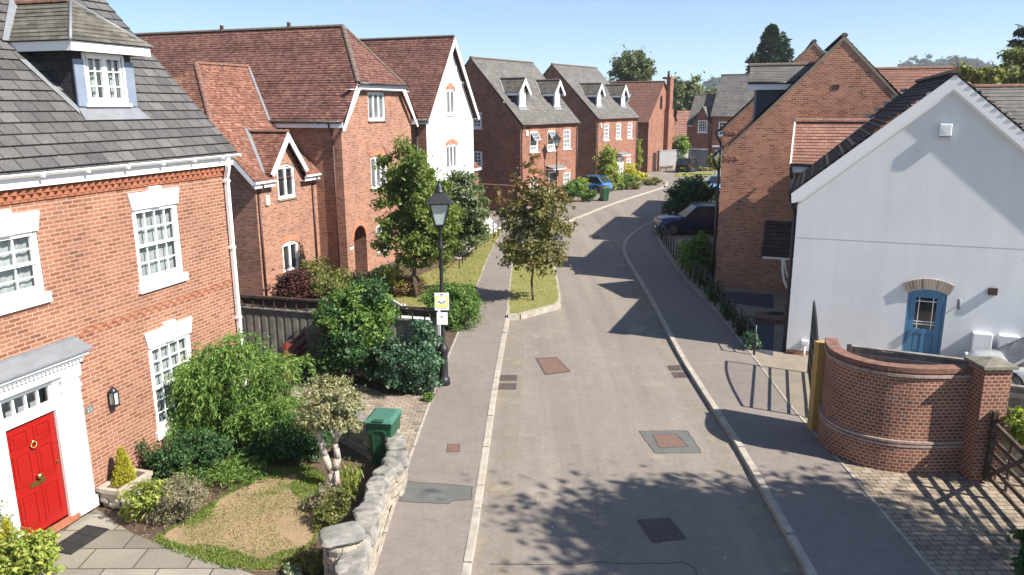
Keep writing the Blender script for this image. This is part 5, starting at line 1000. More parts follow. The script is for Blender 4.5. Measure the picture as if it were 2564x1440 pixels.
for y in (4.35, 6.05):
    mb = MB(); pts = [Vector((-.42 + .38 * (1 - math.cos(a)), y, 2.2 - 1.1 * math.sin(a))) for a in [math.pi / 2 * i / 8 for i in range(9)]]
    for a, b in zip(pts[:-1], pts[1:]): mb.beam(a, b, .07, .07, (0, 1, 0))
    mb.box(-1.1, 0, y - .04, y + .04, 2.2, 2.3); mb.build('porch_bracket', M['white'], po)
# roofs beyond the right-hand houses
def back_house(label, px, py, y, w_, zr, run, mat, rz, brickm='brick_d', drop=None):
    p = at(px, py, y); h = empty('house', (p.x, p.y, 0), rz, label, 'house'); ez = zr - run * .9
    mb = MB(); mb.box(0, w_, run, run * 3 - .0, 0, ez, 't'); mb.face([(0, run * 3, ez), (0, run, ez), (0, run * 2, zr - .05)]); mb.face([(w_, run, ez), (w_, run * 3, ez), (w_, run * 2, zr - .05)]); mb.build('wall', M[brickm], h)
    mb = MB(); mb.roof((-.15, run - .25, ez), (w_ + .15, run - .25, ez), (w_ + .15, run * 2, zr), (-.15, run * 2, zr), .25, .02); mb.roof((w_ + .15, run * 3 + .25, ez), (-.15, run * 3 + .25, ez), (-.15, run * 2, zr), (w_ + .15, run * 2, zr), .25, .02); rf = mb.build('roof', M[mat], h); MB().ridge((-.15, run * 2, zr), (w_ + .15, run * 2, zr), .13, .45).build('ridge_tiles', M['ridge'], rf); return h
back_house('house with a plain brown tiled roof behind the right-hand gables', 2195, 300, 38, 5.4, 9.55, 4.0, 'tile_brown', R(-12))
hb = back_house('house with a grey slate roof and white verge at the far right', 2440, 300, 30, 9, 8.35, 3.6, 'slate_d', R(-14))
mb = MB(); mb.beam((1.05, 3.2, 5.11), (1.05, 7.2, 8.4), .22, .3); mb.build('verge_trim', M['white_far'], hb); mb = MB(); mb.beam((2.0, 3.2, 5.25), (2.0, 6.0, 7.55), .12, .1); mb.build('roof_flashing', M['navy'], hb)
# ================================================================ SETTING: ground, road, pavements
def P2(*px, z=.1): return [g(x, y, z).to_2d() for x, y in px]
def smooth(pts, it=2):
    for _ in range(it):
        q = [pts[0]]
        for a, b in zip(pts[:-1], pts[1:]): q += [a.lerp(b, .25), a.lerp(b, .75)]
        pts = q + [pts[-1]]
    return pts
def ccw(p): return p if sum(a[0] * b[1] - b[0] * a[1] for a, b in zip(p, p[1:] + p[:1])) > 0 else p[::-1]
def sheet(name, poly, z0, z1, mat, kind='structure'):
    o = MB().slab(ccw(list(poly)), z0, z1).build(name, M[mat]); tag(o, kind=kind); return o
def strip(mb, pts, off, wd, z0, z1, step=None):
    """kerb run along pts; off shifts to the right of travel"""
    nrm = []
    for i in range(len(pts)):
        a = pts[max(0, i - 1)]; b = pts[min(len(pts) - 1, i + 1)]; d = (b - a).normalized(); nrm.append(Vector((d.y, -d.x)))
    L = [p + n * (off - wd / 2) for p, n in zip(pts, nrm)]; Rr = [p + n * (off + wd / 2) for p, n in zip(pts, nrm)]; s = 0
    for i in range(len(pts) - 1):
        a, b, c, d = L[i], L[i + 1], Rr[i + 1], Rr[i]
        mb.face([(d.x, d.y, z1), (c.x, c.y, z1), (b.x, b.y, z1), (a.x, a.y, z1)]); mb.face([(a.x, a.y, z1), (b.x, b.y, z1), (b.x, b.y, z0), (a.x, a.y, z0)]); mb.face([(c.x, c.y, z1), (d.x, d.y, z1), (d.x, d.y, z0), (c.x, c.y, z0)])
def resample(pts, step):
    out = [pts[0]]; acc = 0
    for a, b in zip(pts[:-1], pts[1:]):
        L = (b - a).length; t = step - acc
        while t < L: out.append(a.lerp(b, t / L)); t += step
        acc = (L - (t - step))
    return out + [pts[-1]]
def kerbrun(mb, pts, off=0, wd=.15, z0=-.1, z1=.11, ln=.9):
    p = resample(pts, ln); rd = random.Random(len(p))
    for i in range(len(p) - 1):
        a, b = p[i], p[i + 1]; d = (b - a); L = d.length
        if L < .05: continue
        d /= L; a2, b2 = a + d * .006, b - d * .006; h = z1 + rd.uniform(-.006, .006); strip(mb, [a2, b2], off, wd, z0, h)
KL = P2((1120, 1700), (1165, 1440), (1190, 1300), (1215, 1130), (1240, 960), (1258, 860), (1271, 795))            # left kerb
KI = P2((1271, 795), (1300, 793), (1345, 781), (1400, 766), (1398, 735), (1391, 690), (1380, 645), (1365, 610), (1345, 585))   # island's road edge
KIL = P2((1271, 795), (1278, 720), (1285, 660), (1293, 612), (1305, 585))
PI = P2((860, 1700), (935, 1440), (1000, 1230), (1045, 1100), (1085, 990), (1108, 930), (1150, 830), (1182, 745), (1205, 690), (1220, 650), (1237, 615), (1262, 575), (1275, 555))   # inner edge of left pavement
KR = P2((2150, 1700), (2040, 1440), (1940, 1268), (1850, 1108), (1790, 1020), (1700, 880), (1640, 762), (1592, 682), (1566, 640), (1561, 612), (1578, 587), (1615, 562), (1660, 545), (1800, 520))
KR = smooth(KR, 2)
PO = P2((2640, 1700), (2340, 1440), (2110, 1165), (1980, 1020), (1885, 893), (1800, 788), (1700, 682), (1660, 620), (1645, 592), (1680, 575), (1800, 552))
MB().slab([(-900, -60), (900, -60), (900, 2500), (-900, 2500)], -1, -.06).build('ground', M['field'])['kind'] = 'structure'
sheet('road', [(-8, -8), (45, -8), (45, 112), (-14, 112)], -.08, 0, 'tarmac')
sheet('pavement', KL + KIL[1:] + PI[::-1], -.02, .1, 'tarmac_p')
sheet('pavement', KR + PO[::-1], -.02, .1, 'tarmac_p')
# left gardens, all at pavement height
LG = PI[:] + P2((1255, 540), (1215, 530), (1190, 500)) + [Vector((-40, 62)), Vector((-40, -6))]
sheet('garden_soil', LG, -.03, .092, 'soil')
RG = PO[::-1] + [Vector((40, -8)), Vector((40, 44))]
sheet('garden_ground', [p for p in PO] + [Vector((32, 50)), Vector((32, -6))], -.03, .09, 'sand')
DP = P2((1262, 575), (1345, 545), (1400, 562), (1442, 545), (1530, 510), (1600, 487), (1665, 466), (1674, 455), (1650, 446), (1560, 460), (1500, 470), (1470, 475), (1400, 505), (1320, 520), (1215, 530), (1240, 560))
sheet('pavement', DP, -.02, .1, 'tarmac_p')
KD = P2((1400, 562), (1442, 545), (1530, 510), (1600, 487), (1640, 475), (1665, 466), (1674, 455), (1650, 446))
mb = MB()
for k in (KL, KI, KIL): kerbrun(mb, smooth(k, 1), 0, .15)
kerbrun(mb, KR, 0, .15); kerbrun(mb, smooth(KD, 1), 0, .15); mb.build('kerb', M['kerb'], bevel=.012)['kind'] = 'structure'
mb = MB(); kerbrun(mb, PI, -.02, .06, 0, .115); kerbrun(mb, PO, .02, .06, 0, .112); mb.build('edging', M['kerb_e'])['kind'] = 'structure'
# channel staining along the kerb
IS = ccw(KI + KIL[::-1][:-1]); sheet('verge_island', IS, -.02, .115, 'verge')
mb = MB(); pts = KI[:4]
for a, b in zip(pts[:-1], pts[1:]):
    strip(mb, [a, b], -.02, .2, 0, .2)
o = mb.build('low_edging', M['kerb_e']); tag(o, 'low weathered stone edging across the near end of the grass island', 'edging')
VG = P2((1182, 745), (1205, 690), (1220, 650), (1237, 615), (1262, 575), (1215, 590), (1165, 650), (1120, 660), (1050, 690), (980, 730), (985, 765), (1085, 770))
sheet('verge', VG, .0, .102, 'verge')
GC = P2((1150, 650), (1160, 640), (1260, 568), (1262, 545), (1215, 540), (1120, 560), (1060, 600))
sheet('gravel_drive', GC, .0, .099, 'gravel')
DR = P2((640, 1010), (735, 965), (870, 950), (960, 985), (1082, 992), (1045, 1100), (1000, 1225), (960, 1170), (860, 1110), (780, 1060))
sheet('driveway', DR, .0, .098, 'blocks')
PT = P2((-120, 1470), (60, 1360), (140, 1330), (235, 1270), (330, 1335), (390, 1358), (520, 1398), (640, 1440), (700, 1560), (-100, 1700))
sheet('patio', PT, .0, .099, 'slabs')
LW = P2((385, 1352), (430, 1322), (500, 1285), (560, 1240), (640, 1195), (720, 1165), (790, 1175), (815, 1215), (822, 1262), (805, 1330), (765, 1395), (700, 1432), (600, 1428), (480, 1392))
LW = smooth(LW + [LW[0]], 2)[:-1]
sheet('lawn', LW, .0, .103, 'lawn')
BP = P2((2110, 1168), (2085, 1130), (2500, 1150), (2800, 1250), (2900, 1700), (2640, 1700), (2340, 1442))
sheet('driveway', BP, .0, .098, 'setts')
sheet('path', P2((1885, 893), (1962, 896), (2035, 905), (2040, 1015), (1985, 1020)), .0, .097, 'sand')
sheet('slate_bed', P2((1790, 728), (1935, 738), (1938, 772), (1880, 765), (1800, 752)), .0, .104, 'navy_pave'); sheet('slate_bed', P2((1862, 800), (1938, 812), (1936, 890), (1895, 880)), .0, .104, 'navy_pave')
sheet('step', P2((1835, 775), (1960, 782), (1960, 800), (1890, 795), (1840, 790)), .0, .16, 'sand'); sheet('step', P2((1890, 790), (1960, 795), (1960, 812), (1888, 806)), .0, .26, 'coping')
o = sheet('grass_patch', P2((1700, 432), (1790, 430), (1800, 440), (1690, 440)), .0, .1, 'verge')
# dust swept into the channels, sealed joints round the patches
m_, t_, P_, l_ = nodes('channel_dust'); ob_ = coord(t_); l_.new(ramp(t_, noise(t_, ob_, 9, 4), [(.3, (.27, .225, .16)), (.7, (.34, .29, .21))]), P_.inputs['Base Color']); P_.inputs['Roughness'].default_value = .95
tr_ = t_.nodes.new('ShaderNodeBsdfTransparent'); mx_ = t_.nodes.new('ShaderNodeMixShader'); l_.new(ramp(t_, noise(t_, ob_, 1.1, 6, .7), [(.46, (0, 0, 0)), (.66, (.75, .75, .75))]), mx_.inputs[0]); l_.new(tr_.outputs[0], mx_.inputs[1]); l_.new(P_.outputs[0], mx_.inputs[2]); l_.new(mx_.outputs[0], t_.nodes['Material Output'].inputs[0]); M['dust'] = m_
mb = MB(); strip(mb, KL, .4, .62, 0, .003); mb.build('channel_dust', M['dust'])['kind'] = 'structure'
mb = MB(); strip(mb, resample(KR, 1.5)[:18], -.36, .54, 0, .003); mb.build('channel_dust', M['dust'])['kind'] = 'structure'
# patches and covers in the road
sheet('road_patch', P2((1600, 1080), (1720, 1078), (1757, 1134), (1640, 1136), z=0), -.01, .004, 'patch'); sheet('road_patch', P2((1012, 1205), (1182, 1218), (1180, 1252), (1128, 1254), (1126, 1262), (1000, 1256)), .05, .104, 'patch')
rj = random.Random(3); mb = MB()
for loop, z in ((((1600, 1080), (1720, 1078), (1757, 1134), (1640, 1136), (1600, 1080)), .0), (((1012, 1205), (1182, 1218), (1180, 1252), (1128, 1254), (1126, 1262), (1000, 1256), (1012, 1205)), .1)):
    L_ = resample([g(x, y, z).to_2d() for x, y in loop], .12); L_ = [q + Vector((rj.uniform(-.012, .012), rj.uniform(-.012, .012))) for q in L_]; strip(mb, L_, 0, .02, z, z + .0055)
mb.build('sealed_joint', M['rustd'])['kind'] = 'structure'
def cover(name, label, cat, px, z, mat, group=None, grid=0, holes=0, frame='rustd'):
    q = [g(x, y, z) for x, y in px]; c = sum(q, Vector()) / 4; e = empty(name, c, 0, label, cat, group)
    L = [Vector((k.x - c.x, k.y - c.y)) for k in q]; L = ccw(L)
    f = MB(); n = len(L)
    for i in range(n):
        a, b = L[i], L[(i + 1) % n]; f.face([(a.x * 1.09, a.y * 1.09, .007), (b.x * 1.09, b.y * 1.09, .007), (b.x * .97, b.y * .97, .003), (a.x * .97, a.y * .97, .003)])
    f.build('cover_frame', M[frame], e)
    p = MB()
    if grid:
        A, B, C_, D = L
        for i in range(grid):
            u0, u1 = (i + .15) / grid, (i + .85) / grid
            for v0, v1 in ((.03, .47), (.53, .97)):
                f_ = lambda u, v: A.lerp(B, u).lerp(D.lerp(C_, u), v); p.slab([f_(u0, v0), f_(u1, v0), f_(u1, v1), f_(u0, v1)], .002, .008)
        f_ = lambda u, v: A.lerp(B, u).lerp(D.lerp(C_, u), v); p.face([(k.x, k.y, .0025) for k in (A, B, C_, D)])
    else:
        p.slab([k * .97 for k in L], 0, .007)
        for i in range(1, 8):
            a, b, c_, d = L; t = i / 8; u = a.lerp(d, t) * .93; v = b.lerp(c_, t) * .93; p.beam((u.x, u.y, .008), (v.x, v.y, .008), .012, .004)
    p.build('cover_plate', M[mat], e); return e
cover('manhole_cover', 'large rusty square cover in the middle of the road', 'manhole cover', ((1344, 899), (1393, 896), (1426, 930), (1366, 937)), 0, 'rust')
cover('manhole_cover', 'rusty cover set in a grey tarmac patch near the right kerb', 'manhole cover', ((1635, 1090), (1693, 1089), (1720, 1118), (1652, 1121)), 0, 'rust')
cover('manhole_cover', 'dark square cover lying in the tree shadow nearest the camera', 'manhole cover', ((1598, 1304), (1675, 1299), (1715, 1348), (1635, 1357)), 0, 'rustd')
cover('manhole_cover', 'small distant rusty cover beyond the grass island', 'manhole cover', ((1474, 590), (1498, 589), (1503, 595), (1478, 596)), 0, 'rust')
cover('water_cover', 'small rusty stopcock cover in the left pavement', 'cover', ((1122, 1113), (1150, 1112), (1150, 1131), (1119, 1132)), .1, 'rust')
cover('drain_grate', 'upper of the two paired drain grates at the left kerb', 'drain grate', ((1254, 940), (1293, 940), (1292, 953), (1252, 953)), 0, 'rustd', 'road drain grates', 5)
cover('drain_grate', 'lower of the two paired drain grates at the left kerb', 'drain grate', ((1252, 961), (1292, 961), (1290, 975), (1249, 975)), 0, 'rustd', 'road drain grates', 5)
cover('drain_grate', 'upper of the two paired drain grates at the right kerb', 'drain grate', ((1672, 916), (1710, 915), (1716, 927), (1678, 928)), 0, 'rustd', 'road drain grates', 5)
cover('drain_grate', 'lower of the two paired drain grates at the right kerb', 'drain grate', ((1682, 933), (1721, 932), (1727, 945), (1690, 946)), 0, 'rustd', 'road drain grates', 5)
mb = MB(); rd = random.Random(5); q = [g(1225 + 44 * i, 1412 - .3 * i + rd.uniform(-3, 3), 0) for i in range(12)] + [g(1742, 1425, 0), g(1748, 1480, 0)]
strip(mb, [k.to_2d() for k in q], 0, .014, 0, .004); mb.build('road_crack', M['blackp'])['kind'] = 'structure'
mb = MB(); rg = random.Random(9)      # dust and grit in the channels, a few pale specks
for k in range(170):
    a = KL[rg.randrange(1, 5)]; b = None
for k in range(22):
    x, y = rg.uniform(.1, 5.6), rg.uniform(11, 26); s_ = rg.uniform(.006, .016); mb.box(x, x + s_ * 1.6, y, y + s_, 0, .008)
mb.build('grit', M['white_far'])['kind'] = 'stuff'

# ================================================================ WALLS, FENCES, GATES
# curved brick wall
cw = [Vector(k) for k in ((7.16, 16.88), (6.93, 16.2), (6.97, 15.62), (7.26, 15.14), (7.66, 14.84), (8.33, 14.68), (9.3, 14.74))]; cw = smooth(cw, 2)
e = empty('curved_brick_wall', (cw[0].x, cw[0].y, .09), 0, 'curved brick garden wall with ochre end face and square capped pier', 'wall')
o0 = cw[0]; S0 = [0]
for a, b in zip(cw[:-1], cw[1:]): S0.append(S0[-1] + (b - a).length)
nr = []
for i in range(len(cw)): a = cw[max(0, i - 1)]; b = cw[min(len(cw) - 1, i + 1)]; d = (b - a).normalized(); nr.append(Vector((d.y, -d.x)) * -1)
if nr[-1].y > 0: nr = [-k for k in nr]
def band(mb, o_in, o_out, zlo, zhi, zdip=0):
    n = len(cw); T = S0[-1]
    zh = lambda i: zhi - zdip * (S0[i] / T)
    Pn = lambda i, o: (cw[i] - o0 + nr[i] * o)
    for i in range(n - 1):
        a, b = Pn(i, o_out), Pn(i + 1, o_out); c, d = Pn(i, o_in), Pn(i + 1, o_in); u0, u1 = S0[i], S0[i + 1]
        mb.face([(a.x, a.y, zlo), (b.x, b.y, zlo), (b.x, b.y, zh(i + 1)), (a.x, a.y, zh(i))], [(u0, zlo), (u1, zlo), (u1, zh(i + 1)), (u0, zh(i))])
        mb.face([(d.x, d.y, zlo), (c.x, c.y, zlo), (c.x, c.y, zh(i)), (d.x, d.y, zh(i + 1))], [(u1, zlo), (u0, zlo), (u0, zh(i)), (u1, zh(i + 1))])
        mb.face([(a.x, a.y, zh(i)), (b.x, b.y, zh(i + 1)), (d.x, d.y, zh(i + 1)), (c.x, c.y, zh(i))], [(u0, 0), (u1, 0), (u1, .3), (u0, .3)])
        mb.face([(a.x, a.y, zlo), (c.x, c.y, zlo), (d.x, d.y, zlo), (b.x, b.y, zlo)])
    for i in (0, n - 1):
        a, c = Pn(i, o_out), Pn(i, o_in); q = [(c.x, c.y, zlo), (a.x, a.y, zlo), (a.x, a.y, zh(i)), (c.x, c.y, zh(i))]; mb.face(q if i == 0 else q[::-1])
TOP = 2.28
mb = MB(); band(mb, -.215, 0, 0, TOP - .12); mb.build('brickwork', M['brick_w'], e)
mb = MB(); band(mb, -.24, .035, 0, .62); mb.build('plinth', M['brick_w'], e)
mb = MB(); band(mb, -.1, .055, .66, .71); band(mb, -.1, .05, .58, .63); band(mb, -.2, .04, TOP - .2, TOP - .14); mb.build('projecting_course', M['plinth'], e)
mb = MB(); band(mb, -.24, .035, TOP - .1, TOP); mb.build('coping', M['coping'], e)
mb = MB(); d = nr[0]; t_ = (cw[1] - cw[0]).normalized(); a = Vector((-.17, -.02)); b = Vector((.22, .0)); a2 = Vector((-.19, .2)); b2 = Vector((.22, .24))
mb.slab(ccw([a, b, b2, a2]), 0, TOP - .14); mb.build('end_face', M['yellow'], e)
_q = g(2428, 1206, .1); px_, py_ = _q.x - o0.x, _q.y - o0.y; ra = R(1)
pr = MB(); rot = lambda x, y: (px_ + x * math.cos(ra) - y * math.sin(ra), py_ + x * math.sin(ra) + y * math.cos(ra))
pr.slab([rot(*k) for k in ((0, 0), (.54, 0), (.54, .54), (0, .54))], -.05, 2.4); pier = pr.build('pier', M['brick_w'], e)
pr = MB(); q = [rot(*k) for k in ((-.07, -.07), (.61, -.07), (.61, .61), (-.07, .61))]; pr.slab(q, 2.4, 2.46); c_ = rot(.27, .27)
for i in range(4): pr.face([(*q[i], 2.46), (*q[(i + 1) % 4], 2.46), (*c_, 2.56)])
pr.build('pier_cap', M['concrete'], pier)
# boarded fence behind the wall
def close_board(name, label, a, b, h, mat='wood_g', post=2.4, seed=1, capmat=None, z=.08, rail=True, group=None):
    a = Vector(a); b = Vector(b); d = (b - a); L = d.length; az = math.atan2(d.y, d.x); e = empty(name, (a.x, a.y, z), az, label, 'fence', group); rd = random.Random(seed)
    bd = MB(); n = int(L / .125)
    for i in range(n):
        x = L * i / n; o = .012 if i % 2 else 0; bd.box(x - .01, x + L / n + .012, -.012 - o, .006 - o, .02, h + rd.uniform(-.012, .012))
    bd.build('boards', M[mat], e)
    k = max(1, round(L / post))
    for i in range(k + 1): MB().box(L * i / k - .05, L * i / k + .05, -.11, -.02, 0, h + .1).build('post', M['wood_g'], e)
    if rail:
        rr = MB()
        for zz in (.3, h * .55, h - .15): rr.beam((0, -.04, zz), (L, -.04, zz), .045, .09)
        rr.build('rail', M[mat], e)
        MB().box(-.02, L + .02, -.06, .05, h + .012, h + .05).build('capping', M[capmat or mat], e)
    return e
close_board('timber_fence', 'weathered close-boarded fence standing just behind the curved brick wall', (7.55, 16.55), (9.75, 15.45), 2.16, seed=3)
close_board('timber_fence', 'grey boarded fence at the right edge beside the capped pier', (9.85, 14.75), (12.5, 13.6), 1.9, seed=4)
fe = close_board('timber_fence', 'grey boarded fence with trellis top rail between the brick house and the street lamp', (-2.03, 20.25), (-7.9, 21.95), 1.72, seed=2)
mb = MB(); L = 6.11; mb.box(-.02, L, -.03, .05, 2.08, 2.13); 
for i in range(18): mb.box(L * i / 17 - .02, L * i / 17 + .02, .01, .03, 1.75, 2.08)
mb.box(-.0, L, -.02, .0, 1.86, 2.05); mb.build('top_panel', M['wood_d'], fe)
mb = MB(); mb.box(-.08, .02, -.1, .0, 0, 2.05); mb.build('end_post', M['white_far'], fe)
# red timber field gate on the left drive
a = g(722, 968, .1); b = g(792, 905, .1); d = b - a; e = empty('timber_gate', a, math.atan2(d.y, d.x), 'red stained timber gate standing open beside the shrubs on the left drive', 'gate')
for i, z in enumerate((.18, .4, .62, .84, 1.1)): MB().beam((0, 0, z), (1.9, 0, z), .04, .09).build('rail', M['wood_r'], e)
for x in (0, 1.9): MB().box(x - .05, x + .05, -.05, .05, 0, 1.25).build('stile', M['wood_r'], e)
MB().beam((0, .04, .2), (1.9, .04, 1.1), .03, .08).build('brace', M['wood_r'], e); MB().box(1.98, 2.12, -.07, .07, 0, 1.5).build('gate_post', M['wood_r'], e)
# five-bar gate by the pier
e = empty('field_gate', (9.5, 14.24, .09), R(-100), 'dark timber five-bar gate with diagonal braces hung on the capped pier', 'gate'); L = 3.0
for z in (.2, .45, .72, .98): MB().beam((.05, 0, z), (L, 0, z), .035, .085).build('bar', M['wood_b'], e)
MB().beam((.05, 0, 1.3), (L, 0, 1.22), .06, .1).build('top_bar', M['wood_b'], e)
MB().box(-.05, .06, -.05, .05, .08, 1.55).build('stile', M['wood_d'], e); MB().box(L, L + .08, -.04, .04, .1, 1.25).build('stile', M['wood_b'], e)
for p, q in (((.1, -.04, .2), (1.5, -.04, 1.25)), ((L - .1, -.04, .2), (1.5, -.04, 1.25)), ((.75, .04, .2), (.75, .04, 1.28))): MB().beam(p, q, .03, .08).build('brace', M['wood_b'], e)
for z in (.35, 1.38): MB().beam((-.16, 0, z), (.1, 0, z), .03, .05).build('hinge', M['iron'], e)
# black metal gate standing open in front of the white house
ga = Vector((7.32, 17.6)); gb = Vector((8.42, 20.9)); d = gb - ga; e = empty('metal_gate', (ga.x, ga.y, .1), math.atan2(d.y, d.x), 'black metal gate standing open between curved wall and white house', 'gate'); L = d.length
ht = lambda x: 1.55 + .55 * math.sin(math.pi * min(1, x / L) * .5)
for z in (.12, .52, .95, 1.35): MB().beam((0, 0, z), (L, 0, z), .04, .045).build('rail', M['iron'], e)
mb = MB(); xs = [L * i / 12 for i in range(13)]
for a, b in zip(xs[:-1], xs[1:]): mb.beam((a, 0, ht(a)), (b, 0, ht(b)), .04, .045)
mb.build('top_rail', M['iron'], e)
for i in range(26): x = L * (i + .5) / 26; mb = MB(); mb.tube((x, 0, .1), (x, 0, ht(x)), .008, n=5); mb.build('bar', M['iron'], e)
for x in (0, L): MB().box(x - .025, x + .025, -.025, .025, 0, ht(x)).build('stile', M['iron'], e)
# railings
def railing(label, pts, h, step, posts, group=None, mat='iron', name='railing'):
    c = pts[0]; e = empty(name, (c.x, c.y, .09), 0, label, 'railing', group); p = resample(pts, step)
    for k in p: mb = MB(); mb.tube((k.x - c.x, k.y - c.y, 0), (k.x - c.x, k.y - c.y, h), posts, posts, 6); mb.build('post', M[mat], e)
    for z in (h * .93, h * .55):
        mb = MB()
        for a, b in zip(p[:-1], p[1:]): mb.beam((a.x - c.x, a.y - c.y, z), (b.x - c.x, b.y - c.y, z), .02, .03)
        mb.build('rail', M[mat], e)
    return e
railing('black post and rail fence along the grass verge beside the white gravel drive', P2((1150, 672), (1175, 640), (1215, 610), (1258, 585), (1275, 580), (1290, 545)), 1.0, .95, .028)
railing('dark estate railing beside the shaded right-hand pavement', P2((1888, 888), (1860, 850), (1805, 782), (1760, 730), (1705, 670), (1665, 612), (1655, 597)), .95, 1.0, .034)
# garden wall by house D and pale wall at the lane end
def lowwall(name, label, a, b, h, t, mat, capmat, z=0):
    a = Vector(a); b = Vector(b); d = b - a; L = d.length; e = empty(name, (a.x, a.y, z), math.atan2(d.y, d.x), label, 'wall'); MB().box(0, L, 0, t, 0, h).build('brickwork', M[mat], e); MB().box(-.03, L + .03, -.04, t + .04, h, h + .09).build('coping', M[capmat], e); return e
lowwall('brick_wall', 'brick garden wall with pale red coping beside the russet house', (-2.4, 58.1), (.45, 56.35), 1.85, .22, 'brick_d', 'tile_pink')
a = g(1650, 428, 0); b = g(1722, 420, 0); lowwall('rendered_wall', 'pale rendered garden wall at the far end of the lane', (a.x, a.y), (b.x, b.y), 2.3, .2, 'grey_wall', 'grey_wall')
a = g(1617, 430, 0); e = empty('timber_gate', a, R(-4), 'dark boarded side gate beyond the far brick houses', 'gate'); MB().box(0, 1.2, 0, .06, 0, 2.2).build('boards', M['wood_d'], e); MB().box(-.1, 0, -.03, .1, 0, 2.3).build('gate_post', M['wood_d'], e)
for i, (x, y) in enumerate(((1660, 429), (1676, 427))):
    a = g(x, y, 0); mb = MB(); mb.box(-.35, .35, -.25, .25, 0, .55); mb.box(-.42, .42, -.32, .32, .5, .62); o = mb.build('stone_block', M['stone'], None, a); tag(o, ('left' if i == 0 else 'right') + ' of the two pale stone blocks by the far rendered wall', 'stone block', 'stone blocks at the lane end')
# ---- dry stone garden wall
rd = random.Random(11)
def rock(mb, c, sz, rz, rough=.16, seed=0, n=7, m=9):
    rg = random.Random(seed); c = Vector(c); ph = [rg.uniform(0, 6.28) for _ in range(6)]; cz, sz_ = math.cos(rz), math.sin(rz); grid = []
    for i in range(n + 1):
        v = -math.pi / 2 + math.pi * i / n; row = []
        for j in range(m):
            u = 2 * math.pi * j / m; f = lambda t: math.copysign(abs(t) ** .45, t)
            x, y, z = f(math.cos(v)) * f(math.cos(u)), f(math.cos(v)) * f(math.sin(u)), f(math.sin(v))
            k = 1 + rough * (math.sin(3 * x + ph[0]) + math.sin(4 * y + ph[1]) + math.sin(3.5 * z + ph[2]) + .6 * math.sin(7 * x + 5 * y + ph[3])) * .42
            x, y, z = x * sz[0] * .5 * k, y * sz[1] * .5 * k, z * sz[2] * .5 * k
            row.append(c + Vector((x * cz - y * sz_, x * sz_ + y * cz, z)))
        grid.append(row)
    for i in range(n):
        for j in range(m): mb.face([grid[i][j], grid[i][(j + 1) % m], grid[i + 1][(j + 1) % m], grid[i + 1][j]], smooth=False)
SW = smooth(P2((905, 1560), (930, 1440), (958, 1340), (985, 1245), (1003, 1192), (985, 1150), (940, 1125), (895, 1105), (862, 1092)), 2)
SW = [p + Vector((-.18, 0)) if i < 14 else p for i, p in enumerate(SW)]; SW = resample(SW, .27)
b0 = SW[0]; e = empty('stone_wall', (b0.x, b0.y, .08), 0, 'curved rubble stone garden wall with rough lichened coping stones beside pavement', 'wall')
ms, mc, mk_ = MB(), MB(), MB(); hw = .48
strip(mk_, [p - b0 for p in SW], 0, .22, 0, hw - .05)
for i, (a, b) in enumerate(zip(SW[:-1], SW[1:])):
    d = (b - a).normalized(); an = math.atan2(d.y, d.x); nn = Vector((-d.y, d.x)); m_ = a.lerp(b, .5) - b0
    z = 0
    for r_ in range(4):
        hh = hw / 4 * rd.uniform(.85, 1.1)
        for s_ in (-1, 1):
            q = m_ + nn * s_ * .1 + d * rd.uniform(-.1, .1); rock(ms, (q.x, q.y, z + hh / 2), (rd.uniform(.24, .4), .17, hh * 1.12), an + rd.uniform(-.1, .1), .14, rd.randrange(9999))
        z += hw / 4
    q = m_ + nn * rd.uniform(-.02, .02); rock(mc, (q.x, q.y, hw + .1), (rd.uniform(.2, .42), rd.uniform(.34, .48), rd.uniform(.16, .32)), an + rd.uniform(-.35, .35), .22, rd.randrange(9999), 8, 12)
mk_.build('core', M['soil'], e); ms.build('stonework', M['stone'], e); mc.build('coping_stone', M['stone_g'], e)
pp = g(862, 1452, .1).to_2d() - b0; mp = MB()
for k in range(5):
    for j in range(7):
        a = 2 * math.pi * (j + .5 * (k % 2)) / 7; rock(mp, (pp.x + .2 * math.cos(a), pp.y + .2 * math.sin(a), .075 + k * .145), (.25, .2, .155), a + math.pi / 2, .13, k * 10 + j)
pi_ = mp.build('pier', M['stone'], e); mp = MB(); rock(mp, (pp.x, pp.y, .82), (.64, .58, .18), .4, .14, 77, 10, 18); mp.build('pier_cap', M['stone_g'], pi_)

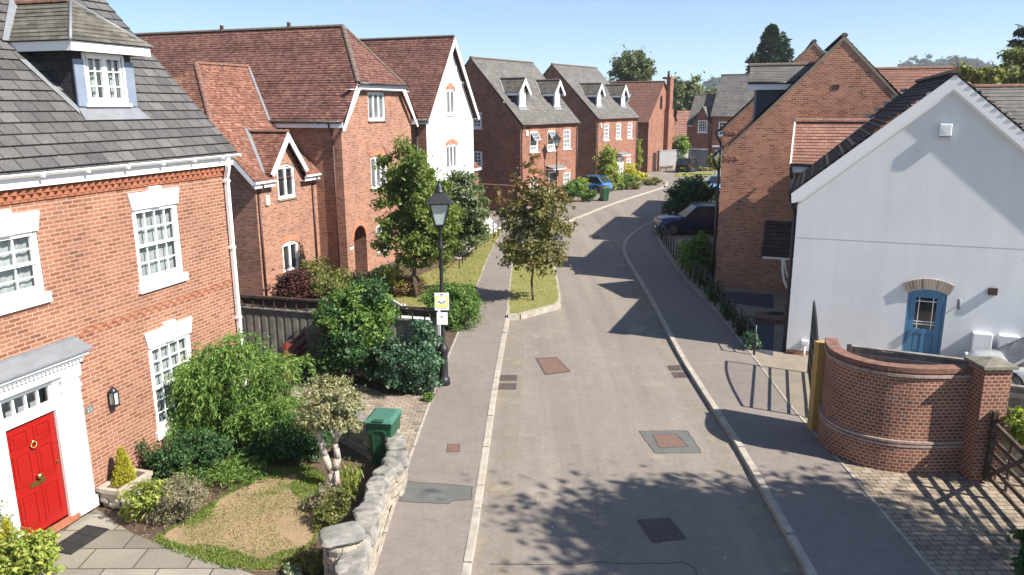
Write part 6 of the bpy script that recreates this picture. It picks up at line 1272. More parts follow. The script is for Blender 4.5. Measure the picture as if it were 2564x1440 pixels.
# ================================================================ STREET FURNITURE
def lamp(label, p, H, z0=.1):
    e = empty('street_lamp', (p.x, p.y, z0), 0, label, 'street lamp', 'black heritage street lamps'); k = H / 5.5
    mb = MB(); mb.lathe([(.17, 0), (.17, .16), (.14, .2), (.12, .24), (.115, .9), (.14, .95), (.15, 1.0), (.12, 1.08), (.08, 1.14), (.055, 1.3), (.05, 2.6), (.06, 2.65), (.05, 2.7), (.045, 3.72), (.07, 3.76), (.075, 3.84), (.045, 3.9), (.04, 4.25), (.09, 4.32), (.1, 4.4)], (0, 0, 0), 14); mb.build('pole', M['iron'], e)
    mb = MB()
    for s_ in (-1, 1): mb.tube((0, 0, 3.95), (s_ * .16, 0, 3.95), .012)
    mb.build('ladder_bar', M['iron'], e)
    w0, w1, z0_, z1 = .115, .25, 4.42, 4.98; mb = MB(); c0 = [(-w0, -w0), (w0, -w0), (w0, w0), (-w0, w0)]; c1 = [(-w1, -w1), (w1, -w1), (w1, w1), (-w1, w1)]
    for i in range(4):
        a, b = c0[i], c1[i]; mb.beam((*a, z0_), (*b, z1), .025, .025); n_, m_ = c0[(i + 1) % 4], c1[(i + 1) % 4]; mb.beam((*a, z0_), (*n_, z0_), .03, .03); mb.beam((*b, z1), (*m_, z1), .035, .04)
    ln = mb.build('lantern_frame', M['iron'], e)
    mb = MB()
    for i in range(4): j = (i + 1) % 4; f = .94; mb.face([(c0[i][0] * f, c0[i][1] * f, z0_), (c0[j][0] * f, c0[j][1] * f, z0_), (c1[j][0] * f, c1[j][1] * f, z1), (c1[i][0] * f, c1[i][1] * f, z1)])
    mb.build('lantern_glass', M['lamp_glass'], ln)
    mb = MB(); t1, t2 = .34, .11; r1 = [(-t1, -t1, 5.0), (t1, -t1, 5.0), (t1, t1, 5.0), (-t1, t1, 5.0)]; r2 = [(-t2, -t2, 5.26), (t2, -t2, 5.26), (t2, t2, 5.26), (-t2, t2, 5.26)]
    mb.face(r1[::-1])
    for i in range(4): j = (i + 1) % 4; mb.face([r1[i], r1[j], r2[j], r2[i]])
    mb.lathe([(.13, 5.25), (.13, 5.29), (.085, 5.33), (.1, 5.4), (.06, 5.45), (.03, 5.48), (.04, 5.52), (.012, 5.6)], (0, 0, 0), 12); mb.build('lantern_roof', M['iron'], ln)
    return e
lp = g(1112, 962, .1); l1 = lamp('tall black street lamp with two small signs beside the left pavement', lp, 5.5); l1.rotation_euler = (0, 0, R(4))
lp2 = g(1393, 507, .1); lamp('more distant black street lamp in front of the black door', lp2, 5.5)
def sign(label, z0, z1, hw, yellow):
    e = empty('sign', (lp.x, lp.y - .075, .1), R(2), label, 'sign'); MB().box(-hw, hw, -.012, 0, z0, z1).build('sign_plate', M['sign_w'], e, bevel=.004)
    H_ = z1 - z0; p = MB()
    if yellow:
        q = MB(); q.face([(-hw * .88, -.015, z0 + H_ * .2), (hw * .88, -.015, z0 + H_ * .2), (hw * .88, -.015, z0 + H_ * .82), (-hw * .88, -.015, z0 + H_ * .82)]); q.build('yellow_panel', M['sign_y'], e)
        q = MB(); q.face([(-hw * .66, -.018, z0 + H_ * .34), (hw * .66, -.018, z0 + H_ * .34), (hw * .66, -.018, z0 + H_ * .76), (-hw * .66, -.018, z0 + H_ * .76)]); q.build('pale_panel', M['sign_w'], e)
        for s_ in (-1, 1): p.face([(s_ * hw * .05, -.021, z0 + H_ * .36), (s_ * hw * .55, -.021, z0 + H_ * .5), (s_ * hw * .5, -.021, z0 + H_ * .56), (s_ * hw * .05, -.021, z0 + H_ * .46)][::s_])
        p.face([(-.04, -.016, z0 + H_ * .86), (.04, -.016, z0 + H_ * .86), (.02, -.016, z0 + H_ * .95), (-.02, -.016, z0 + H_ * .95)])
    else:
        p.face([(-hw * .35, -.015, z0 + H_ * .6), (0, -.015, z0 + H_ * .52), (hw * .35, -.015, z0 + H_ * .6), (hw * .25, -.015, z0 + H_ * .76), (-hw * .25, -.015, z0 + H_ * .76)])
    p.build('emblem', M['sign_d' if yellow else 'sign_g'], e)
    p = MB()
    for k in range(2 if yellow else 1):
        for i in range(7): zz = z0 + H_ * (.08 + .06 * k if yellow else .3); p.box(-hw * .7 + i * hw * .2, -hw * .7 + i * hw * .2 + hw * .14, -.0155, -.013, zz, zz + H_ * .035)
    p.build('lettering', M['sign_g'], e); return e
sign('larger white and yellow notice with a dark emblem on the lamp post', 2.12, 2.6, .19, True); sign('smaller plain white notice low on the lamp post', 1.72, 2.06, .145, False)
def bin_(label, p, rz, s=1.0, lid='bin_lid', body='bin', group='green wheeled bins', z=.1):
    e = empty('wheelie_bin', (p.x, p.y, z), rz, label, 'wheelie bin', group)       # front faces -y
    mb = MB(); q = lambda hw, y0, y1, z_: [Vector((-hw, y0, z_)), Vector((hw, y0, z_)), Vector((hw, y1, z_)), Vector((-hw, y1, z_))]
    a, b = q(.22, -.24, .3, .02), q(.28, -.34, .33, .98); mb.face(a[::-1])
    for i in range(4): j = (i + 1) % 4; mb.face([a[i], a[j], b[j], b[i]])
    for hw, y0, y1, z0, z1 in ((.3, -.36, .36, .92, .99),): mb.box(-hw, hw, y0, y1, z0, z1)
    bo = mb.build('bin_body', M[body], e, bevel=.03)
    mb = MB(); f = lambda x, z_: (x, -.24 - (z_ - .02) / .96 * .1 - .012, z_)
    for (x0, z0), (x1, z1) in (((-.14, .12), (-.14, .78)), ((-.14, .78), (-.08, .84)), ((-.08, .84), (.08, .84)), ((.08, .84), (.14, .78)), ((.14, .78), (.14, .12))): mb.beam(f(x0, z0), f(x1, z1), .018, .025)
    mb.build('front_rib', M[body], e)
    mb = MB(); L0 = [(-.31, -.39, 1.0), (.31, -.39, 1.0), (.31, .38, 1.0), (-.31, .38, 1.0)]; L1 = [(-.31, -.39, 1.04), (.31, -.39, 1.04), (.31, .38, 1.05), (-.31, .38, 1.05)]; L2 = [(-.23, -.26, 1.09), (.23, -.26, 1.09), (.23, .28, 1.1), (-.23, .28, 1.1)]
    mb.face(L0[::-1]); mb.face(L2)
    for A, B in ((L0, L1), (L1, L2)):
        for i in range(4): j = (i + 1) % 4; mb.face([A[i], A[j], B[j], B[i]])
    li = mb.build('lid', M[lid], e, bevel=.02); mb = MB(); mb.box(-.12, .12, -.4, -.28, 1.045, 1.085); mb.build('lid_handle', M[body], li, bevel=.015)
    mb = MB(); mb.tube((-.24, .44, .97), (.24, .44, .97), .018)
    for x in (-.22, .22): mb.beam((x, .3, .95), (x, .44, .97), .03, .03)
    mb.build('handle_bar', M[body], e)
    for x in (-.27, .27): mb = MB(); mb.tube((x - .03, .34, .1), (x + .03, .34, .1), .1, n=18); w_ = mb.build('wheel', M['rubber'], e); mb = MB(); mb.tube((x - .034, .34, .1), (x + .034, .34, .1), .045, n=12); mb.build('hub', M[body], w_)
    if s != 1: e.scale = (s, s, s)
    return e
bin_('green wheelie bin with faded lid standing behind the rubble stone wall', Vector((-2.74, 15.36, .1)), R(-9))
bin_('green wheelie bin on the pavement beside the far blue hatchback', g(1513, 503, .1), R(20), 1.1, 'bin')
bin_('dark green wheelie bin by the far boarded gate', g(1631, 428, 0), R(0), 1.1, 'bin_dark', 'bin_dark', z=0)
# doorstep things
A_ = Vector(g(200, 1308, 0)); dA = Vector((math.sin(R(16.6)), math.cos(R(16.6)), 0)); nA = Vector((dA.y, -dA.x, 0)); WA = lambda x, y, z=0: A_ + dA * x - nA * y + Vector((0, 0, z))
p = WA(-.62, -.62, .1); e = empty('door_mat', p, R(90 - 16.6), 'black rubber grid mat lying before the red door', 'door mat'); mb = MB()
for i in range(9): mb.box(-.42, .42, -.25 + i * .0575, -.25 + i * .0575 + .032, .006, .02)
for x in (-.42, -.14, .14, .4): mb.box(x, x + .025, -.25, .25, .007, .022)
mb.build('grid', M['rubber'], e)
def trough(label, p, rz, soil=True):
    e = empty('stone_planter', p, rz, label, 'planter', 'stone planters by the door'); mb = MB(); a = [(-.36, -.2), (.36, -.2), (.36, .2), (-.36, .2)]; b = [(-.43, -.25), (.43, -.25), (.43, .25), (-.43, .25)]; c = [(-.36, -.18), (.36, -.18), (.36, .18), (-.36, .18)]
    for i in range(4):
        j = (i + 1) % 4; mb.face([(*a[i], 0), (*a[j], 0), (*b[j], .34), (*b[i], .34)]); mb.face([(*b[i], .42), (*b[j], .42), (*c[j], .42), (*c[i], .42)]); mb.face([(*c[i], .42), (*c[j], .42), (*c[j], .34), (*c[i], .34)])
    B2 = [(x * 1.04, y * 1.06) for x, y in b]
    for i in range(4): j = (i + 1) % 4; mb.face([(*B2[i], .34), (*B2[j], .34), (*B2[j], .42), (*B2[i], .42)]); mb.face([(*B2[i], .42), (*B2[j], .42), (*b[j], .42), (*b[i], .42)]); mb.face([(*b[i], .34), (*b[j], .34), (*B2[j], .34), (*B2[i], .34)])
    mb.build('trough', M['trough'], e)
    mb = MB(); rg = random.Random(4)
    for i in range(26): rock(mb, (rg.uniform(-.34, .34), -.225 - rg.uniform(0, .015), rg.uniform(.06, .3)), (.13, .05, .07), 0, .15, i, 5, 6)
    for i in range(14): 
        for s_ in (-1, 1): rock(mb, (s_ * .395, rg.uniform(-.19, .19), rg.uniform(.06, .3)), (.06, .1, .07), 0, .15, i, 5, 6)
    mb.build('rockface', M['trough'], e); MB().box(-.37, .37, -.19, .19, .33, .37).build('compost', M['soil'], e); return e
pl1 = WA(.82, -.34, .1); trough('stone planter holding a golden dwarf conifer right of the red door', pl1, R(90 - 16.6))
pl2 = WA(-2.05, -.5, .1); trough('stone planter under the leafy shrub left of the red door', pl2, R(90 - 16.6))
o = MB(); rock(o, (0, 0, .02), (.16, .2, .18), .3, .1, 5, 8, 10); oo = o.build('garden_stone', M['rustd'], None, g(1075, 985, .1)) if 0 else None
mb = MB(); mb.lathe([(.62, 0), (.62, .03), (.5, .035)], (0, 0, 0), 24); c_ = g(1942, 785, .27); o = mb.build('round_mat', M['rubber'], None, c_); o.scale = (.5, .3, 1); tag(o, 'dark oval mat on the step of the shaded porch', 'mat')

# ================================================================ CARS
def heading(a, b): d = b - a; return math.atan2(d.y, d.x)
a = g(1305, 632, .0); b = g(1345, 560, .0); c_ = Vector((1.25, 42.2, .1))
car('dark blue-grey hatchback parked behind the bronze-leaved island tree', (1.35, 41.6, .1), R(-112), (.05, .055, .07), False, 4.1, 1.75, 1.48, glass='glass_grey')
car('white car with its bonnet showing over the grey boarded fence', (-4.75, 24.6, .1), R(-14), (.78, .78, .78), False, 4.0, 1.75, 1.36)
car('bright blue hatchback parked between the two russet houses', (6.9, 69.3, .1), R(145), (.06, .22, .55), False, 4.0, 1.75, 1.5)
car('black estate car parked before the grey garage door', (20.9, 92.2, .0), R(60), (.012, .012, .014), True, 4.5, 1.9, 1.65)
p = g(1712, 590, .1); car('dark blue four-wheel-drive parked beside the brick gable', (10.9, 46.0, .1), R(181), (.006, .022, .075), True, 4.6, 1.9, 1.72, glass='glass_far')
car('pale blue car half hidden behind the dark round bush', (18.6, 69.5, .0), R(-125), (.2, .38, .62), False, 4.2, 1.8, 1.5)
car('silver car behind the capped pier with its windscreen showing', (14.25, 19.25, .1), R(159), (.55, .57, .57), False, 4.2, 1.8, 1.5, glass='glass_grey')
# ================================================================ PLANTS
def BL(base, *bl):
    """crown lumps measured in the photo -> local lumps round base: (px,py,half width px,half height px[,depth offset m])"""
    out = []
    for b in bl:
        dy = b[4] if len(b) > 4 else 0; p = at(b[0], b[1], base.y + dy); wv = p.y * _f[1] + (p.z - CAMH) * _f[2]; k = wv / FPX
        out.append((p.x - base.x, dy, p.z - base.z, b[2] * k, (b[2] + b[3]) / 2 * k, b[3] * k))
    return out
def tree(name, label, base, leaf, bl, n, size, seed, top, r=.09, bark='bark', group=None, part='crown', **kw):
    bl2 = BL(base, *bl); e = empty(name, base, 0, label, 'tree', group)
    crown(part, LEAF[leaf], bl2, n, size, seed, e, **kw)
    t = top if not isinstance(top, (int, float)) else (0, 0, top)
    wood('trunk', limbs((0, 0, -.1), t, r, [b[:3] for b in bl2], seed), M[bark], e); return e
def shrub(name, label, cat, bpx, leaf, bl, n, size, seed, z=.1, **kw):
    b = g(*bpx, z); return plant(name, label, cat, b, leaf, BL(b, *bl), n, size, seed, **kw)
# --- trees
b = g(1335, 752, .115); tv = tree('maple_tree', 'young maple with browning bronze-green leaves on the grass island', b, 'bronze', ((1335, 600, 72, 60), (1300, 640, 50, 40), (1375, 640, 48, 42), (1290, 560, 42, 52, .3), (1385, 560, 50, 48, -.3), (1340, 520, 66, 52), (1275, 510, 28, 30), (1415, 515, 32, 26), (1310, 665, 30, 22), (1368, 668, 34, 20)), 9500, .15, 1, 3.4, .05, clus=20, sig=.3, shell=.3)
crown('upper_crown', LEAF['bronze_top'], BL(b, (1320, 455, 42, 40), (1375, 478, 36, 30), (1332, 410, 20, 36), (1262, 490, 34, 24), (1430, 505, 26, 18)), 1500, .15, 2, tv, clus=12, sig=.3)
b = g(1042, 745, .1); tree('cherry_tree', 'bushy green tree standing before the half-hipped brick house', b, 'cherry', ((1035, 420, 62, 60), (1000, 470, 62, 46, .2), (1060, 500, 62, 62), (985, 560, 48, 40), (1050, 590, 72, 56), (975, 400, 40, 24, .1), (1105, 560, 44, 60), (1110, 630, 50, 36), (960, 610, 34, 40), (1030, 650, 66, 24), (1020, 370, 22, 30), (950, 420, 24, 20), (1090, 490, 40, 46, .2), (1015, 520, 60, 44, -.2)), 26000, .155, 3, 3.8, .1, clus=26, sig=.31, shell=.3)
b = g(1150, 640, .1); tree('willow_leaved_pear', 'sage green tree between the white gabled house and gravel drive', b, 'sage', ((1150, 490, 50, 48), (1120, 530, 36, 50), (1180, 540, 36, 56), (1150, 590, 50, 40), (1165, 450, 36, 28), (1195, 500, 24, 40), (1185, 580, 30, 36)), 16000, .18, 4, 2.6, .08, clus=22, sig=.36)
b = g(838, 1222, .1); tree('small_tree', 'small variegated tree with twisted pale double trunk on the dry lawn edge', b, 'varieg', ((830, 985, 52, 40), (790, 1020, 46, 34), (865, 1010, 44, 36, .1), (820, 1050, 62, 32), (775, 1055, 34, 26), (870, 1060, 36, 28)), 14000, .062, 5, .1, .02, clus=30, sig=.32, shell=.25, minz=.8)
tr = [o for o in bpy.data.objects if o.name.startswith('small_tree')][-1]
for c in list(tr.children):
    if c.name.startswith('trunk'): bpy.data.objects.remove(c)
wood('trunk', [([(0, 0, -.05), (-.05, 0, .35), (-.16, .02, .7), (-.22, .04, 1.0), (-.3, .05, 1.5)], .095, .04), ([(0.03, 0, -.05), (.02, 0, .4), (.1, 0, .65), (.06, .03, .95), (.16, .03, 1.55)], .095, .04), ([(-.22, .04, 1.0), (-.5, .1, 1.35)], .04, .015), ([(.06, .03, .95), (.3, .1, 1.4)], .04, .015), ([(.06, .03, 1.0), (-.05, -.1, 1.5)], .035, .012)], M['bark_pale'], tr, 9)
# --- near garden shrubs
b = g(570, 1130, .1); e = empty('weeping_shrub', b, 0, 'large weeping bright green shrub against the orange brick house', 'shrub')
bl = BL(b, (600, 900, 110, 60), (520, 950, 70, 70), (650, 980, 90, 80), (560, 1030, 110, 70), (690, 1060, 60, 60), (450, 1040, 50, 40))
rg_ = np.random.default_rng(3); st = np.concatenate([np.array(q[:3]) + rg_.normal(size=(14, 3)) * np.array(q[3:6]) * .42 for q in bl])
strands('foliage', LEAF['bright'], st, 1700, .8, 1.0, .095, 6, e, per=12, drop=1.3, rise=.5, asp=.26, wob=.5)
crown('inner_foliage', LEAF['mid'], [(q[0], q[1] + .1, q[2] - .12, q[3] * .85, q[4] * .8, q[5] * .85) for q in bl], 14000, .085, 7, e, clus=24, asp=.28, droop=.8, minz=.05)
wood('stems', limbs((0, 0, -.05), (0, 0, .9), .05, [q[:3] for q in bl], 7), M['stem'], e)
shrub('laurel_shrub', 'tall glossy dark green shrub at the boarded fence with lit right side', 'shrub', (890, 960), 'dark', ((850, 780, 52, 50), (910, 740, 62, 50, .2), (880, 840, 82, 60), (830, 900, 50, 50), (930, 890, 55, 55)), 7500, .1, 8, stems=[])
shrub('leafy_shrub', 'bright green broad-leaved shrub rising in front of the boarded fence', 'shrub', (955, 950), 'bright', ((960, 780, 30, 60, -.2), (940, 840, 40, 50, -.35), (968, 880, 20, 40, -.3), (900, 745, 50, 40, -.1), (880, 800, 60, 40, -.5)), 4200, .085, 9, stemmat='stem')
b = g(830, 800, .1); b.y = 20.3; b.x = -4.85
plant('sumac_shrub', 'feathery pale green shrub left of the dark laurel at the fence', 'shrub', b, 'bright', BL(b, (825, 775, 32, 26), (850, 760, 30, 24), (810, 805, 28, 20)), 900, .12, 10, asp=.3)
shrub('ivy', 'dark blue-green ivy covering the fence end beside the lamp post', 'climber', (1035, 985), 'blue', ((1060, 850, 30, 50), (1040, 900, 50, 50), (1000, 930, 46, 46), (1060, 950, 34, 36), (985, 880, 36, 36, .1)), 6500, .085, 11, stems=[])
shrub('garden_weed', 'small bright green weed at the drive corner beside the lamp post', 'plant', (1072, 1003), 'bright', ((1075, 995, 16, 10),), 260, .06, 12)
shrub('dark_shrub', 'dark green mounded shrub under the ground floor window', 'shrub', (450, 1200), 'dark', ((440, 1130, 70, 40), (520, 1120, 60, 40), (400, 1170, 50, 34), (480, 1180, 60, 36)), 5200, .06, 13, stems=[])
shrub('rhododendron', 'yellow-green whorled shrub beside the golden conifer planter', 'shrub', (355, 1310), 'lime', ((355, 1240, 46, 28), (390, 1225, 34, 22), (340, 1270, 34, 26)), 1300, .085, 14, asp=.3, up=.9)
shrub('grey_shrub', 'grey-green herby shrub with brown flowering tips in the bed', 'shrub', (450, 1305), 'grey', ((440, 1230, 50, 34), (480, 1235, 46, 30), (430, 1280, 56, 24), (400, 1290, 40, 20)), 4200, .045, 15, asp=.35)
b = g(560, 1205, .1); e = empty('crocosmia', b, 0, 'clump of bright strap-leaved plants in the shaded bed', 'plant'); strands('foliage', LEAF['bright'], [(x, y, .05) for x in np.arange(-.7, .7, .12) for y in (-.2, 0, .2)], 260, .55, .8, .11, 16, e, per=7, drop=1.0, rise=1.6, asp=.14, wob=.25)
shrub('border_shrub', 'low dark shrub in the shade behind the small pale-trunked tree', 'shrub', (745, 1150), 'dark', ((720, 1085, 70, 46), (790, 1095, 44, 38), (670, 1115, 60, 36), (750, 1130, 60, 22)), 5200, .065, 17, stems=[])
shrub('ground_shrub', 'low yellow-green bush at the foot of the stone wall pier', 'shrub', (830, 1320), 'olive', ((835, 1280, 36, 26), (850, 1245, 30, 20), (815, 1330, 34, 24)), 2000, .05, 18)
shrub('heather', 'orange-tinged low shrub in the bottom bed beside the stone pier', 'shrub', (790, 1425), 'bronze', ((780, 1400, 46, 24), (830, 1395, 34, 24), (750, 1425, 36, 20), (810, 1430, 46, 18)), 2600, .045, 19)
shrub('catmint', 'small pale blue-green plant at the bottom corner of the bed', 'plant', (735, 1440), 'silver', ((735, 1425, 22, 14),), 420, .045, 20)
shrub('dry_bush', 'straggly brownish bush by the wall below the small tree', 'shrub', (790, 1280), 'grey', ((790, 1255, 26, 16), (815, 1225, 24, 14)), 700, .045, 21)
b = g(880, 1245, .1); e = empty('iris', b, 0, 'upright lime-green sword leaves beside the stone wall', 'plant'); strands('foliage', LEAF['lime'], [(x, y, .02) for x in (-.1, 0, .1) for y in (-.08, .08)], 34, .62, .35, .2, 22, e, per=5, drop=.25, rise=2.4, asp=.11, wob=.05)
p = Vector(pl1) + Vector((0, 0, .36)); e = empty('dwarf_conifer', p, 0, 'golden cone-shaped dwarf conifer in the planter right of the door', 'conifer'); conifer('foliage', LEAF['yellow'], .72, .2, 5200, .05, 23, e, .1, .35, 0, 1.6, .75); wood('trunk', [([(0, 0, -.05), (0, 0, .5)], .02, .008)], M['bark'], e)
p = Vector(pl2) + Vector((0, 0, .36)) + dA * .25; e = empty('dwarf_conifer', p, 0, 'smaller golden conifer tip poking above the leafy planter shrub', 'conifer'); conifer('foliage', LEAF['yellow'], .66, .17, 3200, .05, 24, e, .1, .35, 0, 1.6, .75); wood('trunk', [([(0, 0, -.05), (0, 0, .4)], .02, .008)], M['bark'], e)
b = Vector(pl2) + Vector((0, 0, .2)); plant('planter_shrub', 'glossy yellow-green leafy shrub filling the bottom left corner', 'shrub', b, 'lime', BL(b, (70, 1385, 64, 46, -.25), (30, 1420, 60, 40, -.3), (110, 1420, 34, 36, -.3)), 2600, .075, 25, asp=.6)
b = g(15, 1440, .1); plant('grey_leaved_shrub', 'dusty grey-green sprigs at the left edge by the door frame', 'shrub', b, 'silver', BL(b, (5, 1310, 22, 40), (20, 1360, 22, 40)), 520, .07, 26)
# --- shrubs in front of house B
shrub('purple_shrub', 'dark purple-leaved bush above the boarded fence', 'shrub', (745, 765), 'purple', ((740, 712, 52, 36), (715, 735, 42, 26), (775, 735, 40, 30)), 4200, .1, 27, stems=[])
shrub('golden_shrub', 'yellow-tinted shrub beside the dormer wing window', 'shrub', (800, 735), 'olive', ((800, 680, 42, 32), (820, 700, 40, 30)), 2000, .1, 28)
shrub('green_shrub', 'rounded yellow-green shrub between purple bush and laurel', 'shrub', (840, 770), 'olive', ((835, 725, 48, 40), (860, 745, 40, 30)), 2600, .1, 29)
shrub('low_hedge', 'dark clipped shrubs below the arched porch', 'hedge', (930, 735), 'mid', ((910, 705, 60, 24), (960, 715, 50, 26), (880, 715, 40, 26)), 3000, .1, 30)
shrub('yellow_bush', 'golden yellow bush by the brick house right of the porch', 'shrub', (985, 735), 'yellow', ((975, 700, 34, 28), (1005, 710, 26, 22)), 1300, .1, 31)
shrub('hedge', 'brownish clipped hedge beneath the green tree', 'hedge', (1015, 740), 'bronze_top', ((1010, 718, 36, 22), (1040, 712, 30, 18)), 1500, .08, 32)
shrub('cotoneaster', 'spreading green shrub beside the pavement right of the lamp post', 'shrub', (1140, 815), 'mid', ((1100, 750, 46, 38, .3), (1150, 745, 50, 34, .3), (1150, 790, 52, 34, -.3), (1180, 770, 30, 34), (1120, 790, 40, 30)), 7000, .085, 33, stems=[])
shrub('box_ball', 'small clipped dark green shrub beside the yellow bush', 'shrub', (958, 705), 'dark', ((958, 678, 20, 16),), 500, .09, 34)
# --- in front of D and E
shrub('mixed_shrub', 'rounded green shrubs before the ground floor window of the first russet house', 'shrub', (1430, 505), 'mid', ((1425, 480, 32, 24), (1445, 465, 24, 18), (1410, 495, 24, 14)), 1900, .2, 35)
shrub('golden_bush', 'yellow-green rounded bush beside the blue hatchback', 'shrub', (1460, 490), 'lime', ((1455, 462, 20, 18),), 600, .2, 36)
shrub('clipped_hedge', 'low clipped hedge at the pavement left of the green bin', 'hedge', (1475, 505), 'mid', ((1465, 492, 14, 12), (1482, 488, 14, 13)), 700, .15, 37)
shrub('golden_climber', 'tall golden-green climber on the corner of the second russet house', 'climber', (1520, 478), 'lime', ((1522, 395, 26, 30), (1515, 420, 20, 30), (1530, 440, 24, 30), (1515, 460, 18, 20)), 2600, .22, 38)
shrub('yellow_shrub', 'vivid yellow shrub in front of the white front door', 'shrub', (1595, 452), 'yellow', ((1580, 425, 16, 16), (1595, 440, 20, 14), (1608, 445, 14, 10)), 900, .22, 39)
shrub('dark_front_shrub', 'dark green bush under the vivid yellow shrub', 'shrub', (1568, 460), 'mid', ((1568, 448, 22, 12),), 500, .2, 40)
for k, (x, y) in enumerate(((1540, 468), (1585, 466), (1633, 456))):
    shrub('clipped_hedge', ['low hedge piece beside the golden climber', 'longer low hedge along the pavement before the second russet house', 'last low hedge piece nearest the lane bend'][k], 'hedge', (x, y + 8), 'olive' if k else 'mid', ((x - 10, y, 13, 10), (x + 10, y - 3, 13, 10)), 700, .15, 41 + k, group='low hedges before the russet houses')
shrub('wall_creeper', 'narrow green creeper up the side of the far brick house', 'climber', (1601, 440), 'lime', ((1601, 400, 4, 24), (1600, 365, 4, 18)), 300, .2, 45)
shrub('far_laurel', 'green shrubbery between the pale wall and garage house', 'shrub', (1705, 420), 'bright', ((1705, 360, 18, 24), (1700, 385, 14, 14)), 700, .35, 46)
shrub('small_ornamental_tree', 'small golden tree in front of the canopied far door', 'tree', (1790, 440), 'olive', ((1788, 402, 18, 12), (1795, 415, 12, 10)), 350, .25, 47, z=0)
shrub('far_hedge', 'low hedge in front of the garage house', 'hedge', (1770, 428), 'olive', ((1760, 424, 16, 5), (1785, 424, 12, 5)), 420, .2, 48, z=0)
# --- right-hand side
shrub('round_bush', 'large dark rounded bush beside the dark blue four-wheel-drive', 'shrub', (1725, 548), 'dark', ((1720, 490, 54, 42), (1700, 505, 36, 36), (1755, 500, 40, 42), (1740, 475, 40, 28), (1725, 515, 50, 26)), 6500, .2, 49, stems=[])
shrub('clipped_bush', 'dense domed green bush at the corner of the brick gable', 'shrub', (1752, 690), 'bright', ((1750, 625, 42, 42), (1765, 650, 40, 38), (1725, 645, 30, 36)), 4200, .11, 50, stems=[])
shrub('white_flowers', 'white flowering bush beside the domed green bush', 'shrub', (1710, 640), 'white', ((1705, 612, 12, 10), (1698, 625, 12, 12)), 330, .12, 51)
for k, (x, y) in enumerate(((1715, 665), (1745, 705), (1775, 745), (1810, 790), (1845, 830), (1868, 865))):
    shrub('border_plant', ['shaded plant at the far end of the estate railing', 'shaded plant by the railing below the domed bush', 'shaded plant by the railing beside the slate bed', 'shaded shrub by the railing opposite the porch steps', 'leafy shaded shrub near the railing end', 'pale-flecked shrub at the near end of the estate railing'][k], 'plant', (x + 12, y + 8), 'blue' if k == 5 else 'dark', ((x + 10, y - 14, 18, 22), (x + 22, y - 4, 16, 18)), 600, .09, 52 + k, group='border plants along the estate railing')
b = Vector((10.3, 14.05, .09)); plant('spotted_laurel', 'yellow-flecked laurel at the right edge behind the field gate', 'shrub', b, 'lime', BL(b, (2558, 1050, 36, 34), (2590, 1085, 50, 50), (2552, 1095, 26, 24)), 900, .12, 60, asp=.45)
b = g(2640, 1480, .1); plant('corner_shrub', 'dark leafy shrub at the bottom right corner', 'shrub', b, 'dark', BL(b, (2610, 1360, 52, 60), (2600, 1420, 50, 50)), 900, .1, 61, asp=.55)
# overhanging tree that shades the near road
b = Vector((13.6, 7.6, 0)); e = empty('street_tree', b, 0, 'overhanging tree at the right edge whose leafy twig shows against the white gable', 'tree')
bb = [(-1.2, .0, 8.5, 2.5, 2.2, 1.5), (-3.6, 1.1, 8.2, 1.3, 1.0, .6), (-2.4, 2.0, 8.2, 1.1, .9, .6), (-1.2, 2.1, 8.2, 1.2, .9, .6), (-.2, 1.7, 8.3, 1.3, .9, .7), (.8, .6, 8.5, 2.0, 1.7, 1.2), (0, -1.5, 8.8, 3, 2.4, 1.7), (-1.6, -2, 8.6, 2.0, 1.8, 1.3), (2.2, -1, 8.4, 2, 1.8, 1.2), (0, -.5, 10.2, 2.4, 2, 1.3)]
crown('crown', LEAF['mid'], bb, 27000, .25, 62, e, clus=34, sig=.4); wood('trunk', limbs((0, 0, -.1), (0, 0, 8), .24, [q[:3] for q in bb], 9), M['bark'], e, 8)
tw = at(2562, 650, 11.2); q0 = Vector((b.x - 1.5, b.y + 2.2, 7.6)) - b; q1 = tw - b; wood('branch', [([q0, q0.lerp(q1, .5) + Vector((0, 0, .25)), q1 + Vector((.35, 0, .1)), q1], .03, .004)], M['bark'], e, 6)
crown('twig_leaves', LEAF['dark'], [(q1.x + .12, q1.y, q1.z + .03, .17, .1, .07), (q1.x + .5, q1.y, q1.z + .14, .3, .2, .12)], 70, .075, 63, e, clus=8, sig=.5)
# --- background trees
def far_tree(name, label, px, y, zb, leaf, bl, n, size, seed, top, r=.25, group='trees beyond the houses'):
    p = at(px, 300, y); b = Vector((p.x, y, zb)); return tree(name, label, b, leaf, bl, n, size, seed, top, r, group=group, clus=22, sig=.36)
far_tree('oak_tree', 'round-crowned tree rising behind the second russet house', 1580, 125, 0, 'far', ((1580, 165, 40, 34), (1555, 180, 30, 22), (1610, 175, 28, 28), (1585, 205, 46, 24), (1600, 145, 18, 20), (1545, 165, 18, 14)), 7000, .55, 70, 9)
far_tree('ash_tree', 'dark green tree between the chimney stack and slate roof', 1720, 135, 0, 'far', ((1725, 220, 36, 28), (1705, 245, 30, 30), (1745, 240, 30, 28), (1715, 285, 40, 30)), 6000, .6, 71, 7)
far_tree('hedgerow_tree', 'yellowish green low trees behind the grey slate roof ridge', 1780, 170, 0, 'far', ((1775, 245, 30, 20), (1800, 240, 20, 18), (1690, 250, 16, 40)), 2500, .8, 72, 6)
p = at(1918, 300, 120); e = empty('conifer_tree', (p.x, 120, 0), 0, 'tall dark conical conifer behind the brick gables', 'tree'); conifer('foliage', LEAF['fir'], 18.4, 4.6, 15000, .8, 73, e, .3, .4, .6, .3, .55); wood('trunk', [([(0, 0, -.1), (0, 0, 18)], .35, .05)], M['bark'], e)
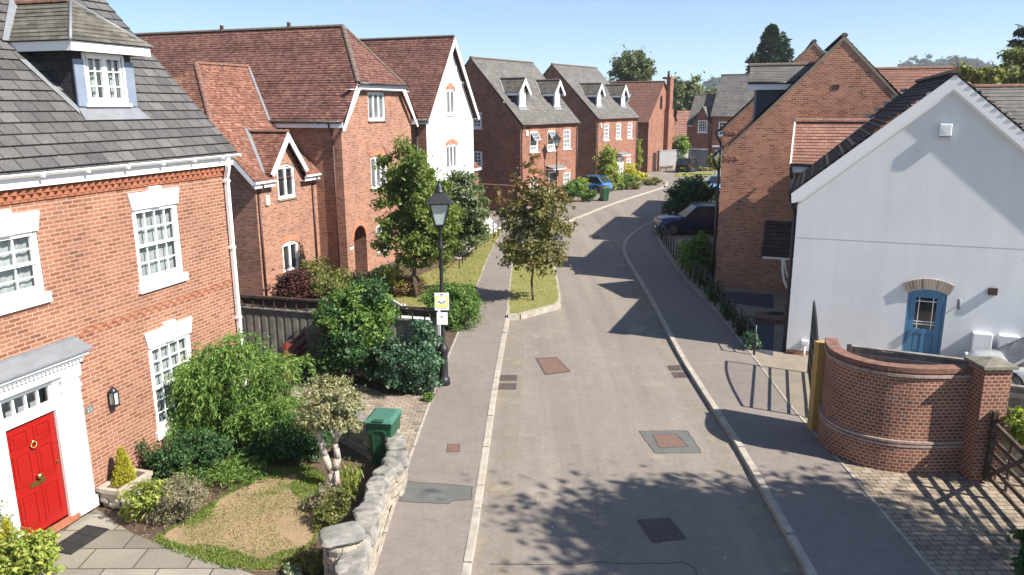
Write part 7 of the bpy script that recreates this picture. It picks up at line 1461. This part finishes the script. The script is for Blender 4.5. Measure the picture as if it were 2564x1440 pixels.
far_tree('broad_tree', 'pale green rounded tree at the right edge of the skyline', 2540, 60, 0, 'olive', ((2540, 165, 46, 34), (2500, 185, 28, 22), (2560, 195, 46, 26)), 5200, .32, 74, 7)
far_tree('garden_tree', 'yellow-green garden trees showing over the white gable roof', 2430, 55, 0, 'olive', ((2400, 180, 26, 18), (2440, 190, 36, 18), (2470, 195, 30, 20)), 3600, .28, 75, 6)
far_tree('cedar_tree', 'dark layered cedar branches entering at the top right corner', 2590, 72, 0, 'fir', ((2560, 112, 34, 10), (2585, 85, 46, 10), (2545, 135, 22, 8), (2600, 140, 60, 14)), 3000, .5, 76, 13)
# far wooded hill
hp = []
def hill(name, y, pts, seed):
    mb = MB(); P_ = [at(px, py, y) for px, py in pts]; n = len(P_)
    for i in range(n - 1):
        a, b = P_[i], P_[i + 1]; mb.face([(a.x, a.y - 160, -.5), (b.x, b.y - 160, -.5), (b.x, b.y, b.z), (a.x, a.y, a.z)]); mb.face([(b.x, b.y + 300, -.5), (a.x, a.y + 300, -.5), (a.x, a.y, a.z), (b.x, b.y, b.z)])
    o = mb.build(name, M['field']); tag(o, kind='structure'); return P_
H1 = hill('hill', 900, ((1500, 262), (1650, 245), (1780, 232), (1900, 225), (2050, 215), (2200, 185), (2300, 168), (2380, 160), (2470, 168), (2600, 180), (2800, 200)), 1)
bb = []
rg_ = np.random.default_rng(8)
for px, py in [(x, y) for x, y in zip(range(2262, 2490, 11), [158, 155, 153, 151, 150, 149, 150, 152, 153, 153, 150, 145, 147, 151, 153, 154, 151, 155, 158, 160, 164])]:
    p = at(px, py + rg_.uniform(0, 6), 890 + rg_.uniform(-20, 20)); bb.append((p.x, p.y, p.z, 4.4, 5, 4.6))
    for k in range(2): p = at(px + rg_.uniform(-6, 6), py + 10 + k * 10, 880); bb.append((p.x, p.y, p.z, 5, 5, 5))
for px in range(1770, 1900, 12): p = at(px, 208 + rg_.uniform(-8, 10) , 860); bb.append((p.x, p.y, p.z, 5, 5, 6)); p = at(px, 226, 850); bb.append((p.x, p.y, p.z, 5, 5, 6))
for px in list(range(1640, 1770, 14)): p = at(px, 240, 850); bb.append((p.x, p.y, p.z, 5, 5, 5))
o = crown('hill_wood', LEAF['farwood'], bb, 26000, 2.2, 80, None, clus=7, sig=.4); tag(o, 'distant wood along the hilltop', 'wood', kind='stuff')
# grass
def wob(x, y): return np.sin(x * 2.3 + 1.1 * np.sin(y * 1.7)) + np.sin(y * 2.9 + 1.3 * np.sin(x * 2.1 + 1)) + .5 * np.sin(x * 6.1 + y * 4.3)
_lc = sum((Vector(p) for p in LW), Vector((0, 0))) / len(LW); _ang = np.arctan2([p[1] - _lc.y for p in LW], [p[0] - _lc.x for p in LW]); _rad = np.hypot([p[0] - _lc.x for p in LW], [p[1] - _lc.y for p in LW]); _o = np.argsort(_ang)
def rel(x, y): return np.hypot(x - _lc.x, y - _lc.y) / np.interp(np.arctan2(y - _lc.y, x - _lc.x), _ang[_o], _rad[_o], period=2 * np.pi)
grass('lawn_grass', LEAF['grass'], [LW], 7000, .04, 90, .1, 'parched grass of the small front lawn', lambda x, y: wob(x, y) > -.9)
grass('lawn_green_patches', LEAF['grassg'], [LW], 22000, .055, 94, .1, 'greener patches within the parched lawn', lambda x, y: rel(x, y) + .095 * wob(x, y) > .8)
edge = []
for i in range(0, len(LW), 1): edge.append(LW[i])
def ring(poly, d):
    c = sum((Vector(p) for p in poly), Vector((0, 0))) / len(poly); return [c + (Vector(p) - c) * d for p in poly]
E_ = [[LW[i], LW[(i + 1) % len(LW)], ring(LW, .84)[(i + 1) % len(LW)], ring(LW, .84)[i]] for i in range(len(LW))]
OUT = ring(LW, 1.05); grass('lawn_edge_grass', LEAF['grassg'], [OUT], 12000, .075, 91, .095, 'longer ragged grass spilling over the lawn edge', lambda x, y: (rel(x, y) > .92) & (wob(x * 1.7, y * 1.7) > -.5))
grass('island_grass', LEAF['grass'], [IS], 9000, .05, 92, .11, 'short grass on the verge island')
grass('verge_grass', LEAF['grass'], [VG], 11000, .07, 93, .1, 'rough grass of the verge by the post and rail fence')

# ================================================================ AIR
m = bpy.data.materials.new('haze_air'); m.use_nodes = True; t = m.node_tree; t.nodes.remove(t.nodes['Principled BSDF'])
pv = t.nodes.new('ShaderNodeVolumePrincipled'); pv.inputs['Color'].default_value = (.93, .96, 1, 1); pv.inputs['Density'].default_value = .00026; pv.inputs['Anisotropy'].default_value = .2
t.links.new(pv.outputs[0], t.nodes['Material Output'].inputs['Volume'])
HZ = MB(); HZ.box(-700, 1100, -55, 1300, -2.5, 92); o = HZ.build('haze', m); o['kind'] = 'stuff'
